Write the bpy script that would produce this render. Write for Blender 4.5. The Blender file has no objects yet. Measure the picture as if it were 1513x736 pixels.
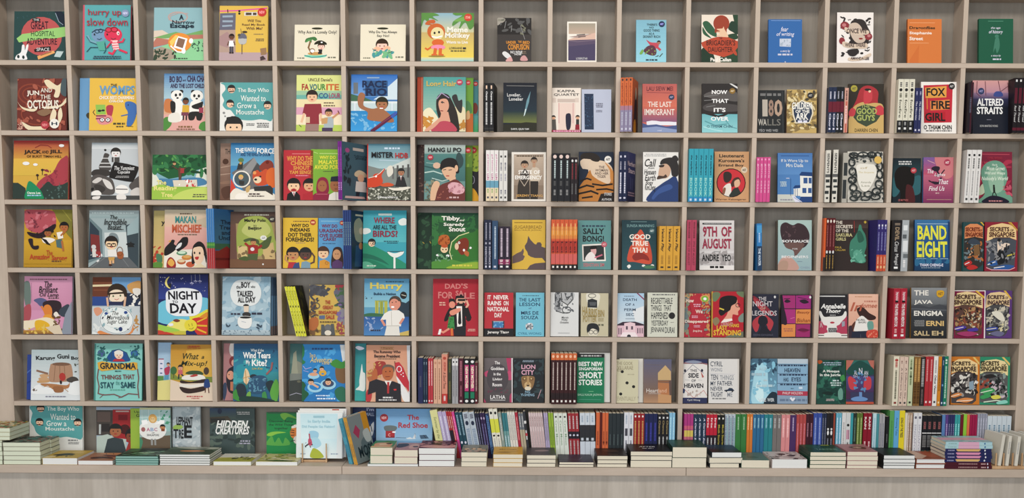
import bpy, math, random
from mathutils import Vector, Matrix

# ---------------------------------------------------------------- camera, world, lights, exposure
SC = bpy.context.scene
COL = SC.collection
W_PX, F_PX, CX, CY = 1513.0, 1780.0, 756.5, 607.6475
PITCH, YAW, ROLL = -0.12421, -0.0044, 0.00406
CAM = Vector((1.9631, -4.67776, 1.18356))

def cam_basis():
    cp, sp, cy, sy = math.cos(PITCH), math.sin(PITCH), math.cos(YAW), math.sin(YAW)
    fwd = Vector((sy * cp, cy * cp, sp)); right = Vector((cy, -sy, 0)); up = right.cross(fwd)
    c, s = math.cos(ROLL), math.sin(ROLL)
    return c * right + s * up, -s * right + c * up, fwd
CR, CU, CF = cam_basis()
cam_data = bpy.data.cameras.new('camera')
cam_data.sensor_width = 36.0
cam_data.lens = F_PX / W_PX * 36.0
cam_data.shift_y = (CY - 368.0) / W_PX
cam_data.clip_end = 60
cam = bpy.data.objects.new('camera', cam_data); COL.objects.link(cam)
cam.matrix_world = Matrix(((CR.x, CU.x, -CF.x, CAM.x), (CR.y, CU.y, -CF.y, CAM.y), (CR.z, CU.z, -CF.z, CAM.z), (0, 0, 0, 1)))
SC.camera = cam

def lamp(name, loc, aim, sx, sy, power, color):
    d = bpy.data.lights.new(name, 'AREA'); d.shape = 'RECTANGLE'; d.size = sx; d.size_y = sy
    d.energy = power; d.color = color
    o = bpy.data.objects.new(name, d); COL.objects.link(o); o.location = loc
    o.rotation_euler = (Vector(aim) - Vector(loc)).to_track_quat('-Z', 'Y').to_euler()
    return o
wd = bpy.data.worlds.new('shop_daylight'); SC.world = wd; wd.use_nodes = True
wbg = wd.node_tree.nodes['Background']; wbg.inputs[0].default_value = (1.0, 0.985, 0.96, 1); wbg.inputs[1].default_value = 0.16
lamp('ceiling_light_panel', (1.95, -2.5, 3.3), (1.95, 0, 1.2), 7.0, 0.5, 88, (1.0, 0.93, 0.84))
lamp('shopfront_daylight', (1.2, -8.0, 1.6), (1.9, 0, 1.0), 7.0, 2.4, 290, (0.93, 0.97, 1.0))
SC.view_settings.view_transform = 'Standard'; SC.view_settings.look = 'None'
SC.view_settings.exposure = 0.06; SC.view_settings.gamma = 1.0; SC.view_settings.use_curve_mapping = False

# ---------------------------------------------------------------- photo geometry
def back(px, py, Y):
    d = CF * F_PX + CR * (px - CX) + CU * (CY - py)
    t = (Y - CAM.y) / d.y
    return CAM.x + t * d.x, CAM.z + t * d.z
def proj(x, y, z):
    v = Vector((x, y, z)) - CAM
    w = v.dot(CF)
    return CX + F_PX * v.dot(CR) / w, CY - F_PX * v.dot(CU) / w
P, TH, DEPTH = 0.26, 0.018, 0.1045
SHELF = [2.1812, 1.9207, 1.6600, 1.4, 1.1403, 0.8810, 0.6214]      # mid heights, top to bottom
ZT = SHELF[0] + 0.2585
LEDGE, LEDGE_Y, FLOOR = 0.415, -0.222, -0.36

# ---------------------------------------------------------------- materials
def lin(c):
    c /= 255.0
    return c / 12.92 if c <= 0.04045 else ((c + 0.055) / 1.055) ** 2.4
def rgb(h):
    if len(h) == 3: h = h[0] * 2 + h[1] * 2 + h[2] * 2
    return tuple(lin(int(h[i:i + 2], 16)) for i in (0, 2, 4))
def new_mat(name, rough=0.5, spec=0.5):
    m = bpy.data.materials.new(name); m.use_nodes = True
    b = m.node_tree.nodes['Principled BSDF']
    b.inputs['Roughness'].default_value = rough; b.inputs['Specular IOR Level'].default_value = spec
    return m, m.node_tree.nodes, m.node_tree.links, b
def wood(name, c1, c2, scale=(1, 1, 1), rough=0.5):
    m, N, L, b = new_mat(name, rough, 0.35)
    tc = N.new('ShaderNodeTexCoord'); mp = N.new('ShaderNodeMapping'); mp.inputs['Scale'].default_value = scale
    L.new(tc.outputs['Object'], mp.inputs[0])
    n1 = N.new('ShaderNodeTexNoise'); n1.inputs['Scale'].default_value = 6; n1.inputs['Detail'].default_value = 6; n1.inputs['Distortion'].default_value = 0.6
    n2 = N.new('ShaderNodeTexNoise'); n2.inputs['Scale'].default_value = 40; n2.inputs['Detail'].default_value = 3
    L.new(mp.outputs[0], n1.inputs['Vector']); L.new(mp.outputs[0], n2.inputs['Vector'])
    mx = N.new('ShaderNodeMath'); mx.operation = 'MULTIPLY_ADD'; mx.inputs[1].default_value = 0.35
    L.new(n2.outputs['Fac'], mx.inputs[0]); L.new(n1.outputs['Fac'], mx.inputs[2])
    cr = N.new('ShaderNodeValToRGB'); cr.color_ramp.elements[0].position = 0.45; cr.color_ramp.elements[1].position = 0.9
    cr.color_ramp.elements[0].color = (*rgb(c1), 1); cr.color_ramp.elements[1].color = (*rgb(c2), 1)
    L.new(mx.outputs[0], cr.inputs[0]); L.new(cr.outputs[0], b.inputs['Base Color'])
    return m
M_PANEL = wood('laminate_vertical_grain', '9a8e80', 'ab9f92', (3, 3, 0.25))
M_EDGE = wood('laminate_edge', 'b8a898', 'c6b6a7', (0.4, 2, 3))
M_EDGEV = wood('laminate_edge_vertical', 'b8a898', 'c8b8a9', (3, 2, 0.4))
M_BASE = wood('laminate_base_panel', 'aca398', 'c6beb4', (2.2, 2, 0.22))
M_PINE = wood('pine_stand_wood', 'b08a64', 'd0ae86', (4, 4, 0.5))
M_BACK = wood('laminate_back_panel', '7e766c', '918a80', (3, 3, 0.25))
def ink_mat(name, rough):
    m, N, L, b = new_mat(name, rough, 0.14)
    a = N.new('ShaderNodeAttribute'); a.attribute_name = 'Col'
    n = N.new('ShaderNodeTexNoise'); n.inputs['Scale'].default_value = 60
    r = N.new('ShaderNodeMapRange'); r.inputs[3].default_value = rough - 0.05; r.inputs[4].default_value = rough + 0.05
    L.new(n.outputs['Fac'], r.inputs[0]); L.new(r.outputs[0], b.inputs['Roughness'])
    L.new(a.outputs['Color'], b.inputs['Base Color'])
    return m
M_INK = ink_mat('printed_ink', 0.42)
def paper(name, c1, c2, axis):
    m, N, L, b = new_mat(name, 0.85, 0.2)
    tc = N.new('ShaderNodeTexCoord'); mp = N.new('ShaderNodeMapping'); s = [3, 3, 3]; s[axis] = 1600
    mp.inputs['Scale'].default_value = s
    n = N.new('ShaderNodeTexNoise'); n.inputs['Scale'].default_value = 1; n.inputs['Detail'].default_value = 2
    cr = N.new('ShaderNodeValToRGB'); cr.color_ramp.elements[0].color = (*rgb(c1), 1); cr.color_ramp.elements[1].color = (*rgb(c2), 1)
    L.new(tc.outputs['Object'], mp.inputs[0]); L.new(mp.outputs[0], n.inputs['Vector']); L.new(n.outputs['Fac'], cr.inputs[0]); L.new(cr.outputs[0], b.inputs['Base Color'])
    return m
PAPERS = {'w': paper('page_edges_white', 'd9dcdc', 'f4f5f3', 1), 'c': paper('page_edges_cream', 'd6cdb8', 'efe8d6', 1), 'g': paper('page_edges_greenish', 'ccd4bc', 'e6ecd8', 1), 't': paper('page_edges_teal', '6fa39a', 'a5c7be', 1)}

# ---------------------------------------------------------------- mesh helpers
def link(name, me, parent=None):
    o = bpy.data.objects.new(name, me); COL.objects.link(o)
    if parent is not None: o.parent = parent
    return o
def tag(o, label=None, cat=None, group=None, kind=None):
    if label: o['label'] = label
    if cat: o['category'] = cat
    if group: o['group'] = group
    if kind: o['kind'] = kind
    return o
class MB:
    def __init__(s): s.v, s.f, s.c = [], [], []
    def poly(s, pts, col=None):
        n = len(s.v); s.v += [tuple(p) for p in pts]; s.f.append(tuple(range(n, n + len(pts)))); s.c.append(col)
    def box(s, x0, y0, z0, x1, y1, z1, col=None):
        n = len(s.v)
        s.v += [(x0, y0, z0), (x1, y0, z0), (x1, y1, z0), (x0, y1, z0), (x0, y0, z1), (x1, y0, z1), (x1, y1, z1), (x0, y1, z1)]
        for q in ((3, 2, 1, 0), (4, 5, 6, 7), (0, 1, 5, 4), (1, 2, 6, 5), (2, 3, 7, 6), (3, 0, 4, 7)):
            s.f.append(tuple(n + i for i in q)); s.c.append(col)
    def mesh(s, name, mat):
        me = bpy.data.meshes.new(name); me.from_pydata(s.v, [], s.f)
        if s.c and s.c[0] is not None:
            a = me.color_attributes.new('Col', 'FLOAT_COLOR', 'CORNER')
            buf = []
            for f, c in zip(s.f, s.c): buf += [c[0], c[1], c[2], 1.0] * len(f)
            a.data.foreach_set('color', buf)
        me.materials.append(mat); me.update()
        return me
def bevel(o, w=0.0015):
    m = o.modifiers.new('bevel', 'BEVEL'); m.width = w; m.segments = 2; m.limit_method = 'ANGLE'
    return o

# ---------------------------------------------------------------- lettering
GLY = {}
def text_mesh(s, bold=False, it=False):
    k = (s, bold, it)
    if k not in GLY:
        cu = bpy.data.curves.new('lettering', 'FONT'); cu.body = s; cu.size = 1; cu.resolution_u = 2
        cu.offset = 0.03 if bold else 0.01; cu.shear = 0.28 if it else 0.0
        o = bpy.data.objects.new('lettering', cu); me = o.to_mesh()
        v = [(p.co.x, p.co.y) for p in me.vertices]; f = [tuple(q.vertices) for q in me.polygons]
        o.to_mesh_clear(); bpy.data.objects.remove(o); bpy.data.curves.remove(cu)
        if not v: v, f = [(0, 0), (1, 0), (1, 1)], []
        xs = [p[0] for p in v]; ys = [p[1] for p in v]
        GLY[k] = (v, f, min(xs), min(ys), max(xs), max(ys))
    return GLY[k]
def lay_text(st, x0, y0, x1, y1, txt):
    """lines of txt set into the box (y down); j = every line fills the width, l = flush to the start"""
    lines = txt.split('|'); n = len(lines); H = (y1 - y0) / (n + 0.22 * (n - 1)); out = []
    T = [text_mesh(s, 'b' in st, 'i' in st) for s in lines]
    mx = max(t[4] - t[2] for t in T) or 1
    for i, (v, f, a, b, c, d) in enumerate(T):
        w = (c - a) or 1; sx = (x1 - x0) / (w if 'j' in st else mx)
        ox = x0 if ('j' in st or 'l' in st) else (x0 + x1) / 2 - w * sx / 2
        top = y0 + i * H * 1.22; low = any(ch in 'gjpqy' for ch in lines[i])
        dd = max(d, 0.5); sy = H / (dd - (b if n == 1 else min(b, 0)) or 1)
        out.append(([(ox + (p[0] - a) * sx, top + (dd - p[1]) * sy) for p in v], f))
    return out

# ---------------------------------------------------------------- art: shapes printed on a cover, coordinates as in a flat drawing of it
def clip(pts):
    for ax, lo, sg in ((0, 0, 1), (0, 1, -1), (1, 0, 1), (1, 1, -1)):
        out = []
        for i in range(len(pts)):
            a, b = pts[i - 1], pts[i]
            da, db = (a[ax] - lo) * sg, (b[ax] - lo) * sg
            if (da >= 0) != (db >= 0):
                t = da / (da - db); out.append((a[0] + t * (b[0] - a[0]), a[1] + t * (b[1] - a[1])))
            if db >= 0: out.append(b)
        pts = out
        if not pts: return []
    return pts
def ell(cx, cy, rx, ry, n=18, a0=0, a1=360):
    return [(cx + rx * math.cos(math.radians(a0 + (a1 - a0) * i / n)), cy + ry * math.sin(math.radians(a0 + (a1 - a0) * i / n))) for i in range(n if a1 - a0 == 360 else n + 1)]
def smooth(p, n=4):
    out = []
    for i in range(len(p)):
        a, b, c, d = p[i - 1], p[i], p[(i + 1) % len(p)], p[(i + 2) % len(p)]
        for k in range(n):
            t = k / n
            out.append(tuple(0.5 * (2 * b[j] + (c[j] - a[j]) * t + (2 * a[j] - 5 * b[j] + 4 * c[j] - d[j]) * t * t + (3 * b[j] - a[j] - 3 * c[j] + d[j]) * t ** 3) for j in (0, 1)))
    return out
def stroke(p, w):
    out = []
    for a, b in zip(p, p[1:]):
        dx, dy = b[0] - a[0], b[1] - a[1]; L = math.hypot(dx, dy) or 1; nx, ny = -dy / L * w / 2, dx / L * w / 2
        ex, ey = dx / L * w * 0.25, dy / L * w * 0.25
        out.append([(a[0] + nx - ex, a[1] + ny - ey), (b[0] + nx + ex, b[1] + ny + ey), (b[0] - nx + ex, b[1] - ny + ey), (a[0] - nx - ex, a[1] - ny - ey)])
    return out
def prs(t): return [(t[i], t[i + 1]) for i in range(0, len(t) - 1, 2)]
def parse(art):
    """-> (base colour, spine colour, shapes [(colour, points)], letters [(colour, verts, faces)], stickers)"""
    base, spine, S, Tx, ST = '888', None, [], [], []
    def sh(c, pts): S.append((c, pts))
    for cmd in art.replace('\n', ' ').split(';'):
        w = cmd.split()
        if not w: continue
        k = w[0]
        if k == '=':
            base = w[1]; spine = w[2] if len(w) > 2 else w[1]
        elif k[0] == 'T':
            x0, y0, x1, y1 = map(float, w[2:6])
            Tx.append([(w[1], v, f) for v, f in lay_text(k[1:], x0, y0, x1, y1, ' '.join(w[6:]))])
        elif k == 'S':
            ST.append((w[1], *map(float, w[2:5]), w[5] if len(w) > 5 else None, ' '.join(w[6:])))
        elif k == 'h':       # head: skin hair cx cy r
            a, b = w[1], w[2]; cx, cy, r = map(float, w[3:6])
            sh(b, ell(cx, cy - r * .12, r * 1.06, r * 1.08)); sh(a, ell(cx, cy + r * .18, r * .9, r * .86))
            sh(b, ell(cx, cy - r * .3, r * .98, r * .62, 14, 180, 360))
            for q in (-1, 1): sh('222', ell(cx + q * r * .36, cy + r * .1, r * .11, r * .11, 8))
            sh('a33', ell(cx, cy + r * .58, r * .25, r * .1, 10))
        else:
            c = w[1]
            if k == 'g':
                c2 = w[2]; x0, y0, x1, y1 = map(float, w[3:7]); A, B = rgb(c), rgb(c2); n = 12
                for i in range(n):
                    t = i / (n - 1)
                    sh(tuple(A[j] + (B[j] - A[j]) * t for j in range(3)), [(x0, y0 + (y1 - y0) * i / n), (x1, y0 + (y1 - y0) * i / n), (x1, y0 + (y1 - y0) * (i + 1) / n), (x0, y0 + (y1 - y0) * (i + 1) / n)])
                continue
            n = [float(q) for q in w[2:]]
            if k == 'r': sh(c, [(n[0], n[1]), (n[2], n[1]), (n[2], n[3]), (n[0], n[3])])
            elif k == 'e': sh(c, ell(*(n + n[-1:])[:4], 22))
            elif k == 'p': sh(c, prs(n))
            elif k == 'b': sh(c, smooth(prs(n)))
            elif k == 'l':
                for q in stroke(prs(n[1:]), n[0]): sh(c, q)
            elif k == 'o':
                A, B = ell(n[1], n[2], n[3] + n[0] / 2, n[4] + n[0] / 2, 24), ell(n[1], n[2], n[3] - n[0] / 2, n[4] - n[0] / 2, 24)
                for i in range(24): sh(c, [A[i - 1], A[i], B[i], B[i - 1]])
            elif k == 's':
                R = random.Random(int(n[0]))
                for _ in range(int(n[1])):
                    x, y, a, q = R.uniform(n[3], n[5]), R.uniform(n[4], n[6]), R.uniform(0, 3.14), n[2] * R.uniform(.5, 1.2)
                    e = R.uniform(.25, .7)
                    sh(c, [(x + q * math.cos(t) * math.cos(a) - q * e * math.sin(t) * math.sin(a), y + q * math.cos(t) * math.sin(a) + q * e * math.sin(t) * math.cos(a)) for t in [i * .785 for i in range(8)]])
            elif k == 'd':   # rows of unreadable small print: x0 y0 x1 y1 rows
                R = random.Random(int(n[0] * 7 + n[1])); rows = int(n[4]) if len(n) > 4 else 1; hh = (n[3] - n[1]) / (rows * 1.8 - .8)
                for i in range(rows):
                    x = n[0] + R.uniform(0, .1) * (n[2] - n[0]); y = n[1] + i * hh * 1.8
                    while x < n[2]:
                        q = min(n[2], x + hh * R.uniform(.8, 2.6)); sh(c, [(x, y), (q, y), (q, y + hh), (x, y + hh)]); x = q + hh * R.uniform(.3, .6)
    return base, spine or base, S, Tx, ST

def col_of(c): return rgb(c) if isinstance(c, str) else c
STEP = 0.00003
def art_mesh(name, shapes, fn, off, clipit=True):
    """flat printed shapes; fn maps drawing coords to (u, v) in 0..1; off(u, v, h) to a point of the book"""
    m = MB(); h = 0.0002
    for c, pts in shapes:
        q = [fn(*p) for p in pts]
        q = clip(q)
        if len(q) < 3: continue
        ar = sum(q[i - 1][0] * q[i][1] - q[i][0] * q[i - 1][1] for i in range(len(q)))
        if ar > 0: q = q[::-1]
        h += STEP; m.poly([off(u, v, h) for u, v in q][::-1], col_of(c))
    return (m.mesh(name, M_INK), h) if m.f else (None, h)
def letter_mesh(name, letters, fn, off, h):
    m = MB(); h += STEP
    for c, v, f in letters:
        n = len(m.v); m.v += [off(*fn(*p), h) for p in v]
        for q in f: m.f.append(tuple(n + i for i in q)); m.c.append(col_of(c))
    return m.mesh(name, M_INK) if m.f else None

# ---------------------------------------------------------------- the book. local frame: x from the spine, y from front cover to back, z up; front cover at y = 0
def book_parts(root, w, t, h, front='888', spine=None, pages='c', hard=False, rear=None):
    b = 0.002 if hard else 0.0009; ov = 0.003 if hard else 0.0004
    F, S = col_of(front), col_of(spine or front); R = col_of(rear) if rear else S
    m = MB(); m.box(0, 0, 0, w, b, h, F); m.box(0, t - b, 0, w, t, h, R); m.box(0, b, 0, b, t - b, h, S)
    c = link('cover', m.mesh('cover', M_INK), root)
    m = MB(); m.box(b, b, ov, w - ov, t - b, h - ov)
    p = link('page_block', m.mesh('page_block', PAPERS[pages]), root)
    return c
def front_art(cover, root, w, h, art, fn):
    base, spine, S, Tx, ST = art
    off = lambda u, v, d: (u * w, -d, (1 - v) * h)
    lo, hi = fn.corners
    me, d = art_mesh('cover_illustration', [(base, [lo[0], lo[1], hi[1], hi[0]])] + S, fn, off)
    if S: link('cover_illustration', me, cover)
    for q in Tx:
        me = letter_mesh('title_lettering', q, fn, off, d)
        if me: link('title_lettering', me, cover)
    for (c, x, y, r, tc, tx) in ST:
        m = MB(); e = clip([fn(*p) for p in ell(x, y, r, r, 24)])
        if len(e) < 3: continue
        m.poly([off(u, v, d + .0001) for u, v in e], rgb(c))
        if tc and tx:
            for v, f in lay_text('b', x - r * .62, y - r * .34, x + r * .62, y + r * .34, tx):
                n = len(m.v); m.v += [off(*fn(*p), d + .0002) for p in v]
                for q in f: m.f.append(tuple(n + i for i in q)); m.c.append(rgb(tc))
        link('round_sticker', m.mesh('round_sticker', M_INK), cover)

OX = OY = 0.0; K = 1513 / 320
def C(x, y, k=None):
    global OX, OY, K
    OX, OY = x, y; K = k or 1513 / 320
def px(x): return OX + x / K
def py(y): return OY + y / K
def scale_at(Y, z): return proj(2.5, Y, z)[0] - proj(1.5, Y, z)[0]
def shelf_z(ypx, Y=0.03):
    best = None
    for s in SHELF[1:]:
        z = s + TH / 2; e = abs(proj(1.9, 0, z)[1] - ypx)
        if best is None or e < best[0]: best = (e, z)
    return best[1]
def solve_h(x, Y, z0, s, c, ytop):
    lo, hi = 0.02, 0.6
    for _ in range(40):
        q = (lo + hi) / 2
        if proj(x, Y + q * s, z0 + q * c)[1] > ytop: lo = q
        else: hi = q
    return lo
LABELS = []
def F(name, label, rect, art, k=0, t=0.014, lean=9.0, z=None, y0=0.012, pages='w', hard=None, roll=0.0, yaw=0.0):
    """a book shown cover outwards. rect: top start x, top end x, top y, base start x, base end x, base y"""
    tl, tr, ty, bl, br, by = map(float, rect.split())
    Y = y0 + k * 0.016
    z0 = shelf_z(py(by)) if z is None else z
    A = parse(art)
    a = math.radians(lean)
    yb = proj(back(px(bl), py(by), Y)[0], Y, z0)[1]
    xl, xr = back(px(bl), yb, Y)[0], back(px(br), yb, Y)[0]
    if z is None:        # keep clear of the cell's two uprights
        c0 = math.floor((xl + xr) / 2 / P) * P; lo, hi = c0 + TH / 2 + 0.0012, c0 + P - TH / 2 - 0.0012
        xl, xr = max(xl, lo), min(xr, hi)
    z0 += t * math.sin(a)
    h = solve_h((xl + xr) / 2, Y, z0, math.sin(a), math.cos(a), py(ty))
    if z is None: h = min(h, (min(q - TH / 2 for q in SHELF[:7] + [ZT] if q > z0) - 0.003 - z0 - t * math.sin(a)) / math.cos(a))
    w = (xr - xl) / math.cos(math.radians(yaw))
    root = bpy.data.objects.new(name, None); COL.objects.link(root); root.empty_display_size = 0.02
    root.matrix_world = Matrix.Translation((xl, Y, z0 + 0.0004)) @ Matrix.Rotation(math.radians(yaw), 4, 'Z') @ Matrix.Rotation(math.radians(roll), 4, 'Y') @ Matrix.Rotation(-a, 4, 'X')
    tag(root, label, 'book'); LABELS.append(label)
    cover = book_parts(root, w, t, h, A[0], A[1], pages, (name == 'picture_book') if hard is None else hard)
    def fn(x, y):
        v = (y - ty) / (by - ty); l = tl + (bl - tl) * v; r = tr + (br - tr) * v
        return ((x - l) / (r - l), v)
    fn.corners = (((tl, ty), (tr, ty)), ((bl, by), (br, by)))
    front_art(cover, root, w, h, A, fn)
    return root
ORD = ['first', 'second', 'third', 'fourth', 'fifth', 'sixth', 'seventh', 'eighth', 'ninth', 'tenth']
def counted(lb):
    return lb if 'from the' in lb or len(lb.split()) > 11 else lb + ', counting towards the rack end'
def clone(root):
    r = root.copy(); COL.objects.link(r)
    for ch in root.children:
        c = ch.copy(); COL.objects.link(c); c.parent = r; c.matrix_parent_inverse = ch.matrix_parent_inverse
        for g in ch.children:
            d = g.copy(); COL.objects.link(d); d.parent = c
    return r
def spine_shapes(art):
    """drawing on a spine: u 0..1 across, v 0..100 down. r c v0 v1 [u0 u1] / T c v0 v1 text (reads downwards) / H (upright lines) / d c v0 v1 / q c v (small square) / e c v r"""
    S, Tx = [], []
    for cmd in art.split(';'):
        w = cmd.split()
        if not w: continue
        k, c = w[0], w[1]
        if k[0] == 'T':
            v0, v1 = float(w[2]), float(w[3]); tx = ' '.join(w[4:])
            for v, f in lay_text(k[1:], v0, -.74, v1, -.26, tx): Tx.append((c, [(-p[1], p[0]) for p in v], f))
            continue
        n = [float(q) for q in w[2:]]
        if k == 'r':
            u0, u1 = (n[2], n[3]) if len(n) > 3 else (0, 1); S.append((c, [(u0, n[0]), (u1, n[0]), (u1, n[1]), (u0, n[1])]))
        elif k == 'q': S.append((c, [(.28, n[0] - 2), (.72, n[0] - 2), (.72, n[0] + 2), (.28, n[0] + 2)]))
        elif k == 'e': S.append((c, [(.5 + .3 * x, n[0] + n[1] * y) for x, y in ell(0, 0, 1, 1, 12)]))
        elif k == 'd':
            R = random.Random(int(n[0] * 13 + n[1])); y = n[0]
            a, b = (n[2], n[3]) if len(n) > 3 else (.33, .67)
            while y < n[1]:
                q = min(n[1], y + R.uniform(1.2, 3.2)); S.append((c, [(a, y), (b, y), (b, q), (a, q)])); y = q + R.uniform(.5, 1.1)
        elif k == 'g':
            c2 = rgb(w[4]); c1 = rgb(c)
        elif k == 'f':
            S.append((c, [(n[0], n[1]), (n[2], n[1]), (n[2], n[3]), (n[0], n[3])]))
    return S, Tx
def spine_book(name, w, t, h, color, art, front=None, pages='c', hard=False, frontart=None):
    root = bpy.data.objects.new(name, None); COL.objects.link(root); root.empty_display_size = 0.02
    cover = book_parts(root, w, t, h, front or color, color, pages, hard)
    if art:
        S, Tx = spine_shapes(art); S.insert(0, (color, [(0, 0), (1, 0), (1, 100), (0, 100)])); off = lambda u, v, d: (-d, (1 - u) * t, (1 - v) * h); fn = lambda u, v: (u, v / 100)
        m, d = MB(), 0.0002
        for c, pts in S:
            d += STEP; q = [fn(*p) for p in pts]
            # seen from -x, u runs along -y
            m.poly([off(u, v, d) for u, v in q], rgb(c))
        d += STEP
        for c, v, f in Tx:
            n = len(m.v); m.v += [off(*fn(*p), d) for p in v]
            for q in f: m.f.append(tuple(n + i for i in q)); m.c.append(rgb(c))
        link('spine_print', m.mesh('spine_print', M_INK), cover)
    if frontart:
        fn = lambda x, y: (x / 100, y / 100)
        fn.corners = (((0, 0), (100, 0)), ((0, 100), (100, 100)))
        front_art(cover, root, w, h, parse(frontart), fn)
    return root
GAP = 0.001
def place_spine(r, x, y, z, t, yaw=0, roll=0):
    # root origin is the front-cover edge of the spine; spine spans x .. x + t
    M = Matrix.Translation((x, y, z)) @ Matrix.Rotation(math.radians(roll), 4, 'Y') @ Matrix.Rotation(math.radians(yaw), 4, 'Z') @ Matrix.Translation((t, 0, 0)) @ Matrix.Rotation(math.radians(90), 4, 'Z')
    r.matrix_world = M
def G(name, label, x0, x1, n, ty, by, color, art='', w=0.126, y0=-0.026, group=None, front=None, pages='c', hard=False, yaw=0, roll=0, z=None, frontart=None):
    """n copies side by side, spines outwards, between x0 and x1 in the drawing. {} in the label takes the ordinal"""
    z0 = shelf_z(py(by)) if z is None else z
    a, b = back(px(x0), py(by), y0)[0], back(px(x1), py(by), y0)[0]
    ca = math.cos(math.radians(roll)) * math.cos(math.radians(yaw))
    t = (b - a) * ca / n - GAP; h = solve_h((a + b) / 2, y0, z0, 0, math.cos(math.radians(roll)), py(ty))
    R0 = None; out = []
    if z is None and not yaw and not roll:
        c0 = math.floor((a + b) / 2 / P) * P; a = min(max(a, c0 + TH / 2 + 0.0012), c0 + P - TH / 2 - 0.0012 - (b - a))
    for i in range(n):
        r = spine_book(name, w, t, h, color, art, front, pages, hard, frontart) if i == 0 else clone(R0)
        if i == 0: R0 = r
        u = i * (t + GAP)
        ax = (Matrix.Rotation(math.radians(roll), 3, 'Y') @ Matrix.Rotation(math.radians(yaw), 3, 'Z')) @ Vector((1, 0, 0))
        dh = Vector((math.cos(math.radians(yaw)), math.sin(math.radians(yaw)), 0)); u /= dh.dot(ax)
        X, Yy = a + u * dh.x, y0 + u * dh.y
        sr = math.sin(math.radians(roll)); q = [-(x0_ * math.cos(math.radians(yaw)) - y0_ * math.sin(math.radians(yaw))) * sr for x0_ in (0, t) for y0_ in (0, w)]
        drop = -min(q)
        place_spine(r, X, Yy, z0 + 0.0004 + drop, t, yaw, roll)
        lb = counted(label.replace('{}', ORD[i])) if n > 1 else label.replace('{} ', '')
        tag(r, lb, 'book', group); LABELS.append(lb); out.append(r)
    return out

# ---------------------------------------------------------------- floor, wall and bookcase
def bx(name, x0, y0, z0, x1, y1, z1, mat, parent=None, bev=0.0012):
    m = MB(); m.box(x0, y0, z0, x1, y1, z1); o = link(name, m.mesh(name, mat), parent)
    if bev: bevel(o, bev)
    return o
X0, X1, ZTOP = 0.0, 15 * P, ZT
tag(bx('floor', -3, -9.5, FLOOR - 0.05, 7, 1, FLOOR, wood('floor_boards', '8b8278', 'a79d92', (0.6, 4, 1)), bev=0), kind='structure')
tag(bx('wall_back', -3, 0.16, FLOOR, 7, 0.26, 3.2, wood('wall_paint', 'b5aea4', 'bdb6ac', (1, 1, 1), 0.8), bev=0), kind='structure')
case = bpy.data.objects.new('bookcase', None); COL.objects.link(case); case.location = (1.95, 0.05, FLOOR)
tag(case, 'wall-wide pale oak laminate bookcase divided into square display cells', 'bookcase'); LABELS.append(case['label'])
def cb(name, *a, **k):
    o = bx(name, *a, **k); o.parent = case; o.matrix_parent_inverse = Matrix.Translation(case.location).inverted(); return o
h = TH / 2
LT = 0.03
cb('foot_shelf', X0 - h, 0, LEDGE - LT, X1 + h, DEPTH, LEDGE, M_EDGE)
cb('back_panel', X0 - 0.5, DEPTH, LEDGE - 0.03, X1 + 0.5, DEPTH + 0.018, ZTOP, M_BACK)
for i, s in enumerate(SHELF):
    cb('shelf', X0 - h, 0, s - h, X1 + h, DEPTH, s + h, M_EDGE)
cb('top_board', X0 - 0.5, 0, ZTOP, X1 + 0.5, DEPTH + 0.018, ZTOP + TH, M_EDGE)
cb('side_stile', X0 - 0.5, 0, LEDGE - LT, X0 - h, DEPTH, ZTOP, M_EDGEV)
cb('side_stile', X1 + h, 0, LEDGE - LT, X1 + 0.5, DEPTH, ZTOP, M_EDGEV)
rows = list(zip(SHELF[1:], SHELF)) + [(SHELF[0], ZTOP + h)]
for a, b in rows:
    first = None
    for i in range(1, 15):
        if first is None:
            m = MB(); m.box(-h, 0, a + h, h, DEPTH, b - h); first = m.mesh('vertical_divider', M_EDGEV)
        o = link('vertical_divider', first, case); o.location = (i * P - case.location.x, -case.location.y, -case.location.z); bevel(o, 0.0012)
for i in (5, 10):
    cb('bay_divider', i * P - h, 0, LEDGE, i * P + h, DEPTH, SHELF[6] - h, M_EDGEV)
S1, S2 = back(505, 692, LEDGE_Y)[0], back(1014, 694, LEDGE_Y)[0]
for (a, b, lb) in ((-0.5, S1, 'projecting oak ledge board under the children picture books'), (S1, S2, 'projecting oak ledge board under the leaning spines, between the two seams'), (S2, X1 + 0.5, 'projecting oak ledge board that ends under the wooden slotted book rack')):
    o = bx('ledge_board', a + 0.0008, LEDGE_Y, LEDGE - LT, b - 0.0008, -0.002, LEDGE, M_EDGE); tag(o, lb, 'ledge', 'ledge boards along the foot of the bookcase'); LABELS.append(lb)
cb('base_panel', -0.5, LEDGE_Y + 0.022, FLOOR, X1 + 0.5, LEDGE_Y + 0.04, LEDGE - LT - 0.001, M_BASE)
cb('base_carcass', -0.5, LEDGE_Y + 0.04, FLOOR, X1 + 0.5, DEPTH + 0.018, LEDGE - LT - 0.001, M_PANEL)

# ---------------------------------------------------------------- books shown cover outwards, shelf by shelf
PB, NB = 'picture_book', 'novel'  # novel stands for any paperback in the cells, not a kind of its own
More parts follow.
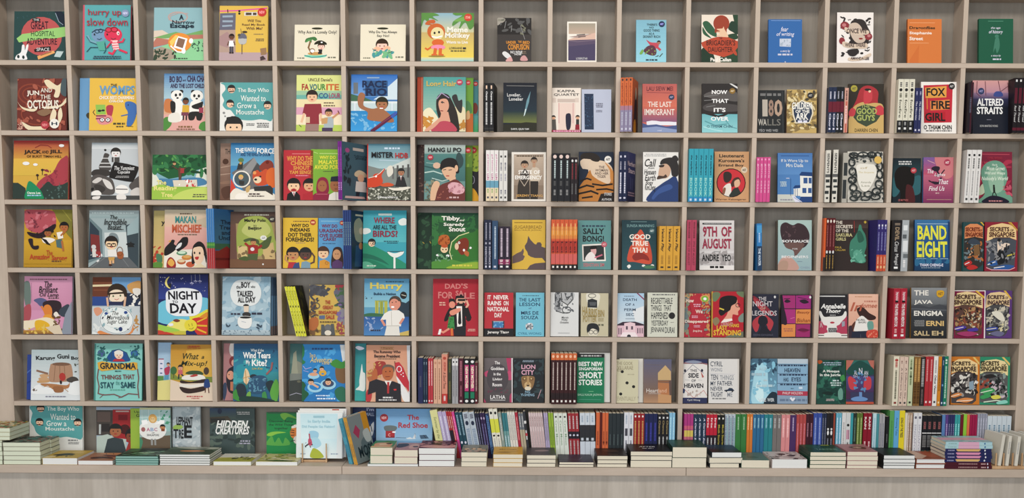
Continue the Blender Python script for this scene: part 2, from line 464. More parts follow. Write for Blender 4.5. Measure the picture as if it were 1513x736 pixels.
# top shelf
C(0, 0)
F(PB, 'dark teal picture book with a pink disc and white scissors rabbit', '122 458 80 95 455 410', '''= 244 133;s 467 3 14 3 130 90 440 130;e b55 295 250 138 132;p 9c7 125 265 165 235 240 225 330 200 455 185 458 250 400 262 300 268 180 285 140 292;
e 111 263 138 28 13;T ddd 245 131 281 145 THE;Tj 212 225 148 342 203 GREAT;Tj 353 224 214 386 250 HOSPITAL;Tj 212 192 262 400 308 ADVENTURE;p 111 240 340 290 322 355 318 358 345 300 355 245 358;T ddd 258 328 346 350 SPACE;
b eee 112 408 118 380 150 358 160 312 176 310 178 345 192 306 204 310 195 350 185 375 188 408;e 233 130 388 9 12;e 233 165 392 9 12;p e9a765 262 385 375 346 386 362 268 408;l 543 4 285 380 360 356;p bcc 378 388 398 350 445 352 422 392;p 123 385 80 430 80 455 110 455 185 430 175 405 130;l 9ab 4 390 92 412 150 440 172''')
F(PB, 'turquoise picture book with two running cartoon children, one red headed', '605 930 36 575 908 415', '''= 5aa8ae c56;p c56 575 415 605 36 616 36 590 415;T a34 638 66 865 122 hurry up;T a34 625 128 906 182 slow down;S 89b 893 95 25 ddf NEW;
e 79b 700 242 50 48;l 245 8 655 225 680 208 720 205 760 215;o 245 6 690 218 14 12;o 245 5 715 214 14 12;e d35 800 240 62 52;o 822 6 770 208 20 16;o 822 6 810 206 22 16;e fdd 836 232 10 14;e 222 838 234 4 6;e 222 760 240 5 7;e 222 672 240 5 7;l 834 5 785 265 800 274 818 266;l 245 4 690 270 705 276 720 266;
l 7ab 16 625 250 640 285 690 300;l 245 4 618 255 640 292 690 310;p 5a9 680 292 740 285 745 350 700 350;l 245 5 690 330 640 330 612 360;l 245 5 740 300 745 350 730 370;p fcc 782 282 830 280 840 340 800 350;l d35 5 784 300 832 296;l d35 5 788 318 835 314;l d35 5 792 334 838 330;l d35 12 790 290 755 330;l 245 4 785 300 752 338;l d35 12 830 295 865 290 875 270;l d35 14 840 345 890 365;l d35 14 810 348 790 375 765 365;d 345 640 388 850 408 2''')
F(PB, 'pale blue picture book with an orange car on a green hillside', '1090 1420 54 1072 1425 418', '''= 8fb8c0;o b9a4a0 10 1245 120 62 34;l b9a4a0 6 1185 140 1200 110 1250 92 1310 95;Tb 123 1254 104 1284 140 A;Tj 123 1208 142 1356 170 Narrow;Tbj 123 1194 166 1354 204 Escape;
p dcb 1080 215 1140 210 1190 240 1250 235 1425 270 1425 300 1072 300;p 7a6 1072 265 1160 240 1230 222 1300 238 1425 205 1425 240 1300 250 1160 268;p b76 1072 300 1100 262 1180 275 1240 245 1425 240 1425 275 1290 270 1180 305 1072 330;p 8fcf9a 1072 345 1190 300 1300 275 1425 268 1425 418 1072 418;p a98 1072 345 1130 325 1200 345 1230 400 1180 418 1072 418;s 343 7 26 16 1078 350 1230 412;s 354 9 16 10 1340 290 1420 360;
e e8913a 1258 296 80 66;p fff 1215 330 1240 250 1310 270 1290 350;p 865 1230 320 1248 262 1296 276 1278 336;p fc6 1188 290 1230 245 1250 250 1200 330;l fff 8 1195 320 1240 360 1290 365;e fff 1284 356 14 18;e fff 1335 285 14 18;d 454 1210 402 1310 410''')
C(300, 0)
F(PB, 'yellow picture book with a boy looking at a hanging metal robot', '118 447 42 112 450 430', '''= e0ba52;p 667 120 95 228 92 225 212 115 220;p b59a8c 115 214 225 212 228 372 112 378;p a88 115 260 170 225 225 300 170 340 115 320;r c3a 112 375 450 430;p b9a0a4 112 372 450 372 450 430 112 430;l d4a 8 120 80 232 76 440 58;l 9ab 14 140 118 205 116;l 9ab 14 140 152 205 152;l 9ab 12 138 186 200 182;
l 322 6 172 68 174 90;e 221 252 80 8 8;e 221 252 97 8 8;r ddd 286 86 375 112;d 543 292 90 370 108;S c33 407 88 30 faa NEW;T 643 308 138 400 158 Will You;T 643 272 168 430 188 Read My Book;T 643 300 192 412 212 With Me?;
h 643 211 200 262 19;p fff 182 290 214 290 216 332 180 332;r 445 185 330 198 372;r 445 200 330 212 372;l 643 8 180 296 172 322;l 643 8 214 296 222 318;r 322 183 370 198 381;r 322 200 370 214 381;e 667 275 270 30 34;r bbb 246 275 304 294;e bbb 275 295 28 22;e 554 252 250 10 10;l 544 5 272 315 272 384;l 544 3 262 205 268 240;e 432 290 228 18 8;p 975 398 345 440 338 444 385 405 392;p 433 402 430 398 405 420 395 440 420;d 875 350 240 420 246;d 654 365 275 425 292 2''')
F(PB, 'small cream landscape picture book with a pirate child on a palm island', '658 964 174 636 948 434', '''= e9e1cb;e 332 810 201 38 8;T 222 676 216 944 246 Why Am I a Lonely Only?;
e 8db 786 402 78 12;l 3b8a8c 7 712 396 760 410 820 406 866 394;e c9985a 786 384 52 12;l 864 12 762 384 742 340 758 295;b 474 720 300 730 276 758 266 790 262 806 280 790 292 770 282 765 305 752 285 735 300;b 595 725 302 745 280 770 285 750 292;e 975 768 360 18 16;e fff 768 364 14 12;h fcb 321 832 330 24;b 221 784 318 800 295 835 288 868 305 866 320 830 310;e fff 836 302 7 5;p 222 810 352 838 352 832 386 806 386;r fdc 800 362 812 372;d 776 655 412 710 420;d 776 870 406 928 416''', k=0, lean=12)
F(PB, 'small cream landscape picture book with a child splashing in leaves', '1100 1415 172 1097 1413 436', '''= e9e1cb;e 332 1254 201 40 8;T 222 1156 218 1354 242 Why Do You Always;T 222 1214 246 1300 268 Say No!;
h fcb 321 1250 324 42;e fb9 1284 345 26 16;e fb9 1216 350 24 16;s 4a9a9c 3 12 22 1190 360 1320 400;s 7b8 5 10 20 1200 375 1310 408;l 344 4 1184 350 1210 365;l 344 4 1320 370 1290 380;d 776 1118 412 1170 420;d 776 1340 404 1400 414''', lean=12)
C(600, 0)
F(PB, 'yellow beach picture book with a cartoon monkey in a pink tutu', '108 470 92 105 472 437', '''= e8c858;g 8fb4c4 c9c8a0 108 92 472 230;g c9b070 e9cf5a 105 230 472 415;g d9d6a0 9cc 105 410 472 438;b 5a8f45 108 92 190 92 230 110 185 118 225 150 160 130 175 185 130 140 108 190;b 5a8f45 472 92 330 92 345 110 390 110 330 150 325 185 380 150 365 215 410 160 440 210 472 180;b 7a5 330 150 400 120 400 150;
b c45e2e 135 175 150 150 190 140 205 155 190 168 160 165 190 178;e c9652e 210 225 62 58;e e6d9a2 218 240 45 46;e 222 199 236 7 9;e 222 230 230 7 9;l fff 8 182 262 215 268 250 258;e d9662e 222 305 42 26;l d9662e 16 192 300 240 318;l d9662e 12 185 330 150 355 135 345;e ee8fae 224 338 50 18;l d9662e 22 205 350 200 385;l d9662e 22 240 350 238 385;e d9662e 198 392 22 8;e d9662e 244 392 20 8;e 99803a 215 402 60 6;
Tb f4f0e4 286 192 430 232 Meme;Tb f4f0e4 328 234 372 252 the;Tb f4f0e4 272 234 444 282 Monkey;Tb f4f0e4 280 290 430 312 Wants to Live;T 333 302 336 390 352 LORRAINE;d 333 394 338 418 352;d 443 302 360 418 368;S c43 430 124 27 fba STAR''')
F(NB, 'black paperback with orange and white arched lettering over masked faces', '640 876 126 636 874 438', '''= 221f1f;r 3a3635 636 245 876 438;b a29c92 640 128 690 130 690 150 660 168 640 178;s 555 5 16 22 650 140 870 240;l 888 4 700 150 690 200;l 999 3 800 180 830 280;l 999 3 740 180 735 225;s 776 8 8 14 800 180 850 240;b ddd 672 380 690 366 720 385 738 415 715 420 690 405;b d9a3a0 700 425 730 405 745 430 735 438 700 438;b c99 805 405 830 395 850 430 800 432;
Tbj d9903a 700 292 770 312 UNDER;Tbj d9903a 782 290 808 306 THE;Tbj d9903a 816 292 864 312 BED;Tbj d9903a 712 314 860 356 CONFUSION;Tj eee 730 362 812 382 NO WINE;Tj eee 758 380 806 394 NOIR;d 887 640 136 690 148 2;d 876 810 366 840 384 2''')
C(600, 0)
F(NB, 'narrow white bordered paperback with a violet and pink dune landscape', '1128 1333 152 1124 1330 440', '''= efe9df;g a39a8a c0a896 1138 164 1324 240;p d8b5a5 1136 280 1200 258 1324 232 1324 290 1134 290;p a58f8a 1136 262 1210 268 1300 240 1210 250;l 3a3030 6 1195 248 1250 244;l 3a3030 5 1205 262 1255 258;p 5a4d66 1134 286 1324 278 1322 430 1133 430;p 4a4260 1134 330 1322 310 1322 430 1133 430;l 7a6a7c 5 1140 290 1200 296 1322 284;T ccc 1188 408 1268 424 LOSERSTAR''', lean=6)
C(900, 0)
F(NB, 'sky blue paperback with a crouching figure in a red jacket', '190 396 140 188 398 438', '''= 8cc4d6;g 7fb4c8 93cfe0 188 140 398 438;T 233 262 166 334 182 THERE'S;T 233 280 188 310 200 NO;T 233 240 206 350 224 GOOD THING;T 233 276 230 314 246 AS A;T 233 236 250 354 268 SKINNY RICH;S 1d2c50 365 170 21 aaf AET;
b c24a5a 258 280 290 298 345 305 335 340 300 335;l c24a5a 16 320 320 356 352;h a76 222 346 300 13;b 5a3444 240 360 270 325 310 322 330 360 320 390 280 388;s 8a5 3 10 7 250 340 320 385;b 7a5 212 378 232 348 240 365 225 385;b 333 320 400 345 390 340 398;l 454 6 352 400 372 378;d 234 248 418 340 428''', lean=7)
F(NB, 'paperback with a red haired figure, a hand and dark jungle leaves', '648 896 104 644 898 438', '''= e8dccd 333;p 26432f 860 104 896 104 898 220 870 150;b 2f5a40 655 165 690 150 740 210 750 260 690 230;b 2f5a40 655 190 680 230 715 270 660 240;b 203a2c 830 200 850 150 890 165 898 240 860 225;b 26432f 820 250 880 235 898 270 850 280;b 1d3527 644 350 700 330 740 438 644 438;b 26432f 800 360 898 310 898 438 780 438;e 9a3e2a 783 165 55 58;r 9a3e2a 738 165 820 230;b e6c0a0 750 205 790 200 798 186 805 205 830 250 825 262 780 258 748 248 775 240 748 225 775 220;
p b5472f 644 300 720 268 760 258 830 262 900 290 900 330 860 380 800 402 700 375 650 325;b b5472f 855 340 885 360 892 390 868 375;Tj 211 680 282 880 320 BRIGADIER'S;Tj 211 692 330 862 366 DAUGHTER;T 211 768 262 790 276 THE;Tb f4efe6 708 406 852 432 Paul Callan''', lean=7)
F(NB, 'plain cobalt blue paperback with a small silver square on its cover', '1112 1345 136 1112 1346 440', '''= 2f66a8;Ti dde 1198 190 1250 222 fear;Ti dde 1168 226 1292 262 of writing;p c5cede 1190 272 1270 272 1268 330 1190 326;s 9ab 3 18 6 1196 278 1264 322;Ti dde 1196 350 1264 372 a story by;d ccd 1178 378 1280 390;l 8ad 3 1130 146 1335 146;q 0;T fff 1226 432 1234 440 o'''.replace('q 0;', ''), lean=7)
C(1193, 0)
F(NB, 'white paperback with a tattoo style woman face among roses', '212 460 88 204 458 436', '''= eee8e4 655;s 2a2526 4 60 12 240 110 440 400;b 2c2626 300 170 330 138 390 140 420 190 440 240 420 300 390 330 330 330 300 280;b cbb8a8 290 180 340 160 380 200 385 280 350 300 310 260;b cbb8a8 320 240 400 250 400 285 370 300 330 285;e 8a3038 262 180 30 28;e c27a7c 258 176 14 12;e 8a3038 425 255 26 24;e c27a7c 428 250 12 10;e 8a3038 242 285 20 24;b 2a2526 280 350 340 340 360 360 330 390 290 385;b d8c4b0 265 190 330 215 420 212 418 240 330 240 270 222;Tb 433 275 200 412 234 ONCE WE;b d8c4b0 250 290 330 308 410 300 412 335 330 338 255 325;Tb 433 262 300 404 328 WERE THERE;b d8c4b0 290 400 360 405 435 370 438 392 370 420 290 422;Tb 433 300 396 430 416 AMANDA LEE;e 822 372 270 14 6''', lean=6)
F(NB, 'plain orange paperback with black and white title lines', '700 932 134 698 936 436', '''= d4783a b65f28;l e9a978 3 715 160 885 160;Tbj 221 712 184 888 210 Dragonflies;Tbj f2e6dc 712 220 866 244 Stephanie;Tbj f2e6dc 712 256 806 280 Street;l e9a978 3 715 299 845 299;e 322 736 422 7 7;p ce6f34 715 415 780 310 775 436 715 436''', lean=7)
F(NB, 'plain dark green paperback with a faint standing figure on its cover', '1190 1430 132 1196 1436 432', '''= 12573f;Ti dde 1276 186 1342 204 the age;Ti dde 1262 208 1360 238 of history;e 3d7a64 1318 250 14 12;b 3d7a64 1296 360 1302 300 1310 262 1332 262 1340 320 1322 365 1310 330;Ti dde 1282 374 1350 390 a story by;d ccd 1290 400 1352 410;l 5a9a80 3 1255 148 1360 148''', lean=7)

# second shelf
C(0, 95)
F(PB, 'maroon picture book with a pale swirling octopus', '155 470 100 118 462 455', '''= 6e2f28;o 10 240 210 90 70;o 8 240 210 60 45;o 10 260 350 100 70;s a85a48 3 40 22 130 110 460 440;b e9d9b8 325 120 350 110 378 130 410 150 440 130 430 180 415 230 385 225 395 180 350 165;b e9d9b8 135 245 160 290 210 310 270 310 240 330 170 310;b e9d9b8 470 230 430 280 380 290 300 300 340 310 420 300 470 260;b e9d9b8 160 400 220 430 300 432 320 455 200 455;b e9d9b8 360 350 380 310 400 340 380 400 355 390;b e9d9b8 410 340 430 300 440 360 415 410;b 4a5a60 440 110 470 110 470 220 430 200;b 8a6a50 270 330 330 310 370 330 320 360 280 350;
Tbj f0e6d8 208 186 290 226 JUN;T f0e6d8 300 168 374 198 AND;Tj f0e6d8 296 214 364 244 THE;Tbj f0e6d8 206 250 416 312 OCTOPUS;S b23a44 318 422 28 e99 NEW;S f0ece4 384 412 33 234 H;s c98 6 18 9 125 390 170 450'''.replace('o 10 240 210 90 70;o 8 240 210 60 45;o 10 260 350 100 70', 'o 8a4030 10 240 210 90 70;o 8a4030 8 240 210 60 45;o 8a4030 10 260 350 100 70'))
F(PB, 'light blue picture book half hidden behind the yellow one', '553 625 98 553 625 458', '= 6a9cc8;b 3d3d33 600 350 612 335 625 340 625 375 608 370', k=1)
F(PB, 'yellow picture book with four cartoon monsters and bubble lettering', '612 950 98 622 958 460', '''= e6bb4a;T 333 762 138 806 162 THE;Tbj 6a9dc4 684 150 932 214 WOMPS;Tb f4efe2 686 222 930 246 CHICK BEE'S CHARMING;Tb f4efe2 756 250 858 268 CHA-CHA;p 8fbf55 660 282 728 282 735 350 668 350;e 222 690 325 14 8;e 222 715 322 12 7;l 222 5 655 320 645 335 660 355;b b23a4c 735 300 755 284 785 292 782 340 770 370 745 350;b e08f90 668 375 690 355 740 352 778 365 782 400 740 420 690 415;l 7a2a4a 9 668 360 735 360;l 7a2a4a 8 668 380 720 378;o 222 4 712 388 16 14;o 222 4 752 388 16 14;e fff 712 388 13 11;e fff 752 388 13 11;e 222 712 388 5 5;e 222 752 388 5 5;
b 3f6db0 868 290 870 265 905 260 945 280 952 330 935 400 910 432 885 425 890 340 875 310;l 3f6db0 7 890 350 845 360;l 222 3 880 430 930 434;e 222 890 285 4 5;d 443 790 408 872 420;d 443 812 430 862 438''')
F(PB, 'picture book with two pandas standing beside a small child', '1140 1448 66 1142 1450 462', '''= 8db4cf 434;g 5d8dbd a8c8d4 1140 66 1450 240;Tbj 3a2f50 1180 84 1270 128 BO BO;T 3a2f50 1276 104 1298 120 and;Tbj 3a2f50 1308 80 1440 124 CHA CHA;Tbj 3a2f50 1188 136 1432 168 AND THE LOST CHILD;r d9a98a 1142 290 1450 350;p e0a9a0 1142 350 1450 350 1450 462 1142 462;b c87a48 1148 250 1200 250 1215 330 1150 330;b 4f8a3f 1142 380 1190 370 1200 420 1160 462 1142 462;b 4f8a3f 1450 400 1410 410 1400 450 1450 462;
e 222 1208 200 16 14;e 222 1266 192 16 14;e f2f0ea 1236 220 44 38;e 222 1228 216 9 11;e 222 1258 212 9 11;e 222 1240 236 9 6;b f2f0ea 1200 260 1270 255 1290 350 1260 400 1210 380;b 222 1190 260 1225 270 1222 340 1195 330;b 222 1195 350 1230 370 1225 395 1190 385;b e8e4da 1185 350 1250 340 1255 400 1180 400;e 222 1352 192 15 13;e 222 1405 200 15 13;e f2f0ea 1380 222 46 40;e 222 1362 220 9 11;e 222 1395 222 9 11;e 222 1380 240 9 6;b f2f0ea 1340 262 1420 262 1425 350 1335 350;b 222 1345 290 1400 268 1425 262 1415 310 1360 310;b 222 1330 335 1420 335 1415 388 1385 388 1375 360 1360 388 1325 386;p a33f55 1395 305 1430 300 1430 340 1400 338;h 7a4a32 222 1300 258 22;p d9ac3a 1278 285 1322 285 1326 335 1275 335;r 7a3f50 1270 335 1322 358;r 222 1280 358 1290 390;r 222 1302 358 1312 390;d 864 1240 430 1350 442;d 865 1230 448 1370 458''')
C(300, 95)
F(PB, 'white and teal picture book with moustached faces, standing on the second shelf', '125 490 128 116 485 470', '''= e6e6e2;b 5aa3a4 150 128 490 128 487 380 440 392 400 388 340 396 270 392 230 370 195 325 165 320 140 290 150 255 135 215 160 180 155 150;
T e6efe9 246 168 462 206 The Boy Who;T e6efe9 266 220 440 262 Wanted to;T e6efe9 240 272 374 312 Grow a;T e6efe9 234 320 428 356 Moustache;h e3b59a 222 202 176 27;l 222 7 186 194 220 190;h eec6a8 222 192 280 26;l 222 6 200 290 220 294;h eec6a8 222 452 290 27;l 222 6 432 308 462 306;h eecaa8 222 215 440 62;b 222 165 380 190 372 250 376 272 410 255 405 230 395 180 412;e 888 148 344 9 8;e 888 156 368 6 6;d 555 302 418 360 434 2;d 555 376 414 460 446 3''')
F(PB, 'pale green picture book with a man in a maroon shirt and a child', '655 980 76 650 984 474', '''= cfd78e 9a6;r dbe08f 650 76 984 190;r 9fc4a0 650 188 984 222;r 6fb0a4 650 218 984 248;r e9dcae 650 248 984 305;r d9a0b8 650 305 984 358;r efe0c0 650 358 984 430;r b7cc5e 650 430 984 474;
T 543 738 98 908 122 UNCLE Daniel's;Tbj a33 692 140 742 184 FA;Tbj 2f6a7a 746 140 800 184 VO;Tbj 484 804 140 862 184 UR;Tbj c63 866 140 956 184 ITE;Tbj 2f5a8a 812 204 880 242 CO;Tbj a3486a 886 204 968 242 LOUR;h e8bc98 2a1c18 765 228 40;p 8f2f3a 712 282 830 280 838 350 815 355 818 424 722 424 722 355 696 352;p 9a7a72 720 424 816 424 814 474 716 474;l e8bc98 16 708 352 690 410;l e8bc98 16 828 352 830 400;r d9c2a0 720 374 750 416;h c8926a 2a1c18 885 344 26;p a9b4b8 855 378 920 370 922 450 850 450;p 4a3a5a 838 450 916 450 916 474 838 474;l c8926a 14 915 380 958 345;p c99a66 832 385 880 378 876 420 835 425;l 622 6 952 330 962 350;d 654 845 270 920 278;d 654 845 290 930 298;l 333 4 672 430 688 445''')
F(PB, 'blue picture book with a swimmer raising an arm in a pool', '1034 1358 72 1032 1355 474', '''= 3f78b8 224;g 2f6fc0 6f9fd8 1032 72 1358 230;p cfe0ea 1290 160 1358 100 1358 250 1190 250 1270 200;r 6d747a 1050 130 1082 210;r 2f5a8c 1130 116 1290 226;p 3f6a50 1032 210 1140 240 1190 262 1032 275;r dfe6e6 1032 262 1358 276;r c4d6da 1032 276 1358 350;l eef 4 1060 270 1060 350;l eef 4 1100 270 1100 350;l eef 4 1320 270 1320 350;g 2a86c4 3a9ada 1032 330 1358 474;s 7ab8e0 4 26 16 1040 350 1350 465;
Tbj 12244a 1112 116 1282 166 RACE;Tbj 12244a 1138 170 1284 224 RIO;T 12244a 1116 172 1136 186 to;b a06a4a 1085 220 1105 200 1132 220 1120 290 1180 315 1240 310 1310 360 1330 410 1230 405 1150 390 1150 340 1095 310 1080 270;h a8704c 221 1250 280 42;l fff 7 1236 312 1256 312;l 5a2040 24 1180 474 1345 350;l 8a3a50 5 1200 450 1330 360;l 3a5ab0 20 1320 372 1348 344;r 8aa8c8 1145 92 1232 102''')
C(600, 95)
F(PB, 'orange spined picture book edge at the start of the long haired princess cell', '78 130 90 76 130 480', '= b5482e 8a3020;l d9a080 4 110 95 110 478;r 9c3a26 118 90 130 480', k=1)
F(PB, 'teal picture book edge furthest behind the long haired princess cover', '462 502 112 462 503 480', '= 4a8a90 345;S b33 483 138 16 fbb NEW;e 7a3a30 480 310 20 40;g 5aa0a0 4a6 462 360 503 480', k=2)
F(PB, 'green and orange picture book edge beside the long haired princess cover', '410 470 95 412 468 480', '= 6a9a3a 345;S b33 432 130 18 fbb NEW;b 4a7a4a 420 260 450 280 460 340 425 340;r b5622e 412 350 468 480;b c9a070 420 340 440 330 445 380 420 390', k=1)
F(PB, 'teal picture book with a long haired princess in pink', '128 412 90 118 415 480', '''= 5fa09a;g 4f9c98 8fb8a8 118 90 415 330;b e9e0c0 118 350 160 310 190 330 230 400 220 480 118 480;b e0d4b0 300 330 390 300 415 350 415 480 330 480;s c98a3a 4 26 22 120 380 230 470;s b9823a 6 14 20 370 400 412 470;
Tb c9b060 148 120 350 168 Long Hair;S b3405a 371 128 21 fcc NEW;b 2b2624 215 250 240 212 290 215 320 260 350 330 365 400 370 480 310 480 290 380 240 400 215 330;b d9a086 228 290 240 252 285 250 300 300 280 345 250 360;p d9a086 248 340 295 340 310 410 230 420;b b8485a 180 480 210 430 260 405 320 420 350 480;b 333 320 235 350 215 365 260 390 255 385 345 355 320;b d9a086 130 470 180 430 250 370 260 380 200 450 150 480;l a9b 6 216 248 250 205 300 240;s 333 8 5 8 240 270 290 275;l 833 6 242 332 258 334''')
F(NB, 'dark night sky paperback with a pale comet', '694 925 130 678 912 482', '''= 1a2230;g 151a26 20303c 678 130 925 340;g 20343a 6b7340 678 335 925 420;p 2a2a20 678 432 770 425 840 415 925 420 925 482 678 482;l 777 5 716 152 904 154;Tj e6e6e6 716 206 812 234 Lovelier,;Tj e6e6e6 728 236 826 260 Lonelier;p 6a93a0 826 372 850 260 880 190 866 270 836 360;p d8e6e6 825 372 838 320 846 320 832 366;T ddd 734 458 858 474 DARYL QILIN YAM''', pages='w', t=.022)
F(NB, 'cream paperback with small people at a doorway, beside the pale blue cover', '1018 1218 166 1014 1220 485', '''= eadfd4 a99;T 333 1056 180 1178 198 KAPPA;T 333 1030 206 1206 226 QUARTET;r c9b8ae 1055 245 1185 270;r d9c9be 1020 240 1045 272;r d9c9be 1178 238 1204 270;p e6cfc4 1060 275 1180 275 1180 470 1060 470;l c99 5 1065 275 1065 420;l c99 5 1165 275 1165 420;b 26263a 1112 370 1125 350 1148 358 1150 430 1140 466 1118 460;h e0b090 222 1027 380 14;p 55504c 1016 395 1042 392 1046 470 1016 470;h e0b090 222 1197 378 14;p 333 1186 392 1208 392 1208 432 1186 432;p 8a2030 1182 430 1210 430 1212 468 1180 468;r 9a2a3c 1014 470 1220 485;d eac 1020 474 1215 482''', lean=7)
F(NB, 'pale blue paperback with a dark blue speckled panel, beside the cream cover', '1232 1436 176 1226 1432 485', '''= b9c0d4 8a96b4;r 27364f 1248 208 1312 466;s 4a6a8a 4 40 4 1252 212 1308 460;d 667 1326 276 1376 306 3;d 778 1328 326 1370 340 2''', lean=7)
C(900, 95)
F(NB, 'salmon pink paperback with snowy blue hills along its foot', '236 474 138 232 472 482', '''= cc6a5e a55;g b9605c d0705c 232 138 474 300;g c96a5a 8a5a78 232 300 474 410;T 6a2f3a 264 156 446 188 LAU SIEW MEI;l 8a4048 3 265 198 446 202;T eee4dc 272 264 436 302 THE LAST;T eee4dc 248 316 456 360 IMMIGRANT;S 2f3a55 436 232 20 aac AET;p e6e6ee 262 405 300 398 330 400 360 405 420 405 470 408 470 432 262 430;p 4a5a8a 232 415 270 430 330 425 400 440 474 430 474 482 232 482;p 8a9ac0 232 450 330 440 474 462 474 482 232 482;T dde 338 462 366 472 a novel''', lean=7)
F(NB, 'black paperback with pale aqua draped cloth and grey hands', '650 890 136 648 896 480', '''= 2b2828;b 5a5655 660 220 720 190 860 190 892 210 892 260 800 250 720 240;b 4a4646 655 300 720 270 850 280 892 290 892 330 700 330;l 777 5 665 228 760 215;l 777 5 665 255 760 248;l 777 5 680 300 740 290;g 6fb4bc 8fcdd2 648 350 896 480;p 2b2828 648 330 700 340 760 360 800 350 860 335 896 330 896 350 830 350 790 372 740 370 648 345;l 5a9aa2 8 670 400 740 430 820 420;l a9dde0 8 660 440 730 460 790 470;l 5a9aa2 6 800 380 850 440 890 450;
Tb f0f0f0 716 182 822 210 NOW;Tb f0f0f0 716 244 830 272 THAT;Tb f0f0f0 730 306 812 336 IT'S;Tb f0f0f0 710 368 834 398 OVER;p ddd 834 136 850 136 893 160 893 174;S 8a6a30 856 188 20 dca AET;T 356 682 428 860 446 O THIAM CHIN''', lean=8)
F(NB, 'black paperback with silvery tall numerals, beside the gold leaf cover', '1042 1226 182 1036 1224 482', '''= 25282a;d 777 1046 204 1200 222;Tb b9b0a4 1072 248 1108 366 1;Tb 9a7f70 1114 248 1150 366 8;Tb b59a86 1154 248 1210 366 0;Tj c9c4ba 1042 384 1100 430 WA;Tj 77756f 1106 384 1198 430 LLS;T aaa 1046 456 1178 474 YEO WEI WEI;l 3c4042 4 1100 190 1060 480;l 3c4042 4 1210 190 1215 480''', lean=6)
F(NB, 'gold patterned paperback with a dark blue pentagon badge', '1243 1450 178 1240 1448 484', '''= c3a768 976;s 8a744a 4 70 22 1245 185 1445 480;s e0cfa0 9 30 20 1245 185 1445 480;s 4a4438 5 16 14 1245 190 1445 470;p e6dcc4 1275 300 1345 252 1420 285 1425 350 1400 415 1300 418 1280 360;p 2c3a52 1284 304 1345 262 1412 292 1416 348 1394 408 1306 410 1290 358;Tb f0efe8 1276 268 1412 318 CHILDREN;Tb f0efe8 1300 322 1398 344 OF THE;Tb f0efe8 1302 344 1390 392 ARK;d dde 1312 396 1384 412;S 26262a 1404 220 21 bbb AET''', lean=6)
C(1193, 95)
F(NB, 'tan paperback with a red hero opening his shirt over a badge', '286 530 138 286 532 480', '''= 2f2a24 5a4a38;b a83038 300 340 340 250 370 170 430 150 490 190 490 270 530 330 520 420 300 420;b c9a96a 290 380 320 300 380 265 420 275 480 270 530 300 532 480 286 480;p 3d4a38 320 370 345 300 400 280 480 300 520 340 480 400 410 435 350 405;b c4404a 392 200 405 172 440 170 450 200 448 250 420 272 392 270;e 222 420 178 24 9;e e9c9a8 432 190 9 8;b c4404a 470 310 500 285 530 305 530 350 480 350;b c4404a 290 330 310 305 335 320 325 360 290 360;
T a9b466 374 284 434 304 THE;Tbj a9b466 342 306 484 348 GOOD;Tbj a9b466 342 352 470 394 GUYS;T 221 330 448 490 472 DARREN CHEN;S a9a040 324 170 23 554 AET''', lean=7)
F(NB, 'white edged paperback with a red panel and scrawled black capitals', '795 1045 124 792 1040 478', '''= efebe6 cbb;p c0283a 812 148 1018 140 1008 402 814 406;p e0a04a 822 164 974 152 972 230 826 236;p e08a4a 858 255 995 245 992 312 860 320;l d9803a 8 836 240 838 310;p b5202e 816 335 965 330 962 400 816 402;Tbj 1d1a1a 832 166 964 222 FOX;Tbj 1d1a1a 866 254 996 310 FIRE;Tbj 1d1a1a 822 336 964 394 GIRL;Tb 1d1a1a 812 420 1008 452 O THIAM CHIN;d 555 812 456 1010 464;S 222 1010 154 22 ccc AET''', lean=7)
F(NB, 'dark navy paperback fading up to a pink sky with rocket outlines', '1154 1418 114 1152 1420 470', '''= 171c2a 223;g d09a98 b98a9a 1152 114 1420 200;g 9a7a98 3a3a60 1152 196 1420 240;g 2f3050 171c2a 1152 238 1420 300;l 6a3a44 4 1185 120 1180 200 1210 225;l 6a3a44 4 1240 120 1245 215;l 6a3a44 4 1330 118 1345 190 1400 150;l 6a3a44 4 1395 130 1400 190;b 3a4a8a 1310 190 1350 190 1360 220 1300 220;Tbj f2f2f2 1184 236 1366 284 ALTERED;Tbj f2f2f2 1182 292 1362 340 STRAITS;l 889 3 1252 377 1282 377;T bbb 1204 412 1328 426 KEVIN MARTENS WONG;S 2c3a60 1212 186 22 99c AET''', lean=7)

# third shelf
C(0, 195)
F(PB, 'yellow and red picture book with a crimson hill and clouds', '110 482 62 90 474 460', '''= d5ab48 b44;g a83a3c d09a44 90 62 482 190;g e0b44e d8b44a 90 185 482 300;b a8404a 480 180 440 180 410 210 370 280 310 310 260 360 280 400 480 410;s 8a3040 4 20 14 320 260 470 380;p 2f3d38 90 350 130 350 180 385 190 462 90 462;b 2f3d38 280 400 300 375 340 340 380 370 440 360 480 350 480 462 290 462;s 55706a 6 20 9 300 350 470 455;b 1f8a5c 180 462 185 400 205 340 240 355 285 400 300 430 300 462;
Tbj 222 178 126 296 158 JACK;T 222 300 130 346 150 AND;Tbj 222 352 124 436 154 JILL;T 321 196 162 434 178 OF BUKIT TIMAH HILL;l 8a3030 5 255 110 290 92 340 95 365 112;e eee 434 96 18 10;e eee 190 218 24 12;e eee 254 226 16 9;e 322 301 262 10 8;l 322 5 301 268 300 295;e 322 266 298 10 8;l 322 5 266 304 268 330;Tb e6f0e6 192 410 286 426 Oanna Lee;d ace 190 432 292 440''')
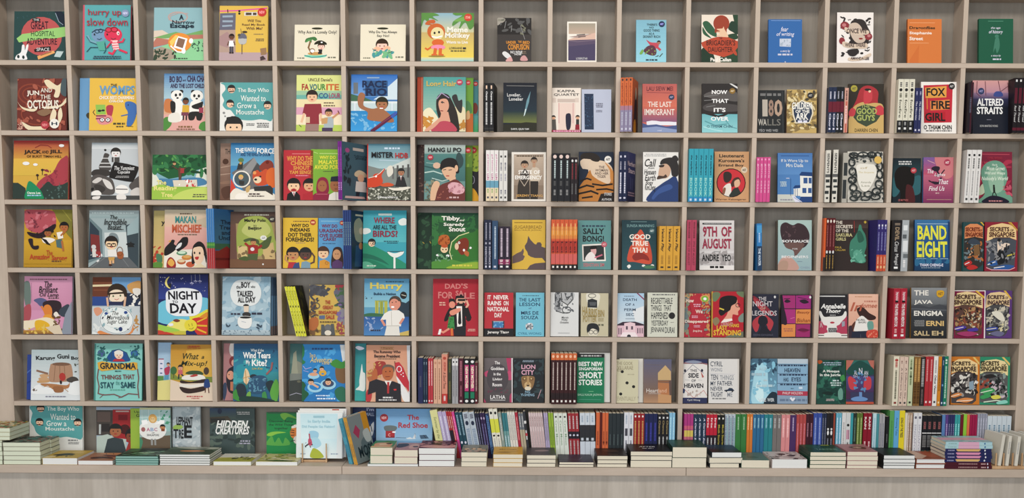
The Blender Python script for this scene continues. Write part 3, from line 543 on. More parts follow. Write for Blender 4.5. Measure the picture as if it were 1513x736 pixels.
F(PB, 'grey picture book with towering cupcakes and a black title board', '660 972 76 636 978 472', '''= c4cace;g a9b4ba d5d9dc 636 76 975 120;e 222 744 128 8 8;b 4a4644 740 150 770 160 760 190 780 240 770 270 710 270 700 240 725 190;l ddd 5 720 185 765 185;l ddd 6 708 220 776 220;l ddd 6 704 245 778 245;b 3a3634 645 300 660 270 700 262 760 270 780 300 700 320;h e8e4e2 2a2624 812 148 32;p 4a4846 785 178 836 178 836 212 785 212;l eee 4 800 180 800 210;b 55504e 640 330 680 300 740 310 790 340 800 430 720 440 640 420;b cfcac6 650 350 690 320 720 330 680 360;b d8d4d0 720 330 770 350 790 400 750 390;b 3a3634 660 380 700 370 740 400 700 430;b efece8 648 420 690 410 710 440 650 450;b efece8 810 390 850 370 895 390 890 430 815 430;l 55504e 6 812 400 890 402;b 55504e 900 380 940 330 978 310 978 400 940 420;b cfcac6 910 420 950 390 978 400 978 460 930 460;p 444 636 445 978 445 978 472 636 472;b e6e2de 650 455 700 450 690 470 650 472;b e6e2de 820 440 870 436 880 470 820 472;
b 1d1b1b 770 300 795 225 820 212 950 240 962 262 935 335 910 350 780 325;Ti e6e6e6 802 240 936 268 The Yummiest;Ti e6e6e6 824 270 906 298 Cupcake;d aaa 806 308 900 322 2;b 1d1b1b 640 395 660 392 655 410 640 412''')
F(PB, 'landscape green picture book with a tall leafy tree', '1068 1450 160 1062 1462 474', '''= 5a9a8a 4a7;g 9cc4c0 6fa3b8 1062 160 1462 380;b dfe3d4 1062 280 1090 300 1120 350 1130 380 1062 390;b dfe3d4 1370 310 1400 260 1450 250 1462 380 1380 380;b 4a80a8 1110 330 1200 330 1400 320 1440 370 1200 390;p 1f5a34 1062 160 1462 160 1462 240 1400 260 1330 280 1290 310 1180 330 1120 300 1062 262;s 357a48 3 26 30 1070 170 1455 290;s 174428 5 22 26 1070 170 1455 300;s 5a9a50 8 14 16 1080 165 1450 270;p 5a4032 1240 405 1252 330 1246 260 1262 240 1272 300 1262 405;l 5a4032 7 1255 270 1205 240;l 5a4032 7 1262 290 1300 250;p a33a3a 1262 255 1288 255 1288 290 1262 290;h c99a70 321 1220 222 12;p dcd2c0 1210 340 1380 335 1385 385 1220 390;s c44 2 10 10 1300 340 1370 385;s fff 6 8 9 1220 330 1360 380;g 8fb944 b0cc58 1062 385 1462 474;b 9cc24c 1062 400 1120 370 1200 390 1250 440 1062 474;b c3d46a 1250 430 1340 400 1462 390 1462 474 1220 474;
Tb e9e08a 1098 340 1166 372 The;Tb e9e08a 1078 378 1240 422 Reading;Tb e9e08a 1130 426 1212 458 Tree;d 554 1352 436 1452 444;d 554 1352 450 1440 458''')
C(300, 195)
F(PB, 'brown planet patterned picture book edge behind the blue mountain adventure cover', '112 206 80 118 206 476', '= 7a5a4a 433;g 9a7f70 6a4a3c 112 80 206 476;T 222 146 120 200 156 THE;e 4a3024 152 208 22 20;l b59a88 5 118 250 200 235;l b59a88 5 118 300 200 290;b 8a6a58 120 350 200 340 200 360 120 365;b 55382c 125 400 190 380 200 440 150 470', k=1)
F(PB, 'blue picture book with an orange lion and a rocky peak', '194 505 78 190 508 482', '''= 3f86b8 345;g 2f74a8 6aa8c8 190 78 508 240;Tbj eef2f2 226 116 284 150 THE;Tbj eef2f2 290 112 366 140 KUNG FU;Tbj eef2f2 376 116 500 156 FORCE;T 1d3a6a 262 148 466 172 AND THE RINGS OF DOOM;p 6a6a6c 200 290 355 180 375 215 420 260 470 330 340 420 300 440;p 8f8f90 355 180 375 215 330 300 270 280;p 4a4a4c 340 280 380 220 410 260 370 350;e 5a7a4a 265 200 20 16;p 333 245 225 280 215 275 262 235 270;e c94 262 222 9 9;b 8a3a2e 395 240 440 200 480 210 490 250 440 290 400 270;e 6a2018 448 215 12 12;
b c8502e 350 290 380 270 400 285 440 262 470 300 450 370 380 380 350 340;e e9d2b0 380 340 28 24;b d9682e 450 270 500 260 508 380 470 390 440 340;e 222 400 316 8 6;e 222 368 338 10 8;e e89a5a 360 290 12 12;p c43 195 330 230 400 195 440 190 440;o eee8dc 9 270 335 57 56;e 4a5a60 270 335 48 46;h e0b080 d9b050 265 322 16;p 333 250 345 290 350 285 378 255 375;b e9e2d4 190 440 230 400 290 420 350 405 420 410 500 440 508 482 190 482;b c9a870 300 400 330 380 325 420 305 430;p 333 355 390 470 380 490 400 490 450 440 420 360 420;d 433 315 436 402 446;d 433 290 452 430 460;b f2ece2 240 440 300 440 310 470 230 475''')
F(NB, 'red paperback with two cartoon faces, standing beside the lime green one', '566 768 128 562 768 482', '''= b8303a 8a2028;l e0908c 4 625 154 745 154;Tb e0a04a 588 170 764 206 WHY DO THE;Tb e0a04a 614 206 764 236 CHINESE;Tb e0a04a 632 240 744 268 SHOUT;Tb e0a04a 604 272 756 298 YAM SENG?;h f0c8a0 1d1a1a 634 378 45;e a33 634 412 20 10;p 1d1a1a 584 482 590 440 615 424 655 424 678 450 680 482;p eee 620 424 648 424 636 455;p a33 630 428 640 428 638 460;h e0a880 1d1a1a 742 376 42;p b02a35 692 482 698 440 768 424 768 482;d e9a 640 306 735 312''', t=.02, lean=7)
F(NB, 'lime green paperback with a woman in a crimson headscarf', '750 975 122 752 975 482', '''= 7faf3c 5a8a2a;l c6e08a 4 812 152 960 152;l c6e08a 3 770 142 800 152;Tb e9e24a 812 168 926 192 WHY DO;Tb e9e24a 806 198 940 228 MALAYS;Tb e9e24a 776 232 974 264 AVOID PORK?;d 443 830 276 910 281;b 8f2440 790 410 800 340 835 318 870 340 880 410 860 440 810 440;b 8f2440 766 482 775 440 830 425 885 440 896 482;e a86a44 832 382 32 40;l 422 4 818 378 826 378;l 422 4 838 378 846 378;l c96a7a 4 790 440 870 440;e a86a44 926 378 40 46;p 1f2838 888 350 894 316 950 310 975 322 975 350;l 422 4 912 375 922 375;l 422 4 932 375 942 375;l 422 4 920 402 938 402;p ebe6dc 876 482 882 444 915 424 975 428 975 482;l 9a9488 3 928 426 930 482''', t=.02, lean=7)
F(PB, 'picture book with an orange merlion shape and black and red title', '1142 1456 84 1144 1458 486', '''= 6a97a6 c33;r c33a2e 1142 84 1150 486;g 5a8a9c a8c4c8 1150 84 1458 260;d cde 1256 110 1376 122;Tbj 1d1d20 1174 144 1332 186 MISTER;Tbj b03030 1344 150 1436 188 HDB;l cde 3 1230 200 1376 206;p c8d0cc 1270 262 1456 180 1458 260 1300 300;p 7f8682 1150 240 1270 270 1300 260 1458 250 1458 400 1150 400;b 4a4f4c 1150 330 1200 350 1290 370 1350 380 1300 400 1150 400;l 666 14 1330 250 1330 330;l 555 14 1362 240 1362 330;l 6a6a68 14 1400 240 1400 320;l 555 14 1438 232 1438 320;b cc4428 1150 330 1180 325 1195 300 1235 290 1262 262 1270 268 1248 310 1258 350 1240 380 1190 395 1150 400;b cc5530 1240 375 1290 360 1335 372 1320 385 1260 388;l e9e2d4 4 1155 328 1200 316 1236 292 1262 266;e fff 1208 316 7 7;b ddd8cc 1290 250 1320 240 1330 290 1300 320 1285 290;h a8785a 222 1388 285 24;p 2a2a2c 1345 390 1360 325 1385 310 1410 322 1432 390;p ddd 1380 312 1394 312 1388 345;p a33 1386 318 1391 318 1389 350;r 5a5c50 1150 394 1458 486;s c9c9ba 3 90 9 1152 396 1456 484;s 3a3c34 5 50 8 1152 396 1456 484;b e4ded0 1296 396 1350 400 1440 390 1456 400 1400 416 1330 416;Ti eee 1224 456 1370 478 Greenberry''')
C(600, 195)
F(PB, 'dark maroon picture book edge at the start of the shelf cell with the seaside girl', '78 132 90 76 130 490', '= 3a2826 222;s 6a5048 5 20 10 80 95 128 480;r 2a1c1c 78 90 90 490', k=1)
F(PB, 'yellow green picture book edge furthest behind the seaside girl cover', '455 506 96 452 508 490', '= 26262a 4a6a30;b 9ab040 452 96 508 96 508 260 480 280 452 250;S b33 470 130 22 fbb NEW;s 5a7a30 3 12 10 455 160 505 260;b d8a02a 440 480 450 420 470 400 500 440 508 490;o aab 4 465 340 12 28', k=2)
F(PB, 'olive green picture book edge beside the seaside girl cover', '408 462 96 410 462 490', '= 5f8030 456;S b33 430 130 20 fbb NEW;s 7a9a3a 3 10 14 415 150 455 400;g 4a6a2a 3a5a28 408 250 462 490', k=1)
F(PB, 'picture book with a dark haired girl before a green stormy sea', '126 408 90 126 412 490', '''= 6a8f8c 433;g b4c0bc 8fa8a4 126 90 408 160;g 4f7f7c 3f6a6a 126 155 410 350;l b9cfc8 8 130 290 190 280 250 300;l b9cfc8 6 180 330 250 350 290 340;l 8fb0aa 5 140 220 240 230;l 2f5555 9 130 245 200 262 250 250;s 5a5a4c 6 24 18 130 340 220 488;s 8a8a74 9 18 12 130 345 210 488;Tbj 1d1d20 152 112 268 144 HANG;Tbj 1d1d20 284 112 308 144 LI;Tbj 1d1d20 324 112 382 144 PO;S a83040 168 182 20 fbb NEW;b 33494a 340 240 350 160 372 150 395 190 390 240 360 262;e d4b098 212 240 26 22;b 1d1b1c 235 260 245 210 290 185 340 195 362 240 366 290 330 290 280 250 250 270;b d9b090 248 270 290 250 335 260 345 300 330 335 290 340 262 310;e d9b090 348 260 12 24;l 322 5 258 272 276 268;l 322 5 296 272 316 270;l a33 7 280 314 298 314;p d9b090 300 330 345 320 345 360 305 365;b 6a3430 180 490 200 430 240 380 300 355 350 340 408 400 408 490;b d9b090 170 490 175 400 205 350 235 370 215 430 200 490;b d9a8b0 290 390 320 360 380 370 408 410 390 440 330 440;s b8808a 3 14 12 300 370 400 430;s 9a5a4c 3 12 8 220 400 320 480;d caa 300 462 370 474''')
F(NB, 'white bordered paperback with a sepia photograph of a couple', '736 980 142 736 976 494', '''= e9e4dc;p a89788 752 158 964 156 962 480 752 480;g c0ae9c 9a8878 754 166 962 380;p 8a7868 752 380 962 380 962 480 752 480;p 3a332e 776 480 780 380 800 290 830 260 860 290 864 480;h b89478 2f2622 828 232 26;p cabcaa 868 360 872 270 892 240 930 260 938 340 925 360;p 2f2a27 868 350 925 350 920 480 868 480;p b89478 884 225 906 225 904 252 886 252;h b89478 2a2420 895 202 22;l b8a898 5 790 330 826 386 860 330;d 543 764 166 956 174;Tbj f4f0ea 784 272 880 300 STATE;Tb f4f0ea 892 272 936 300 OF;Tbj f4f0ea 760 310 952 338 EMERGENCY;Tj d9a860 768 446 954 468 JEREMY TIANG''', lean=6, pages='w')
F(NB, 'navy paperback with a bare backed figure wrapped in tiger stripes', '1200 1448 140 1206 1448 494', '''= 1f2a3c;b 2a2420 1210 180 1230 150 1290 150 1330 190 1300 210 1240 220;b d9c4ae 1210 210 1245 190 1260 240 1230 262;p d9c4ae 1210 220 1250 190 1300 195 1310 215 1290 270 1240 262 1215 240;b dcc6ae 1280 210 1340 200 1400 215 1440 260 1440 330 1420 370 1350 350 1300 310 1270 280;b 2a2420 1255 150 1310 150 1350 180 1340 210 1290 200;b b87838 1206 400 1250 330 1280 270 1300 310 1360 350 1420 365 1436 290 1448 290 1448 494 1206 494;b c88848 1385 215 1425 250 1445 290 1440 360 1425 330 1420 270;l 221a16 13 1206 400 1260 380 1310 390;l 221a16 12 1215 350 1260 330 1290 340;l 221a16 13 1206 440 1290 420 1340 440;l 221a16 12 1300 370 1370 380 1440 370;l 221a16 12 1330 410 1400 405 1445 415;l 221a16 12 1230 470 1300 460;T 433 1315 240 1412 326 THE|WOMAN|AND HER|TIGER;S e9e6e0 1408 194 25 222 AET;p 26201e 1360 440 1448 430 1448 494 1340 494;Tj ddd 1384 432 1436 452 STORIES;Tj ddd 1366 472 1436 488 AUTHOR''', lean=7)
C(900, 195)
F(NB, 'white paperback with a man in a black turban and blue robe', '240 484 142 236 482 494', '''= e6e4e0;d aaa 244 154 400 172 2;b 2a3f70 270 494 290 430 350 380 410 340 470 320 484 494;b 3a5590 300 460 350 400 420 370 440 400 350 440 310 480;b 2f2c2c 358 230 370 195 420 180 465 190 484 240 480 310 440 310 430 260 400 225;b 2f2c2c 440 180 465 165 484 190 470 210;b c9a58c 345 290 360 240 400 225 430 260 420 310 390 330 350 320;b 4a3a32 335 335 345 310 380 312 395 300 405 320 370 330;b 3a302c 350 236 385 232 380 248 355 250;
Ti 1d1d1d 250 190 330 246 Call;Ti 222 274 248 316 262 from;Ti 1d1d1d 246 264 328 302 Heaven;Ti 222 290 290 312 302 and;Ti 1d1d1d 250 304 326 346 Earth;Ti 1d1d1d 256 344 308 384 Boey;Ti 1d1d1d 250 372 324 426 KimCheng''', lean=7)
F(NB, 'tan paperback with a red disc showing two people back to back', '735 980 138 735 976 495', '''= c99a70 a67b54;Tbj 222 768 156 944 180 Lieutenant;Tbj 222 764 190 946 214 Kurosawa's;Tbj 222 764 226 942 250 Errand Boy;e 211 852 360 103 103;e c8343c 852 360 97 97;b 332a28 800 290 830 280 856 300 850 340 820 360 800 340;b e4ddd4 800 440 795 400 820 370 850 370 850 450 820 452;b 4a302a 850 370 870 330 905 320 920 350 905 370 880 380 860 390;b d9b090 875 350 905 335 915 360 905 385 880 390;p 2f3530 835 452 870 400 900 390 920 430 890 450 850 460;b 8a5a44 790 430 800 395 815 400 805 440;S d8c8b0 945 268 22 433 AET;T 311 742 471 956 487 Warran Kalasegaran''', lean=7)
F(NB, 'mid blue paperback with a white house and dark blue roofs', '1184 1420 148 1176 1418 494', '''= 4f80ba 385a8a;g 4a78b4 5c8cc4 1176 148 1420 300;l 2a4a80 4 1205 168 1396 168;Tj dfe6ea 1206 192 1390 218 If It Were Up to;T dfe6ea 1240 222 1356 248 Mrs Dada;p c9ccc4 1176 440 1300 440 1310 494 1176 494;p e6e6e0 1335 300 1416 306 1416 460 1335 455;p 1f3f74 1330 300 1345 280 1420 284 1420 312 1335 308;r 33558c 1358 322 1386 362;r 33558c 1394 322 1414 362;r 33558c 1350 394 1378 430;r 33558c 1390 394 1414 430;p e6e6e0 1290 400 1336 395 1336 450 1290 450;p 1f3f74 1284 396 1300 376 1336 374 1336 392;l 33558c 4 1300 400 1300 450;l 33558c 4 1315 400 1315 450;p 24427a 1340 455 1418 455 1418 494 1320 494;p dde 1276 452 1290 450 1350 494 1300 494;l 5577a0 3 1290 460 1340 494;l 24427a 3 1270 330 1268 450;l ccd 5 1240 326 1260 326;d cdd 1196 350 1240 384 4;d 889 1190 474 1280 482''', lean=7)
C(1193, 195)
F(NB, 'white paperback ringed with black coiled snakes', '292 540 138 280 528 494', '''= dcd8ce 998;o 2a2f30 12 335 165 30 18;o 33393a 11 400 160 34 16;o 2a2f30 12 460 162 30 18;o 2a2f30 11 500 165 22 20;o 33393a 12 318 215 20 26;o 2a2f30 12 512 240 18 28;o 33393a 11 320 280 22 26;o 2a2f30 12 508 300 20 28;o 2a2f30 11 316 340 26 22;o 33393a 12 500 370 24 28;o 2a2f30 12 320 395 24 24;o 2a2f30 12 480 420 28 22;o 33393a 12 340 440 30 24;o 2a2f30 12 420 440 28 20;o 33393a 12 320 470 26 16;o 2a2f30 12 470 460 32 18;o 33393a 10 400 470 30 14;l 2a2f30 12 305 165 380 175 440 170 510 185;l 2a2f30 12 340 310 372 322;s 3a4040 3 36 12 300 150 340 480;s 3a4040 5 30 12 480 150 525 480;s 3a4040 6 30 11 330 145 500 215;s 3a4040 8 30 11 330 430 500 485;
b e6e3da 340 250 370 230 430 232 470 240 482 290 460 350 430 400 400 425 370 410 350 360 345 300;S d9b460 494 203 26;Ti c9b98a 356 284 464 300 The Serpents;T b9a983 368 252 420 266 of;T 998 368 352 440 366 Amanda;T 998 374 376 430 390 Lee''', lean=8)
F(NB, 'near black paperback with a shadowy head in teal smoke', '603 792 184 592 790 494', '''= 16222a;g 17242c 24464c 592 184 792 330;b 2f6068 600 330 640 310 650 400 620 450 592 440;b 2f6068 740 320 790 310 790 420 740 440 730 380;b 14100f 612 300 640 250 690 240 735 260 748 310 740 370 710 420 700 494 650 494 650 420 620 380;b 4a1f22 690 380 715 370 740 400 750 494 690 494;d ccc 638 204 726 214;d ccc 638 220 728 230;S b33a44 742 270 20 dbb AET;T b66 634 470 704 484 LEE MATTHEW''', lean=6)
F(NB, 'violet to pink gradient paperback with a diving figure and white script', '822 1036 178 808 1034 492', '''= 7a4a7c 57a;g 7a5a98 b8506a 808 178 1036 300;g b8607a 7a2f5a 808 298 1036 494;b c97a80 900 178 1036 178 1034 300 960 320;l d8a9b0 4 850 200 900 220;Ti efe6ea 846 260 890 290 The;Ti efe6ea 896 288 976 314 Lights;Ti efe6ea 926 330 998 364 That;Ti efe6ea 852 378 970 410 Find Us;b 2a1f2e 875 255 900 240 935 245 930 270 900 275;l 2a1f2e 12 915 270 930 300 910 305;l 2a1f2e 8 940 300 970 265;l 2a1f2e 12 945 320 930 355 880 350;l 2a1f2e 9 930 360 900 362 855 340;S a83a54 990 214 23 edd AET;l b98 3 836 470 1020 470;d caa 900 422 930 430''', lean=6)
F(NB, 'crimson paperback with a mint green archway and tiny walking figure', '1206 1450 140 1184 1430 490', '''= 7a1f38 5a1a30;l c05060 4 1220 156 1430 158;s a8324a 4 50 24 1200 190 1430 440;b b8c4a8 1190 440 1230 430 1250 400 1230 360 1190 420;b 6a9a84 1225 320 1230 260 1270 215 1330 200 1380 220 1405 270 1400 340 1380 400 1420 440 1430 490 1190 490 1240 430;b 8fb49c 1270 300 1300 260 1350 260 1375 300 1370 400 1290 420;s c05468 5 14 14 1370 380 1425 440;b 1f1a2c 1225 490 1240 462 1300 440 1380 460 1400 490;l 1f2420 14 1308 385 1308 420;e 1f2420 1308 374 7 8;l 1f2420 6 1300 420 1294 440;l 1f2420 6 1314 420 1322 440;T a34 1276 176 1376 192 CYRIL WONG;Ti e4efe0 1304 222 1340 238 When the;Ti e4efe0 1264 240 1390 268 Moon Grows;Ti e4efe0 1250 276 1392 302 Wild and Weeps;Ti e4efe0 1224 310 1410 344 Nobody's World;d c88 1260 474 1360 482''', lean=8)

# fourth shelf
C(0, 295)
F(PB, 'mustard yellow picture book with a pink turban and two tumbling children', '186 508 70 165 500 468', '''= c2972c;p 7f7a34 370 70 508 70 506 280 470 240 420 160;l 9a9440 6 440 70 500 150;g cda032 b58a28 165 280 508 468;b b0505a 186 80 260 72 370 78 395 120 390 190 330 230 230 225 186 170;s c8707a 3 18 18 195 85 385 200;s 7a3440 4 14 12 195 85 385 200;b 2a1c22 200 225 280 235 350 190 392 170 390 200 340 250 280 270 220 255;s 1d1518 5 20 8 205 220 390 260;h a06038 1f1818 340 230 26;b efe6dc 300 270 350 265 390 280 350 305 310 300;p 1f1c1c 290 265 330 310 360 320 330 280;h b06a3c 1a1616 452 190 30;p efe9e0 400 230 440 222 446 268 410 275;p 4f6a6c 395 280 436 275 440 340 400 330;l b06a3c 12 436 290 445 355;l b06a3c 12 470 210 430 250;b 2a2026 205 280 235 275 240 320 275 320 270 345 230 340;T b5482a 328 352 370 388 The;Tb b5482a 210 380 350 426 Amazing;Tb b5482a 364 388 470 430 Sarong;d 643 358 424 430 432;l b08a24 3 170 445 500 445''')
F(PB, 'grey picture book with a bespectacled child in a covered market lane', '638 970 76 618 966 470', '''= 9cadb0;g a9b8ba 8fa5a8 618 76 970 130;d cdd 646 90 936 98;p 6a7f84 636 125 720 210 720 400 620 440;p 2f3c48 640 150 700 220 700 400 620 420;p 7a3030 640 240 700 250 706 380 640 360;p c9d2d2 735 230 895 225 895 400 735 400;b 7f8c90 760 300 770 240 800 232 825 250 830 300;p 3a474e 880 180 966 150 966 470 900 440;p 9ab0b4 890 190 970 110 970 230 890 250;p 5f6366 620 470 720 400 900 400 966 470;l 7a7e80 4 640 470 740 400;l 7a7e80 4 780 470 790 400;l 7a7e80 4 900 465 850 400;e 1d2024 912 310 30 10;p 222 890 330 915 290 940 330;e ccc 660 330 16 16;p d8d4ce 648 345 676 345 680 400 650 400;p 9a3434 672 360 708 362 706 402 676 400;s ddd 5 6 10 630 385 720 440;
Ti 222 778 110 826 140 The;Ti 222 736 136 888 178 Incredible;Ti 222 760 174 852 210 Basket;d 333 790 206 866 212;h f0cfa8 26201e 782 304 44;o 222 5 766 316 15 11;o 222 5 798 316 15 11;p e8e4de 756 350 816 346 822 396 758 396;b a05a34 820 370 850 360 866 380 858 410 828 408;o 7a4a2a 4 840 360 20 30;p c99a50 760 400 806 400 800 425 764 425;l e0b080 14 774 425 774 450;l e0b080 14 794 425 794 440;e 4a2a1c 774 454 12 7''')
F(PB, 'sand coloured picture book edge behind the peach bird cover', '1068 1160 78 1070 1160 474', '= c9a86c;g b5a870 d0b070 1068 78 1160 474;Tb 222 1122 152 1150 186 y;s b5402e 3 12 18 1072 330 1130 440;b 4a7a5a 1090 380 1130 390 1130 440 1100 440;b 5a8a3a 1072 440 1130 440 1130 474 1072 474', k=1)
F(PB, 'peach picture book with a black crow and a smiling girl over food', '1146 1450 72 1146 1444 472', '''= dcae9c c9b;g c9c0a8 e0b8a0 1146 72 1450 200;g e0b0a4 d89c94 1146 190 1450 350;p c4b49c 1320 160 1450 120 1450 200;d 654 1248 96 1340 104;Tbj 3a8a88 1222 116 1370 164 MAKAN;Tbj c05a3a 1200 174 1408 232 MISCHIEF;d 765 1244 220 1360 228;d 765 1234 240 1376 248;p e9e2d4 1146 380 1220 350 1340 345 1450 380 1450 472 1146 472;b 1d1a1c 1150 340 1185 300 1200 280 1220 285 1215 310 1240 330 1200 370 1150 390;b 1d1a1c 1230 320 1260 280 1280 262 1312 265 1310 310 1280 340 1240 360;b ddd 1225 345 1245 310 1270 300 1260 330;p d9a040 1190 282 1172 292 1192 296;e 5a8a68 1270 372 38 16;e c9e0c8 1270 368 28 10;e c9803a 1305 402 36 18;e d9a860 1305 396 26 10;b 9a2a2a 1168 474 1170 420 1195 400 1225 430 1225 474;b e0a850 1172 440 1195 410 1220 440 1200 465;e b5603a 1268 432 30 18;e e0c8a0 1268 426 24 10;e c05a3a 1330 450 30 20;b 1d1818 1345 450 1345 340 1370 300 1400 292 1430 320 1444 380 1440 440 1420 380;b f0cfb0 1348 350 1370 330 1410 330 1425 370 1420 420 1390 450 1360 430;e 222 1360 370 6 9;e 222 1396 372 6 9;b b33 1362 400 1390 396 1384 416 1370 416;p e6d6b0 1360 460 1400 440 1444 472 1350 472''')
C(300, 295)
F(PB, 'dark brown picture book with a child in a red shirt under a green arch', '208 514 86 188 512 482', '''= 5a4438 322;g 4f3c36 6a5040 188 86 514 220;d bba 284 104 462 112;p a08a60 236 170 500 160 506 420 236 420;b 9aa850 250 380 248 220 270 150 330 120 420 120 470 160 490 230 500 380;b b9bf70 280 230 310 170 360 140 440 160 470 230 380 280;p 6a4a40 200 180 240 170 240 420 190 440;p c9ad78 420 330 490 300 506 420 420 420;p d4bb84 248 330 310 330 310 420 248 420;s 7f6a48 3 10 20 250 330 490 410;p 75533c 188 420 514 420 514 482 188 482;b 4a5a34 340 290 300 300 290 285 340 270 390 285 400 310 450 270 480 260 460 330 420 350 390 320;
Tb 1a1818 298 136 440 164 Marky Polo;T 222 358 178 378 186 in;Tb 1a1818 322 190 412 220 Beijing;e e6e6e2 424 270 22 17;d 666 412 264 438 276 2;h c08858 4a4030 356 300 20;p 9a2a26 316 324 350 318 386 322 386 380 318 384;l 9a2a26 16 322 330 300 310;l 9a2a26 16 382 345 410 325;e ddd 348 350 14 13;p 4f5a38 316 384 386 382 380 430 340 425 315 428;b 4a5a30 250 420 290 400 320 410 310 432;S 3a3230 482 138 22 ccb AET;e ddd 420 456 6 6''')
F(NB, 'yellow paperback with two cartoon people saluting', '568 800 128 558 800 482', '''= dcb53a b58a20;d 643 624 150 742 156;S b03a2e 768 160 19 eb8 1;Tb 221c1a 622 170 740 194 WHY DO;Tb 221c1a 614 200 748 226 INDIANS;Tb 221c1a 600 234 760 262 DOT THEIR;Tb 221c1a 584 266 776 296 FOREHEADS?;d a86 650 302 716 308;h c08a5c 1d1818 630 384 44;b 1d1818 590 380 592 440 600 400;l c08a5c 11 600 400 580 395 575 420 600 445;p b5303a 590 482 600 440 650 440 676 470 676 482;p 3a4a7a 625 482 640 450 672 440 676 482;h 5a4038 222 716 384 42;l 5a4038 11 760 375 778 400 775 440 750 450;p 7a9aac 684 482 690 440 720 432 750 445 750 482''', t=.02, lean=7)
F(NB, 'sky blue paperback with two cartoon people, beside the yellow one', '814 985 130 806 985 482', '''= 5c9ccc 47a;Tb 7a2a4a 834 174 940 198 WHY DO;Tb 7a2a4a 818 206 976 232 URASIANS;Tb 7a2a4a 818 240 976 266 OVE SUGEE;Tb 7a2a4a 840 268 930 290 CAKE?;S b03a2e 972 164 16 eb8 1;d 357 836 306 926 312;l 9cd 4 830 152 950 152;h f0c8a0 4a2f22 842 374 40;p d8983a 812 482 816 430 850 420 886 440 886 482;o b5762a 5 865 446 10 10;b 3a2420 900 480 905 370 925 335 965 340 980 400 975 480;e d09a70 936 386 28 36;l 422 4 924 382 932 382;l 422 4 940 382 948 382;p 5a3a6a 900 482 905 440 940 420 975 440 978 482''', t=.02, lean=7)
F(PB, 'turquoise picture book with green hills and a white bird bath', '1116 1424 76 1116 1418 484', '''= 3fa0b0 267;g 3a9cae 5ab4bc 1116 76 1424 300;r c9d8d4 1224 98 1320 112;Tbj 8a2f44 1192 126 1340 168 WHERE;Tbj 1f3a44 1186 180 1352 210 ARE ALL THE;Tbj 8a2f44 1186 218 1362 264 BIRDS?;b dfe6e4 1366 150 1400 130 1424 140 1424 175 1380 180;b dfe6e4 1118 205 1160 205 1168 230 1120 245;d 245 1262 290 1366 297;d 245 1284 302 1360 308;p 2a8a6a 1116 305 1160 310 1220 340 1300 380 1370 420 1418 450 1418 484 1116 484;b 1f6a54 1116 380 1180 390 1250 420 1300 460 1250 440 1180 420 1116 410;p 227a5c 1116 410 1200 430 1260 460 1300 484 1116 484;b 5aa98a 1116 440 1160 440 1200 470 1180 484 1116 484;h e8c8a8 222 1178 305 26;o 222 4 1192 310 8 7;b e6e9e4 1288 366 1340 378 1400 362 1395 385 1350 408 1310 395;l e6e9e4 14 1338 400 1338 482;l 2f4a50 4 1288 366 1400 364;d cdc 1140 462 1208 470''')
C(600, 295)
F(PB, 'dark green picture book edge hiding at the rear of the forest creature cell', '82 178 92 80 178 486', '= 1c3326 132;s 2f5038 3 22 22 85 100 175 480;l b09a40 5 116 300 126 310;l b09a40 5 165 295 172 308', k=1)
F(PB, 'deep green picture book with two small woodland creatures by a leaf', '182 508 94 178 506 486', '''= 23502f 163;g 1f4a34 2a5a30 178 94 508 260;s 35703c 4 40 22 180 110 260 320;s 2f6a3a 6 34 20 400 110 505 300;b 35702f 310 400 320 310 380 250 470 230 508 220 508 430 400 440 330 430;l d9d8a0 6 320 420 305 370 320 300 370 255 440 232;b 4f8a3a 178 440 300 420 400 440 508 430 508 486 178 486;b 8fae3a 300 470 400 450 508 440 508 486 300 486;Tb eeece2 250 118 378 158 Tibby;Ti eeece2 374 138 410 154 and;Tb eeece2 264 164 408 194 Scaredy;Tb eeece2 300 192 416 226 Snout;b b5622e 225 310 235 260 270 248 300 260 305 310 260 322;s 8a4018 3 10 12 230 260 300 310;e e6c8a0 268 350 26 26;e b5522c 270 328 24 12;e 222 258 352 5 5;e 222 280 352 5 5;e eee 226 392 16 8;e eee 292 396 12 9;b 7a2f1e 350 310 380 280 420 270 440 300 430 360 390 390 360 350;b b5643a 410 360 440 370 435 400 410 385;e e0c0a0 355 330 14 24;e eee 372 304 8 9;e eee 406 356 8 9;e 222 372 304 3 4;l 9ad 4 450 340 456 344;e eee 452 340 8 8;d d0c850 320 458 466 470;s 6a9a70 8 14 14 200 390 340 430''')
F(NB, 'mustard paperback with two dark heads in silhouette', '740 974 142 740 972 494', '''= d6b045 b08f30;l 7a5a20 5 756 162 952 162;Tj 8a6a2a 756 182 948 206 SUGARBREAD;Tj 8a6a2a 756 210 948 224 BALLI KAUR JASWAL;p 5a4c4e 853 256 870 285 895 312 908 318 918 302 938 302 948 316 946 332 972 342 972 440 950 414 900 414 870 405 852 392 846 370 832 350 828 328 845 300;p 6a5654 742 402 775 380 802 368 818 345 823 368 816 392 830 402 818 428 790 442 742 455;p 5a4c4e 846 494 866 466 900 452 944 448 972 446 972 494''', lean=7)
F(NB, 'grey teal paperback with a framed photo of a woman smoking', '1204 1434 146 1200 1430 494', '''= 5f9090 366;d 345 1226 180 1394 192;Tbj 1d2426 1238 202 1386 244 SALLY;Tbj 1d2426 1236 254 1384 298 BONG!;p ece6de 1230 318 1390 310 1396 434 1234 438;p 2f3434 1240 328 1382 320 1386 424 1242 428;b d9a8a8 1290 350 1320 330 1330 370 1310 400;b e9e4e2 1255 428 1265 390 1300 370 1330 428;l c96a80 10 1320 410 1370 390;b 1d1a1a 1285 350 1295 328 1325 326 1335 345 1310 350;S b85a68 1385 316 20 ebb AET;T c86a70 1238 448 1384 474 SEBASTIAN SIM''', lean=7)
C(900, 295)
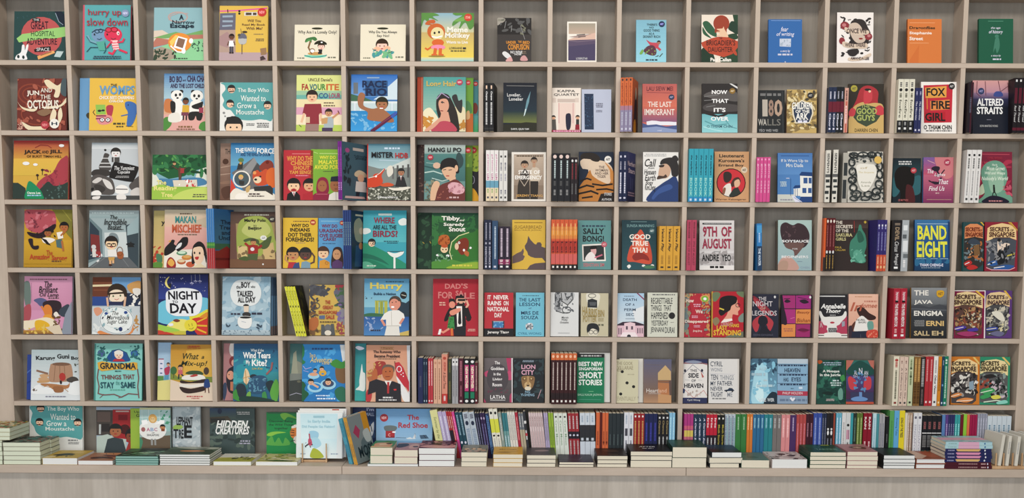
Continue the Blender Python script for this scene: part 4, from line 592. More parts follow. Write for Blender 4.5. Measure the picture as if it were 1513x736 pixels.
F(NB, 'dark teal paperback with an orange flame shape', '80 332 144 88 330 494', '''= 24424a 1c2c30;g 223c44 2a5058 88 144 332 494;l 7a9a9c 3 145 156 260 156;T 7a9fa0 116 174 314 194 SUNISA MANNING;b c8503a 215 210 240 240 250 300 270 290 290 340 300 420 280 455 180 440 125 430 140 340 160 310 170 250 190 240;b e0785a 210 250 230 290 240 340 200 350 180 320;b 8a2f28 160 400 200 370 260 390 280 430 230 420 180 430;Tbj efe6dc 136 244 288 280 GOOD;Tbj efe6dc 148 290 272 326 TRUE;Tbj efe6dc 160 338 266 374 THAI;b e9e9e4 124 470 140 458 152 470 138 486;e e9e9e4 240 466 12 8;e e9e9e4 302 464 12 8;S 3a5a60 298 220 22 cdd AET;e 4a7a5a 280 475 40 12''', lean=7)
F(NB, 'white paperback with large crimson and black distressed capitals', '636 882 146 630 872 498', '''= d8d4d4 a45;g d9d5d4 cfc9c9 630 146 882 360;r 333 656 164 862 176;d bbb 664 168 855 172;Tbj 9a3048 658 190 758 264 9TH;Tbj 9a3048 788 190 860 262 OF;Tbj 9a3048 652 276 858 348 AUGUST;g b9b4b4 c9c4c4 634 380 876 462;s a49e9e 3 30 20 640 375 870 455;r e6e2e0 632 466 874 498;l 666 3 732 368 772 368;Tbj 222 648 388 768 436 ANDRE;Tbj 222 786 388 852 436 YEO;d 222 696 470 800 486''', lean=7)
F(NB, 'pale blue paperback edge standing behind the woman in profile', '1160 1190 150 1166 1190 496', '= 5a5448 544', k=1, lean=7)
F(NB, 'pale aqua paperback with a dark haired woman in dissolving profile', '1184 1430 144 1178 1414 498', '''= 9fb6b6 6a6258;g a8c0bc 94b0b6 1178 144 1430 498;b 3a2b30 1200 230 1205 180 1240 160 1290 180 1330 165 1380 185 1408 240 1400 300 1360 340 1300 330 1230 320 1210 280;b 6a504c 1230 310 1300 300 1370 310 1340 360 1300 400 1290 360 1240 340;b c0988c 1200 420 1260 400 1320 460 1310 498 1180 498;b b0907f 1180 460 1210 430 1250 440 1240 498 1180 498;s 5a454a 4 12 12 1205 180 1400 300;Tbj eee 1210 284 1292 302 SOY;Tbj eee 1292 284 1402 302 SAUCE;T ddd 1284 342 1322 352 FOR;Tj eee 1206 394 1394 412 BEGINNERS;T 89a 1336 472 1400 486 CHEN;l 789 3 1316 436 1350 436''', lean=7)
C(1193, 295)
F(NB, 'dark brown paperback with a mint green seated figure', '186 432 142 186 422 496', '''= 332a28;g 3a2a2a 4a3a34 186 142 432 200;b 3f7f6a 300 300 330 262 355 220 365 180 380 178 388 210 410 250 416 320 400 380 410 430 380 445 320 430 296 380;b 5a9f88 320 380 350 350 390 390 400 430 360 440;b 2a5a4a 350 230 375 220 400 280 360 300;s 6fb09a 3 14 12 305 350 405 440;l c33 2 330 150 330 230;Tbj dcd2c4 196 150 244 172 THE;Tbj dcd2c4 196 178 318 202 SECRETS;Tbj dcd2c4 196 208 288 230 OF THE;Tbj c9c08a 196 236 316 260 SAKURA;Tbj c9c08a 196 266 270 288 GIRLS;Tj c9a84a 192 328 240 342 PAUL;Tj c9a84a 192 346 264 360 CALLAN;S b9a040 410 158 9''', lean=7)
F(NB, 'blue paperback with huge yellow capitals', '752 1004 142 748 992 494', '''= 2a5a8c 1f3a60;g 3a70a0 24508a 748 142 1004 300;g 1f4a78 1a3a5a 748 400 1000 494;l 9ab8d0 5 768 170 990 170;p 223f6a 990 150 1004 160 996 420 985 420;Tbj e2e048 770 182 978 280 BAND;Tbj e2e048 764 290 980 402 EIGHT;l 9ab8d0 4 760 410 984 410;s 2f6a90 3 16 26 755 420 985 440;Tb dde 784 444 948 464 THAM CHENG-E;d 89a 784 470 930 476''', lean=7)
F(NB, 'maroon bordered comic style paperback with an arched cream title over blue waves', '1246 1504 158 1236 1490 494', '''= 8a2436 611;p e9c890 1258 290 1265 200 1300 180 1380 165 1440 175 1490 200 1490 280 1430 262 1330 262;p 4a4f58 1258 290 1330 262 1430 262 1490 285 1470 460 1430 485 1290 485 1250 460;Tbj 4a2020 1282 192 1434 222 SECRETS;T 4a2020 1442 206 1468 222 OF;Tbj 4a2020 1276 226 1476 260 SINGAPORE;l 4a2020 4 1306 268 1440 264;p d8b040 1428 158 1450 158 1500 210 1500 220;l 833 3 1440 160 1498 216;b e6d2c0 1340 300 1350 280 1370 280 1380 310 1400 300 1440 310 1390 340 1375 390 1345 380;b 1d2024 1350 350 1380 350 1400 400 1385 440 1340 440 1335 400;e 222 1355 282 14 12;s 8a8a8c 4 30 16 1260 290 1480 420;l c9b84a 9 1410 390 1470 375;b 2f5a9a 1260 440 1320 420 1350 440 1300 460;b 2f5a9a 1310 470 1400 450 1470 460 1400 485 1320 485;l e6e6e6 6 1262 450 1320 430;l e6e6e6 6 1310 472 1390 462;s 26262a 6 20 14 1260 290 1480 440;l e9b0b8 5 1250 470 1290 485 1430 485 1470 470''', lean=6)
F(NB, 'teal bordered comic style paperback with an arched cream title and red shoes', '1092 1236 158 1085 1228 494', '''= 2a4a4c 1f6f78;p d98a5a 1100 240 1104 190 1140 170 1190 170 1228 190 1228 270 1170 258 1100 272;p 32302e 1096 276 1170 258 1228 272 1224 450 1180 485 1092 470;Tbj 6a2418 1106 194 1206 222 SECRETS;T 6a2418 1206 208 1222 222 OF;Tbj 6a2418 1104 228 1226 258 SINGAPORE;s 6a7a80 3 26 14 1100 290 1222 420;s b06a3a 5 16 14 1110 300 1222 430;s c9b090 6 10 12 1105 300 1220 400;b 3a4450 1120 300 1150 270 1190 280 1210 310 1160 310;p 7a5a3a 1160 320 1200 310 1205 380 1165 390;b b5302e 1092 440 1130 420 1150 440 1110 460;b b5302e 1110 470 1150 450 1190 470 1140 486;l eee 5 1100 448 1130 434;p d8b040 1208 158 1222 158 1236 176 1236 186''', lean=6)

# fifth shelf
C(0, 395)
F(PB, 'pink picture book with a child in orange holding up a lamp genie', '198 514 64 165 500 466', '''= d294b4 aab;g d59ab8 c98aa8 165 64 514 300;b 6a7a74 190 110 230 110 228 250 195 280 185 200;b a85058 175 290 225 260 220 360 172 380;l b07a98 4 240 110 235 250;d 644 220 82 480 88;Ti 222 328 100 378 138 The;Ti 222 288 134 416 180 Brilliant;Ti 222 292 180 420 214 Oil Lamp;d 544 344 212 420 220;b 5a5f86 250 230 290 215 320 220 340 240 300 275 270 250;b 33262c 310 250 370 230 430 245 432 310 400 340 330 310;b d9823a 320 270 350 262 370 290 366 340 330 345 312 310;l d9823a 12 300 275 325 320;b e09a3a 310 340 370 335 385 400 330 410;b e9dcc0 165 380 230 370 330 350 400 380 380 430 280 410 180 440;b e0b030 250 380 300 370 350 400 330 440 260 450;b 3a4450 420 300 470 260 490 270 480 340 430 340;b e9e2d6 380 330 400 310 420 340 410 360;s 6a4a2c 4 16 16 370 340 460 450;g b98a40 8a6030 165 440 380 466;s e0c060 6 18 12 168 400 380 460;p 8a92a0 460 330 505 240 512 270 500 466 430 466;p d9c9b0 320 420 420 400 440 466 380 466''')
F(PB, 'picture book with a smiling child behind a round white cake', '660 984 70 642 978 466', '''= 9aa7b4 876;p 6a3a28 660 70 795 70 795 210 650 210;l 8a5238 5 665 110 795 110;l 8a5238 5 665 160 795 160;l e0d0a8 14 660 130 785 126;p 6a9ac8 790 70 984 70 984 150 790 150;p 2f4a8c 648 205 770 205 770 268 645 268;p 24304a 860 180 984 180 980 300 860 270;b c9985a 890 130 940 100 984 100 980 170 920 180;b e6e2da 930 150 980 150 976 190 940 190;s ece9e2 3 18 18 915 190 978 320;s 222 5 7 12 915 200 978 320;p c4ccd0 645 275 978 270 978 466 642 466;b d9987a 660 290 700 280 720 310 680 340;s b9884a 6 12 16 920 320 970 460;s dfe3e2 8 14 18 648 400 720 460;b d98a50 700 440 780 465 900 460 930 400 910 466 700 466;
e 33261c 824 182 68 68;e efdcc4 820 202 58 46;p 33261c 764 180 880 170 890 200 880 240 868 185 778 190 765 230;e 5a6a4a 797 202 6 7;e 5a6a4a 846 198 6 7;l b44 4 806 222 820 228 834 220;l d9b094 14 755 215 760 270;l d9b094 14 880 210 872 270;p 2a2f50 770 240 860 240 866 264 764 264;
e e6ebea 818 368 120 98;o 6a7a86 3 818 368 114 92;s 8fb0b8 7 22 12 715 285 920 450;s 334 9 9 9 715 290 920 450;e e9eeec 815 365 84 56;Ti 222 788 306 832 334 The;Ti 222 750 334 906 364 Marvellous;Ti 222 752 362 890 402 Sugar Cake;e 2a3a6a 845 430 13 15;e 2f4a8c 882 315 12 10;e 2f4a8c 748 322 12 9''')
F(PB, 'picture book going from a starry night sky to a rainbow and smiling sun', '1132 1476 42 1104 1450 470', '''= 1f2760 a84;g 1c2258 2f3f8a 1104 42 1476 220;b 6fc0d8 1110 270 1200 220 1460 210 1470 330 1300 400 1110 380;b e0d840 1460 290 1400 320 1330 340 1360 380 1460 340;b c9362c 1455 330 1400 345 1340 370 1380 470 1455 470;b d98a30 1460 310 1420 330 1400 350 1455 345;g a9c848 c9b440 1104 410 1300 470;b e6dc70 1200 380 1270 360 1330 380 1310 440 1240 440 1170 420;b c04030 1104 440 1160 450 1220 470 1104 470;b 9cc850 1106 400 1160 410 1260 440 1150 450;
s e6e6f0 4 26 4 1140 60 1470 180;b e6d880 1205 60 1180 80 1172 110 1185 135 1208 145 1190 120 1188 90;b 222 1195 110 1215 110 1212 135 1196 132;l aab 2 1358 50 1358 108;l aab 2 1385 42 1385 90;l aab 2 1416 42 1416 90;Tb cce 1346 98 1372 124 *;Tb cce 1373 84 1398 110 *;Tb cce 1404 84 1428 110 *;
b e9ecf0 1180 170 1230 150 1300 140 1380 150 1420 180 1425 230 1410 300 1370 335 1290 340 1220 335 1175 300 1172 230;Tbj 14121c 1190 162 1408 224 NIGHT;Tb 14121c 1216 230 1256 248 TO;Tbj 14121c 1198 248 1386 320 DAY;e e2d23c 1336 404 44 42;l 8a7a20 4 1322 395 1326 412;l 8a7a20 4 1345 390 1348 408;l 8a7a20 4 1325 428 1345 430 1355 420;l e0b030 12 1385 405 1448 408;l e0b030 12 1380 430 1440 456;l e0b030 10 1385 380 1450 350;b 7a3a2a 1215 370 1240 360 1265 372 1240 382;b e9e9f0 1180 395 1210 390 1215 405 1190 410''')
C(300, 395)
for i, dx in enumerate((48, 34, 20)):
    F(PB, ('dark blue picture book edge, furthest back of the copies behind the speech balloon cover', 'dark blue picture book edge, middle of the copies behind the speech balloon cover', 'dark blue picture book edge, foremost copy behind the speech balloon cover')[i], f'{140 + dx} {474 + dx} 70 {132 + dx} {468 + dx} 474', '= 4a6a84 345;r 2f455c 130 70 530 200;p 5a4a44 400 420 530 410 530 474 400 474', k=(3 - i) * .8, t=.012)
F(PB, 'pale blue picture book with a speech balloon above a tiny child', '140 474 66 132 468 474', '''= 9cb8c8;g 8fafc2 a9c2ce 132 66 474 300;s b9ced8 3 40 30 135 80 470 420;s 86a8bc 5 24 30 135 80 470 420;b dfe4e4 195 160 230 100 300 88 370 100 405 150 405 210 370 260 300 275 235 265 200 220;
T 1d1a1c 236 128 266 152 the;Tb 1d1a1c 270 104 334 146 BOY;T 1d1a1c 336 128 368 146 who;Tb 1d1a1c 240 166 352 206 TALKED;Tb 1d1a1c 246 212 292 248 ALL;Tb 1d1a1c 300 208 370 248 DAY;e 222 303 270 20 12;p e0cdb8 286 272 322 272 320 314 288 314;e 333 306 332 30 18;b e9e9e6 244 370 262 345 330 345 344 380 330 420 300 430 262 422 246 400;e 222 298 352 40 8;l 89a 3 270 380 300 386;d 334 194 322 266 334;d 334 336 318 418 332;s 3a4a5a 7 6 12 160 405 240 420;s 3a4a5a 8 6 14 370 405 430 425;g b4c4cc 9aaeb8 132 440 470 474;s 6a8090 9 26 8 136 440 466 472''', t=.012)
F(PB, 'yellow picture book framed by tropical animals', '750 1000 124 740 998 474', '''= cfae58 986;b 55565c 752 126 800 126 850 140 880 190 840 200 770 190 752 160;s 4a4a50 3 14 24 760 130 880 190;b 6a6878 920 170 980 140 1000 200 985 280 950 240;b a03a44 930 126 1000 124 1000 150 950 160;s 4a6a4a 5 16 20 930 150 998 300;s 7a5a3a 6 26 22 742 190 800 460;s 44444c 8 16 20 742 190 810 420;b b56a3a 740 370 800 350 810 400 780 440 742 430;b 8a8894 960 300 1000 300 998 400 960 370;s 9a4a4a 9 14 18 945 380 998 470;s 7a6a9a 4 8 18 940 250 998 370;o 4a4a50 6 790 270 30 22;l 4a4a50 8 940 260 970 250 990 265 980 280;p 55585a 828 474 830 400 850 400 862 440 890 440 900 395 920 395 930 474;e 6a6c70 878 420 24 22;e e0d8c8 878 458 24 18;
Tb a83a30 860 232 896 258 THE;Tb a83a30 842 268 916 294 GREAT;Tbj a83a30 812 304 944 328 SINGAPORE;Tb a83a30 864 334 926 362 SALE;p 5a6a8a 816 338 858 336 856 362 816 362;d 543 820 378 940 386;d 543 790 438 826 452 2;d 543 930 438 962 452 2''')
F(PB, 'blue picture book with a man in white shirt before green towers', '1130 1448 80 1124 1438 476', '''= 5f9cba 345;g 5a9cc4 8cc0d0 1124 80 1448 280;Tb d9c860 1170 108 1400 166 Harry;Tb 24405a 1196 178 1352 196 Builds a Nation;d 356 1268 98 1408 106;e 222 1405 196 24 26;l ccb 5 1392 192 1422 200;s 334 3 4 6 1135 208 1180 225;l 8aa070 12 1206 238 1288 238;p b4b450 1204 236 1230 236 1228 330 1204 330;p a0a848 1236 240 1262 240 1260 330 1236 330;p b4b450 1270 240 1292 240 1290 320 1268 320;l 6a7a3a 3 1216 238 1216 330;l 6a7a3a 3 1250 242 1250 330;p 2a3a48 1360 290 1390 240 1420 250 1448 230 1446 350 1360 350;b 3a6a4a 1124 330 1180 320 1280 330 1290 345 1124 345;g 2f5a9a 4a80b8 1124 345 1446 476;p c9b060 1300 476 1440 440 1438 476;s 9ac 4 14 12 1130 350 1260 440;
h d9907a 4a4038 1346 250 42;e d9907a 1340 262 36 42;e fff 1328 278 12 6;e 222 1326 246 4 4;e 222 1352 242 4 4;p e9e6e0 1268 325 1300 306 1330 300 1370 300 1405 325 1412 355 1390 365 1384 412 1280 412 1280 365 1240 370;l d9907a 16 1250 370 1270 405;l d9907a 16 1400 360 1378 392;p e2dfd8 1284 408 1370 406 1376 476 1268 476;l b9b4aa 3 1318 310 1320 405;l b9b4aa 4 1282 410 1372 408;d 334 1168 436 1240 446''')
C(600, 395)
F(PB, 'red picture book with a man in dark glasses hugged by a girl', '188 508 82 186 506 478', '''= ac2634 7a1c28;l b8404c 3 190 130 188 470;Tbj cf7a78 272 116 384 152 DAD;Tb cf7a78 386 114 434 150 'S;Tbj cf7a78 224 172 330 220 FOR;Tbj cf7a78 346 164 404 200 SA;Tbj cf7a78 408 178 482 220 LE;b 1c1a1c 265 370 300 290 350 265 420 270 445 320 455 365 430 375 415 340 415 420 330 420 310 330 290 372;p eee8e4 352 272 392 272 394 410 358 415;p 1a1a1c 370 285 382 285 388 390 376 402 364 390;h e0a890 1a1618 384 228 38;r 111 362 222 414 236;e 26201e 384 256 28 14;e e0a890 384 248 14 6;l e0a890 14 422 280 435 262 425 235;l 1c1a1c 26 425 290 445 350 430 365;p 242228 330 415 420 415 418 478 335 478;
b 1d1718 300 235 310 220 335 222 345 240 340 290 312 290;e e0907a 322 262 22 24;e 222 314 232 14 8;b e0907a 305 310 330 295 380 285 375 310 330 335 310 330;p 3f8a48 300 345 335 345 340 430 288 430;s 2a6a34 3 20 7 295 350 335 428;l e0907a 14 300 430 260 455 240 445;l d9703a 16 320 430 322 476;p eee 222 470 232 432 248 432 240 470;d da9 228 244 276 268 2;d e2b0a0 430 430 486 446 2''')
F(NB, 'bright red paperback with condensed white capitals and a small blue picture', '550 746 178 546 748 484', '''= b8303a 8a2028;Tbj efe6e2 572 196 594 226 IT;Tbj efe6e2 612 196 714 226 NEVER;Tbj efe6e2 572 236 664 268 RAINS;Tbj efe6e2 680 236 714 268 ON;Tbj efe6e2 570 278 718 310 NATIONAL;Tbj efe6e2 618 320 670 352 DAY;r 3a3a44 600 376 686 426;r a9b4c0 610 378 678 386;r 3f7ab0 610 384 678 424;s 7ab0d8 3 8 8 612 386 676 422;r 1d1b1d 546 430 748 484;Tb e6e2de 568 446 718 470 Jeremy Tiang''', lean=6)
F(NB, 'sky blue paperback with navy spaced capitals and a crumpled paper ball', '768 966 178 766 964 484', '''= 74bcd2 9cb;d 467 800 196 930 202;Tj 1f3a5a 790 216 842 240 THE;Tj 1f3a5a 858 216 940 240 LAST;Tj 1f3a5a 792 248 936 272 LESSON;T 457 856 282 876 292 of;Tj 1f3a5a 804 308 870 332 MRS;Tj 1f3a5a 884 308 926 332 DE;Tj 1f3a5a 804 340 924 364 SOUZA;b c9ced0 835 405 850 392 880 392 888 415 880 435 850 438 838 425;b 8a9298 845 410 865 400 880 415 862 425;b eef 850 395 868 392 862 402;s 445 3 7 8 842 398 884 432;Tj 3f7a94 780 456 944 472 CYRIL WONG''', lean=6)
F(NB, 'white paperback with an inky line drawing at the top', '1014 1204 176 1008 1204 486', '''= d9dada b9b4a4;b 4a4c50 1045 180 1080 176 1085 230 1070 300 1048 310 1042 250;s 9a9ca0 3 16 16 1045 185 1085 305;b b4b6b8 1080 178 1170 178 1165 230 1130 260 1090 230;l 444 6 1085 180 1090 240 1130 265 1165 225 1160 180;l 444 5 1110 180 1125 230 1150 200;o 55585c 6 1122 300 30 22;l 555 5 1130 265 1120 290;l 555 6 1060 310 1100 322 1140 318;s 55585c 5 22 10 1050 185 1165 320;Ti 555 1086 346 1134 360 Marvin;Ti 555 1086 364 1128 378 Phillip;Ti 555 1076 380 1136 394 Gonzales;l aaa 3 1062 462 1142 462''', lean=6, t=.02)
F(NB, 'beige paperback with a bespectacled face peeking at its foot', '1222 1416 182 1220 1412 488', '''= c4bca0 a9a28c;b e0dccc 1260 186 1350 186 1350 250 1330 290 1280 280;o 444 4 1300 200 26 14;p 2a2c30 1270 230 1300 220 1335 232 1336 285 1268 282;p 55585c 1280 245 1330 245 1325 270 1285 270;Tj a08a50 1232 276 1270 340 HA;Tj a08a50 1276 290 1334 350 RRIS;Tj a08a50 1342 300 1384 350 BIN;Tj a08a50 1236 340 1330 386 POTTER;d 998a60 1340 358 1380 380 3;d 665 1340 400 1380 412;b 222428 1262 440 1270 405 1300 394 1335 402 1350 435 1335 470 1275 470;e ddd6c4 1306 462 36 30;b 222428 1265 440 1300 415 1345 435 1340 445 1300 432 1270 460;o 333 3 1292 458 14 13;o 333 3 1324 458 14 13;p c9c2ac 1220 482 1412 482 1412 488 1220 488''', lean=6, t=.02)
C(900, 395)
F(NB, 'pale sky blue paperback with a pink colonial building', '50 246 182 48 242 486', '''= b9d0e0 dde;g a9c8e0 cddae4 48 182 246 400;p e0e4e8 160 300 246 270 246 380 180 380;l 8a3a5a 8 195 180 246 225;d 789 96 200 174 206;Tj 3a4a60 92 218 192 236 DEATH;Tj 3a4a60 108 252 150 270 OF;Tj 3a4a60 162 252 176 270 A;Tj 3a4a60 100 288 184 306 PERM;Tj 3a4a60 112 322 172 340 SEC;l 456 3 110 360 176 360;p 3a2a38 50 400 90 382 180 380 242 398 242 408 50 408;r dcb8c4 48 408 242 486;p e6c8d0 100 392 145 384 180 392 180 470 100 470;s 3a3040 3 1 1 0 0 1 1;r 4a3a48 58 425 64 470;r 4a3a48 74 425 80 470;r 4a3a48 195 425 202 462;r 4a3a48 212 425 218 462;r 4a3a48 228 425 234 462;r 5a4a58 112 412 126 436;r 5a4a58 150 412 164 436;p eee0e4 90 455 180 455 200 486 70 486;e 2a2a30 134 482 14 12''', lean=6)
F(NB, 'cream paperback filled with tall hand drawn black capitals and a dot', '270 474 178 266 476 484', '''= d0d2c4 aaa;d 666 288 188 456 196;Tj 26282a 294 214 440 256 REGRETTABLE;Tj 26282a 292 264 366 304 THINGS;Tj 26282a 380 264 432 304 THAT;Tj 26282a 294 314 412 360 HAPPENED;Tj 26282a 294 370 412 406 YESTERDAY;l 333 2 428 384 452 382;Tj 26282a 290 416 382 462 JENNANI;Tj 26282a 390 416 456 458 DURAI;e 222 437 337 22 23''', lean=6)
F(NB, 'red paperback covered in grey and gold flowers, beside the profile cover', '526 712 184 516 704 490', '''= b02a38 844;s 8a8a70 3 46 18 518 190 560 480;s 6a7a7c 4 14 22 520 200 565 440;s c98a50 5 40 14 650 190 705 480;s 7a8a80 7 16 18 650 220 705 480;s c9a070 9 26 10 520 190 600 250;b b02a38 560 230 600 195 640 210 650 260 620 290 660 330 690 380 660 440 650 490 560 490 555 400 575 330;e d96 672 220 34 26;e 7ab03a 672 222 26 22;e eee 672 222 12 10;Tb ecd9cc 536 222 592 248 How;Tb ecd9cc 602 298 654 324 We;Tb ecd9cc 524 370 692 396 Disappeared;d dab 588 258 640 278 2;d dab 572 340 618 356 2;d dab 586 408 634 422 2;T ecd9cc 580 440 646 456 Jing-Jing''', lean=6)
F(NB, 'red paperback with a large black haired profile in glasses', '712 930 170 714 938 490', '''= b0202e c9a040;p c09a3a 705 170 720 170 722 490 708 490;b 6a7a5a 720 180 760 175 770 200 740 240 720 230;b 6a7a5a 880 172 936 172 936 210 900 200;b 7a8a80 900 350 936 320 938 380 905 380;b 8a7a5a 720 370 750 350 770 380 740 410;b 6a7060 830 480 900 460 938 450 938 490 820 490;b e0a088 840 220 885 225 890 260 908 290 895 310 895 335 860 330 850 360 780 390 800 360 820 330 830 280;b 1a1416 765 270 770 220 810 200 860 200 885 215 880 250 850 270 840 300 810 320 790 335 765 320 770 300;b 1a1416 765 300 800 300 805 325 780 340 765 325;o 222 4 892 266 14 13;l d9c04a 9 768 288 796 298;p eee6e0 778 388 800 365 855 358 858 374 820 384;T e0b0a8 780 386 862 412 LONGING FOR;Tbj e0b83a 750 408 824 440 LAST;Tbj e0b83a 832 396 904 420 TANG;Tbj e0b83a 728 440 920 478 STANDING''', lean=6)
F(NB, 'black paperback with a red flare around a dark silhouette', '1000 1190 188 988 1182 490', '''= 262838 1a1a24;b 8a2a38 1010 200 1060 230 1120 290 1160 340 1100 320 1040 260;b b03a44 1000 400 1020 360 1080 330 1120 350 1150 390 1120 450 1100 400 1060 380 1040 440 1020 450;b b03a44 1012 225 1030 222 1080 280 1090 320 1050 290;b 1d1d28 1042 390 1050 350 1080 338 1105 355 1110 390 1090 410 1120 440 1140 490 1030 490 1060 430 1060 410;Tj cfc9cc 1050 208 1104 234 THE;Tj cfc9cc 1010 238 1146 274 NIGHT;T ba9 1060 280 1098 296 OF;Tj cfc9cc 1001 304 1174 338 LEGENDS;T 556 1006 466 1146 480 KRISHNA UDAYASANKAR;e ddd 1163 208 7 9''', lean=6)
F(NB, 'black paperback with purple face panels and two orange panels', '1206 1418 192 1200 1416 492', '''= 221c26 1a1a1e;p a03070 1214 198 1302 198 1302 288 1226 288;p 9a2c78 1306 198 1410 196 1408 290 1306 290;p a83278 1226 294 1302 294 1302 394 1244 394;p d98a4c 1306 296 1408 294 1406 394 1304 394;p d98a4c 1206 400 1302 398 1300 486 1204 488;p 9a2c68 1306 400 1404 398 1402 488 1304 488;b 2a1a2a 1226 240 1245 225 1270 240 1245 250;l 2a1a2a 5 1225 222 1265 220;b 2a1a2a 1330 235 1365 225 1395 245 1360 255;l 2a1a2a 4 1320 210 1390 225;b 2a1a2a 1214 300 1228 300 1244 394 1214 394;l d36aa0 4 1268 360 1296 352;b 7a1c48 1320 440 1350 425 1395 440 1360 456;l 2a1a2a 4 1315 440 1400 440;Ti 8a4020 1312 306 1402 330 Beauty;Ti 8a4020 1318 332 1394 356 Queens of;Ti 8a4020 1310 358 1402 386 Bishan;d a65 1218 428 1282 450 2;e eee 1404 210 7 9''', lean=6)
C(1193, 395)
F(NB, 'black paperback with a white chin and red lips on pink', '86 284 190 72 278 492', '''= 26252a 333;r ccc 96 199 266 207;p b0405a 76 380 278 340 278 470 72 470;b e4e2de 84 315 100 308 120 345 160 345 240 340 262 310 274 312 272 345 240 380 225 400 205 412 205 440 140 440 140 410 115 400 95 350;e b03848 176 387 16 7;r e4e2de 142 400 205 470;r 3a3a40 148 424 205 464;d aaa 152 430 200 458 3;l cbb 4 100 360 100 385;l cbb 4 92 420 98 390 106 420;p 9a9aa8 240 380 262 376 262 410 242 416;r e6e2dc 72 466 278 474;r 222 72 474 278 480;r e6e2dc 72 480 278 492;b e6e2dc 120 462 180 455 230 462 225 490 130 490;Tbi efeeec 100 256 268 290 Annabelle;Tbi efeeec 134 292 236 328 Thong;d aaa 160 332 200 338''', lean=6)
F(NB, 'peach paperback with a dark haired woman seen from behind in white', '288 494 188 286 492 494', '''= e0b09a caa;g e4b8a2 dca690 286 188 494 420;d b86 330 204 450 210;Ti b5604a 296 246 380 308 In;Ti b5604a 366 252 484 284 domee;d b76 390 234 484 244;b 3a2422 345 290 375 278 400 290 430 320 475 345 470 365 430 370 390 350 370 350 350 320;b e9e6e2 318 440 330 390 350 360 380 340 410 360 430 385 420 440 370 452;b 5a3228 290 470 300 420 330 380 335 390 322 440 310 480;T 333 342 362 404 376 NURIL;T 333 356 380 408 392 BASRI;b 6a9a90 418 385 455 380 460 430 425 440;b 3a2a34 286 420 310 415 315 494 286 494;p 262a3c 312 450 420 445 424 494 305 494;l 556 3 370 470 372 494;b c84a3c 418 445 485 440 486 494 418 494;s e08a70 3 10 8 425 450 480 490''', lean=6)
F(NB, 'grey mountain paperback with white and tan capitals in five lines', '724 974 144 722 972 494', '''= 55585c b98a30;g 8a8e92 6a6e72 722 144 974 260;p 45484e 722 270 780 262 850 280 920 258 974 272 974 320 722 320;g 3a3d42 26272a 722 318 974 494;l 666a70 5 722 290 974 300;Tbj e9e6de 742 162 844 198 THE;Tbj e9e6de 742 230 872 264 JAVA;Tbj e9e6de 742 304 946 340 ENIGMA;d 999 742 370 816 412 6;Tbj d9b87a 828 374 952 410 ERNI;Tbj c9b48a 742 444 852 478 SALL;Tbj c9b48a 868 444 948 476 EH;b d0a02a 904 165 948 165 950 195 925 212 902 198;T 433 910 176 944 194 AET''', lean=6)
F(NB, 'purple bordered comic style paperback with an arched cream title, half tucked behind its maroon neighbour', '1240 1450 164 1240 1466 500', '''= 5a3a78;p e4c898 1240 290 1250 200 1280 180 1350 172 1400 180 1432 205 1436 280 1380 262 1300 262;p 4a4a4c 1240 290 1300 262 1380 262 1436 285 1425 460 1400 485 1250 485;Tbj 3a2030 1256 196 1390 224 ECRETS;T 3a2030 1396 206 1420 224 OF;Tbj 3a2030 1256 232 1430 264 INGAPORE;p d8b040 1380 162 1398 162 1446 215 1446 228;s c9c2b0 3 30 20 1255 290 1430 400;s 8a8a84 5 30 16 1255 290 1430 440;s 26242a 7 20 12 1255 290 1430 440;b e0dccc 1290 320 1340 310 1380 330 1400 380 1350 370;s d8cfa8 4 10 12 1350 400 1420 450;b 3a4a9a 1250 430 1330 420 1340 440 1260 450;l e6e0d0 5 1250 440 1330 430;l e6e0d0 5 1270 470 1330 460 1390 470;b 6a6a8a 1280 470 1340 450 1400 465 1360 490''', k=1.1, lean=6)
F(NB, 'maroon bordered comic style paperback with white edges and an arched cream title', '1042 1258 162 1022 1240 504', '''= 7a1c40 ccc;p eee6e6 1252 164 1260 164 1242 504 1232 504;p eee6e6 1042 162 1258 162 1258 168 1042 168;p e6cc98 1038 280 1042 210 1062 182 1130 170 1190 180 1236 215 1234 290 1180 272 1090 268;p 5a4038 1036 290 1090 268 1180 272 1230 290 1218 470 1190 490 1034 480;Tbj 3a1c20 1046 192 1190 224 SECRETS;T 3a1c20 1198 210 1222 226 OF;Tbj 3a1c20 1036 230 1224 264 SINGAPORE;l 3a1c20 4 1084 268 1186 268;p d8b040 1184 164 1202 164 1248 206 1246 222;s b08a60 3 40 16 1040 290 1215 420;s 8a4a38 5 36 14 1040 290 1215 430;s c9c0a8 7 14 14 1120 330 1215 440;s 2a2020 8 30 12 1040 290 1215 440;b 4a3a9a 1030 430 1090 415 1110 430 1050 450;b 4a3a9a 1120 440 1180 430 1190 450 1130 455;l e6d8e0 5 1030 440 1090 425;l e6d8e0 5 1060 475 1130 462 1190 478;b a03a68 1040 470 1120 455 1190 470 1120 492''', lean=6)

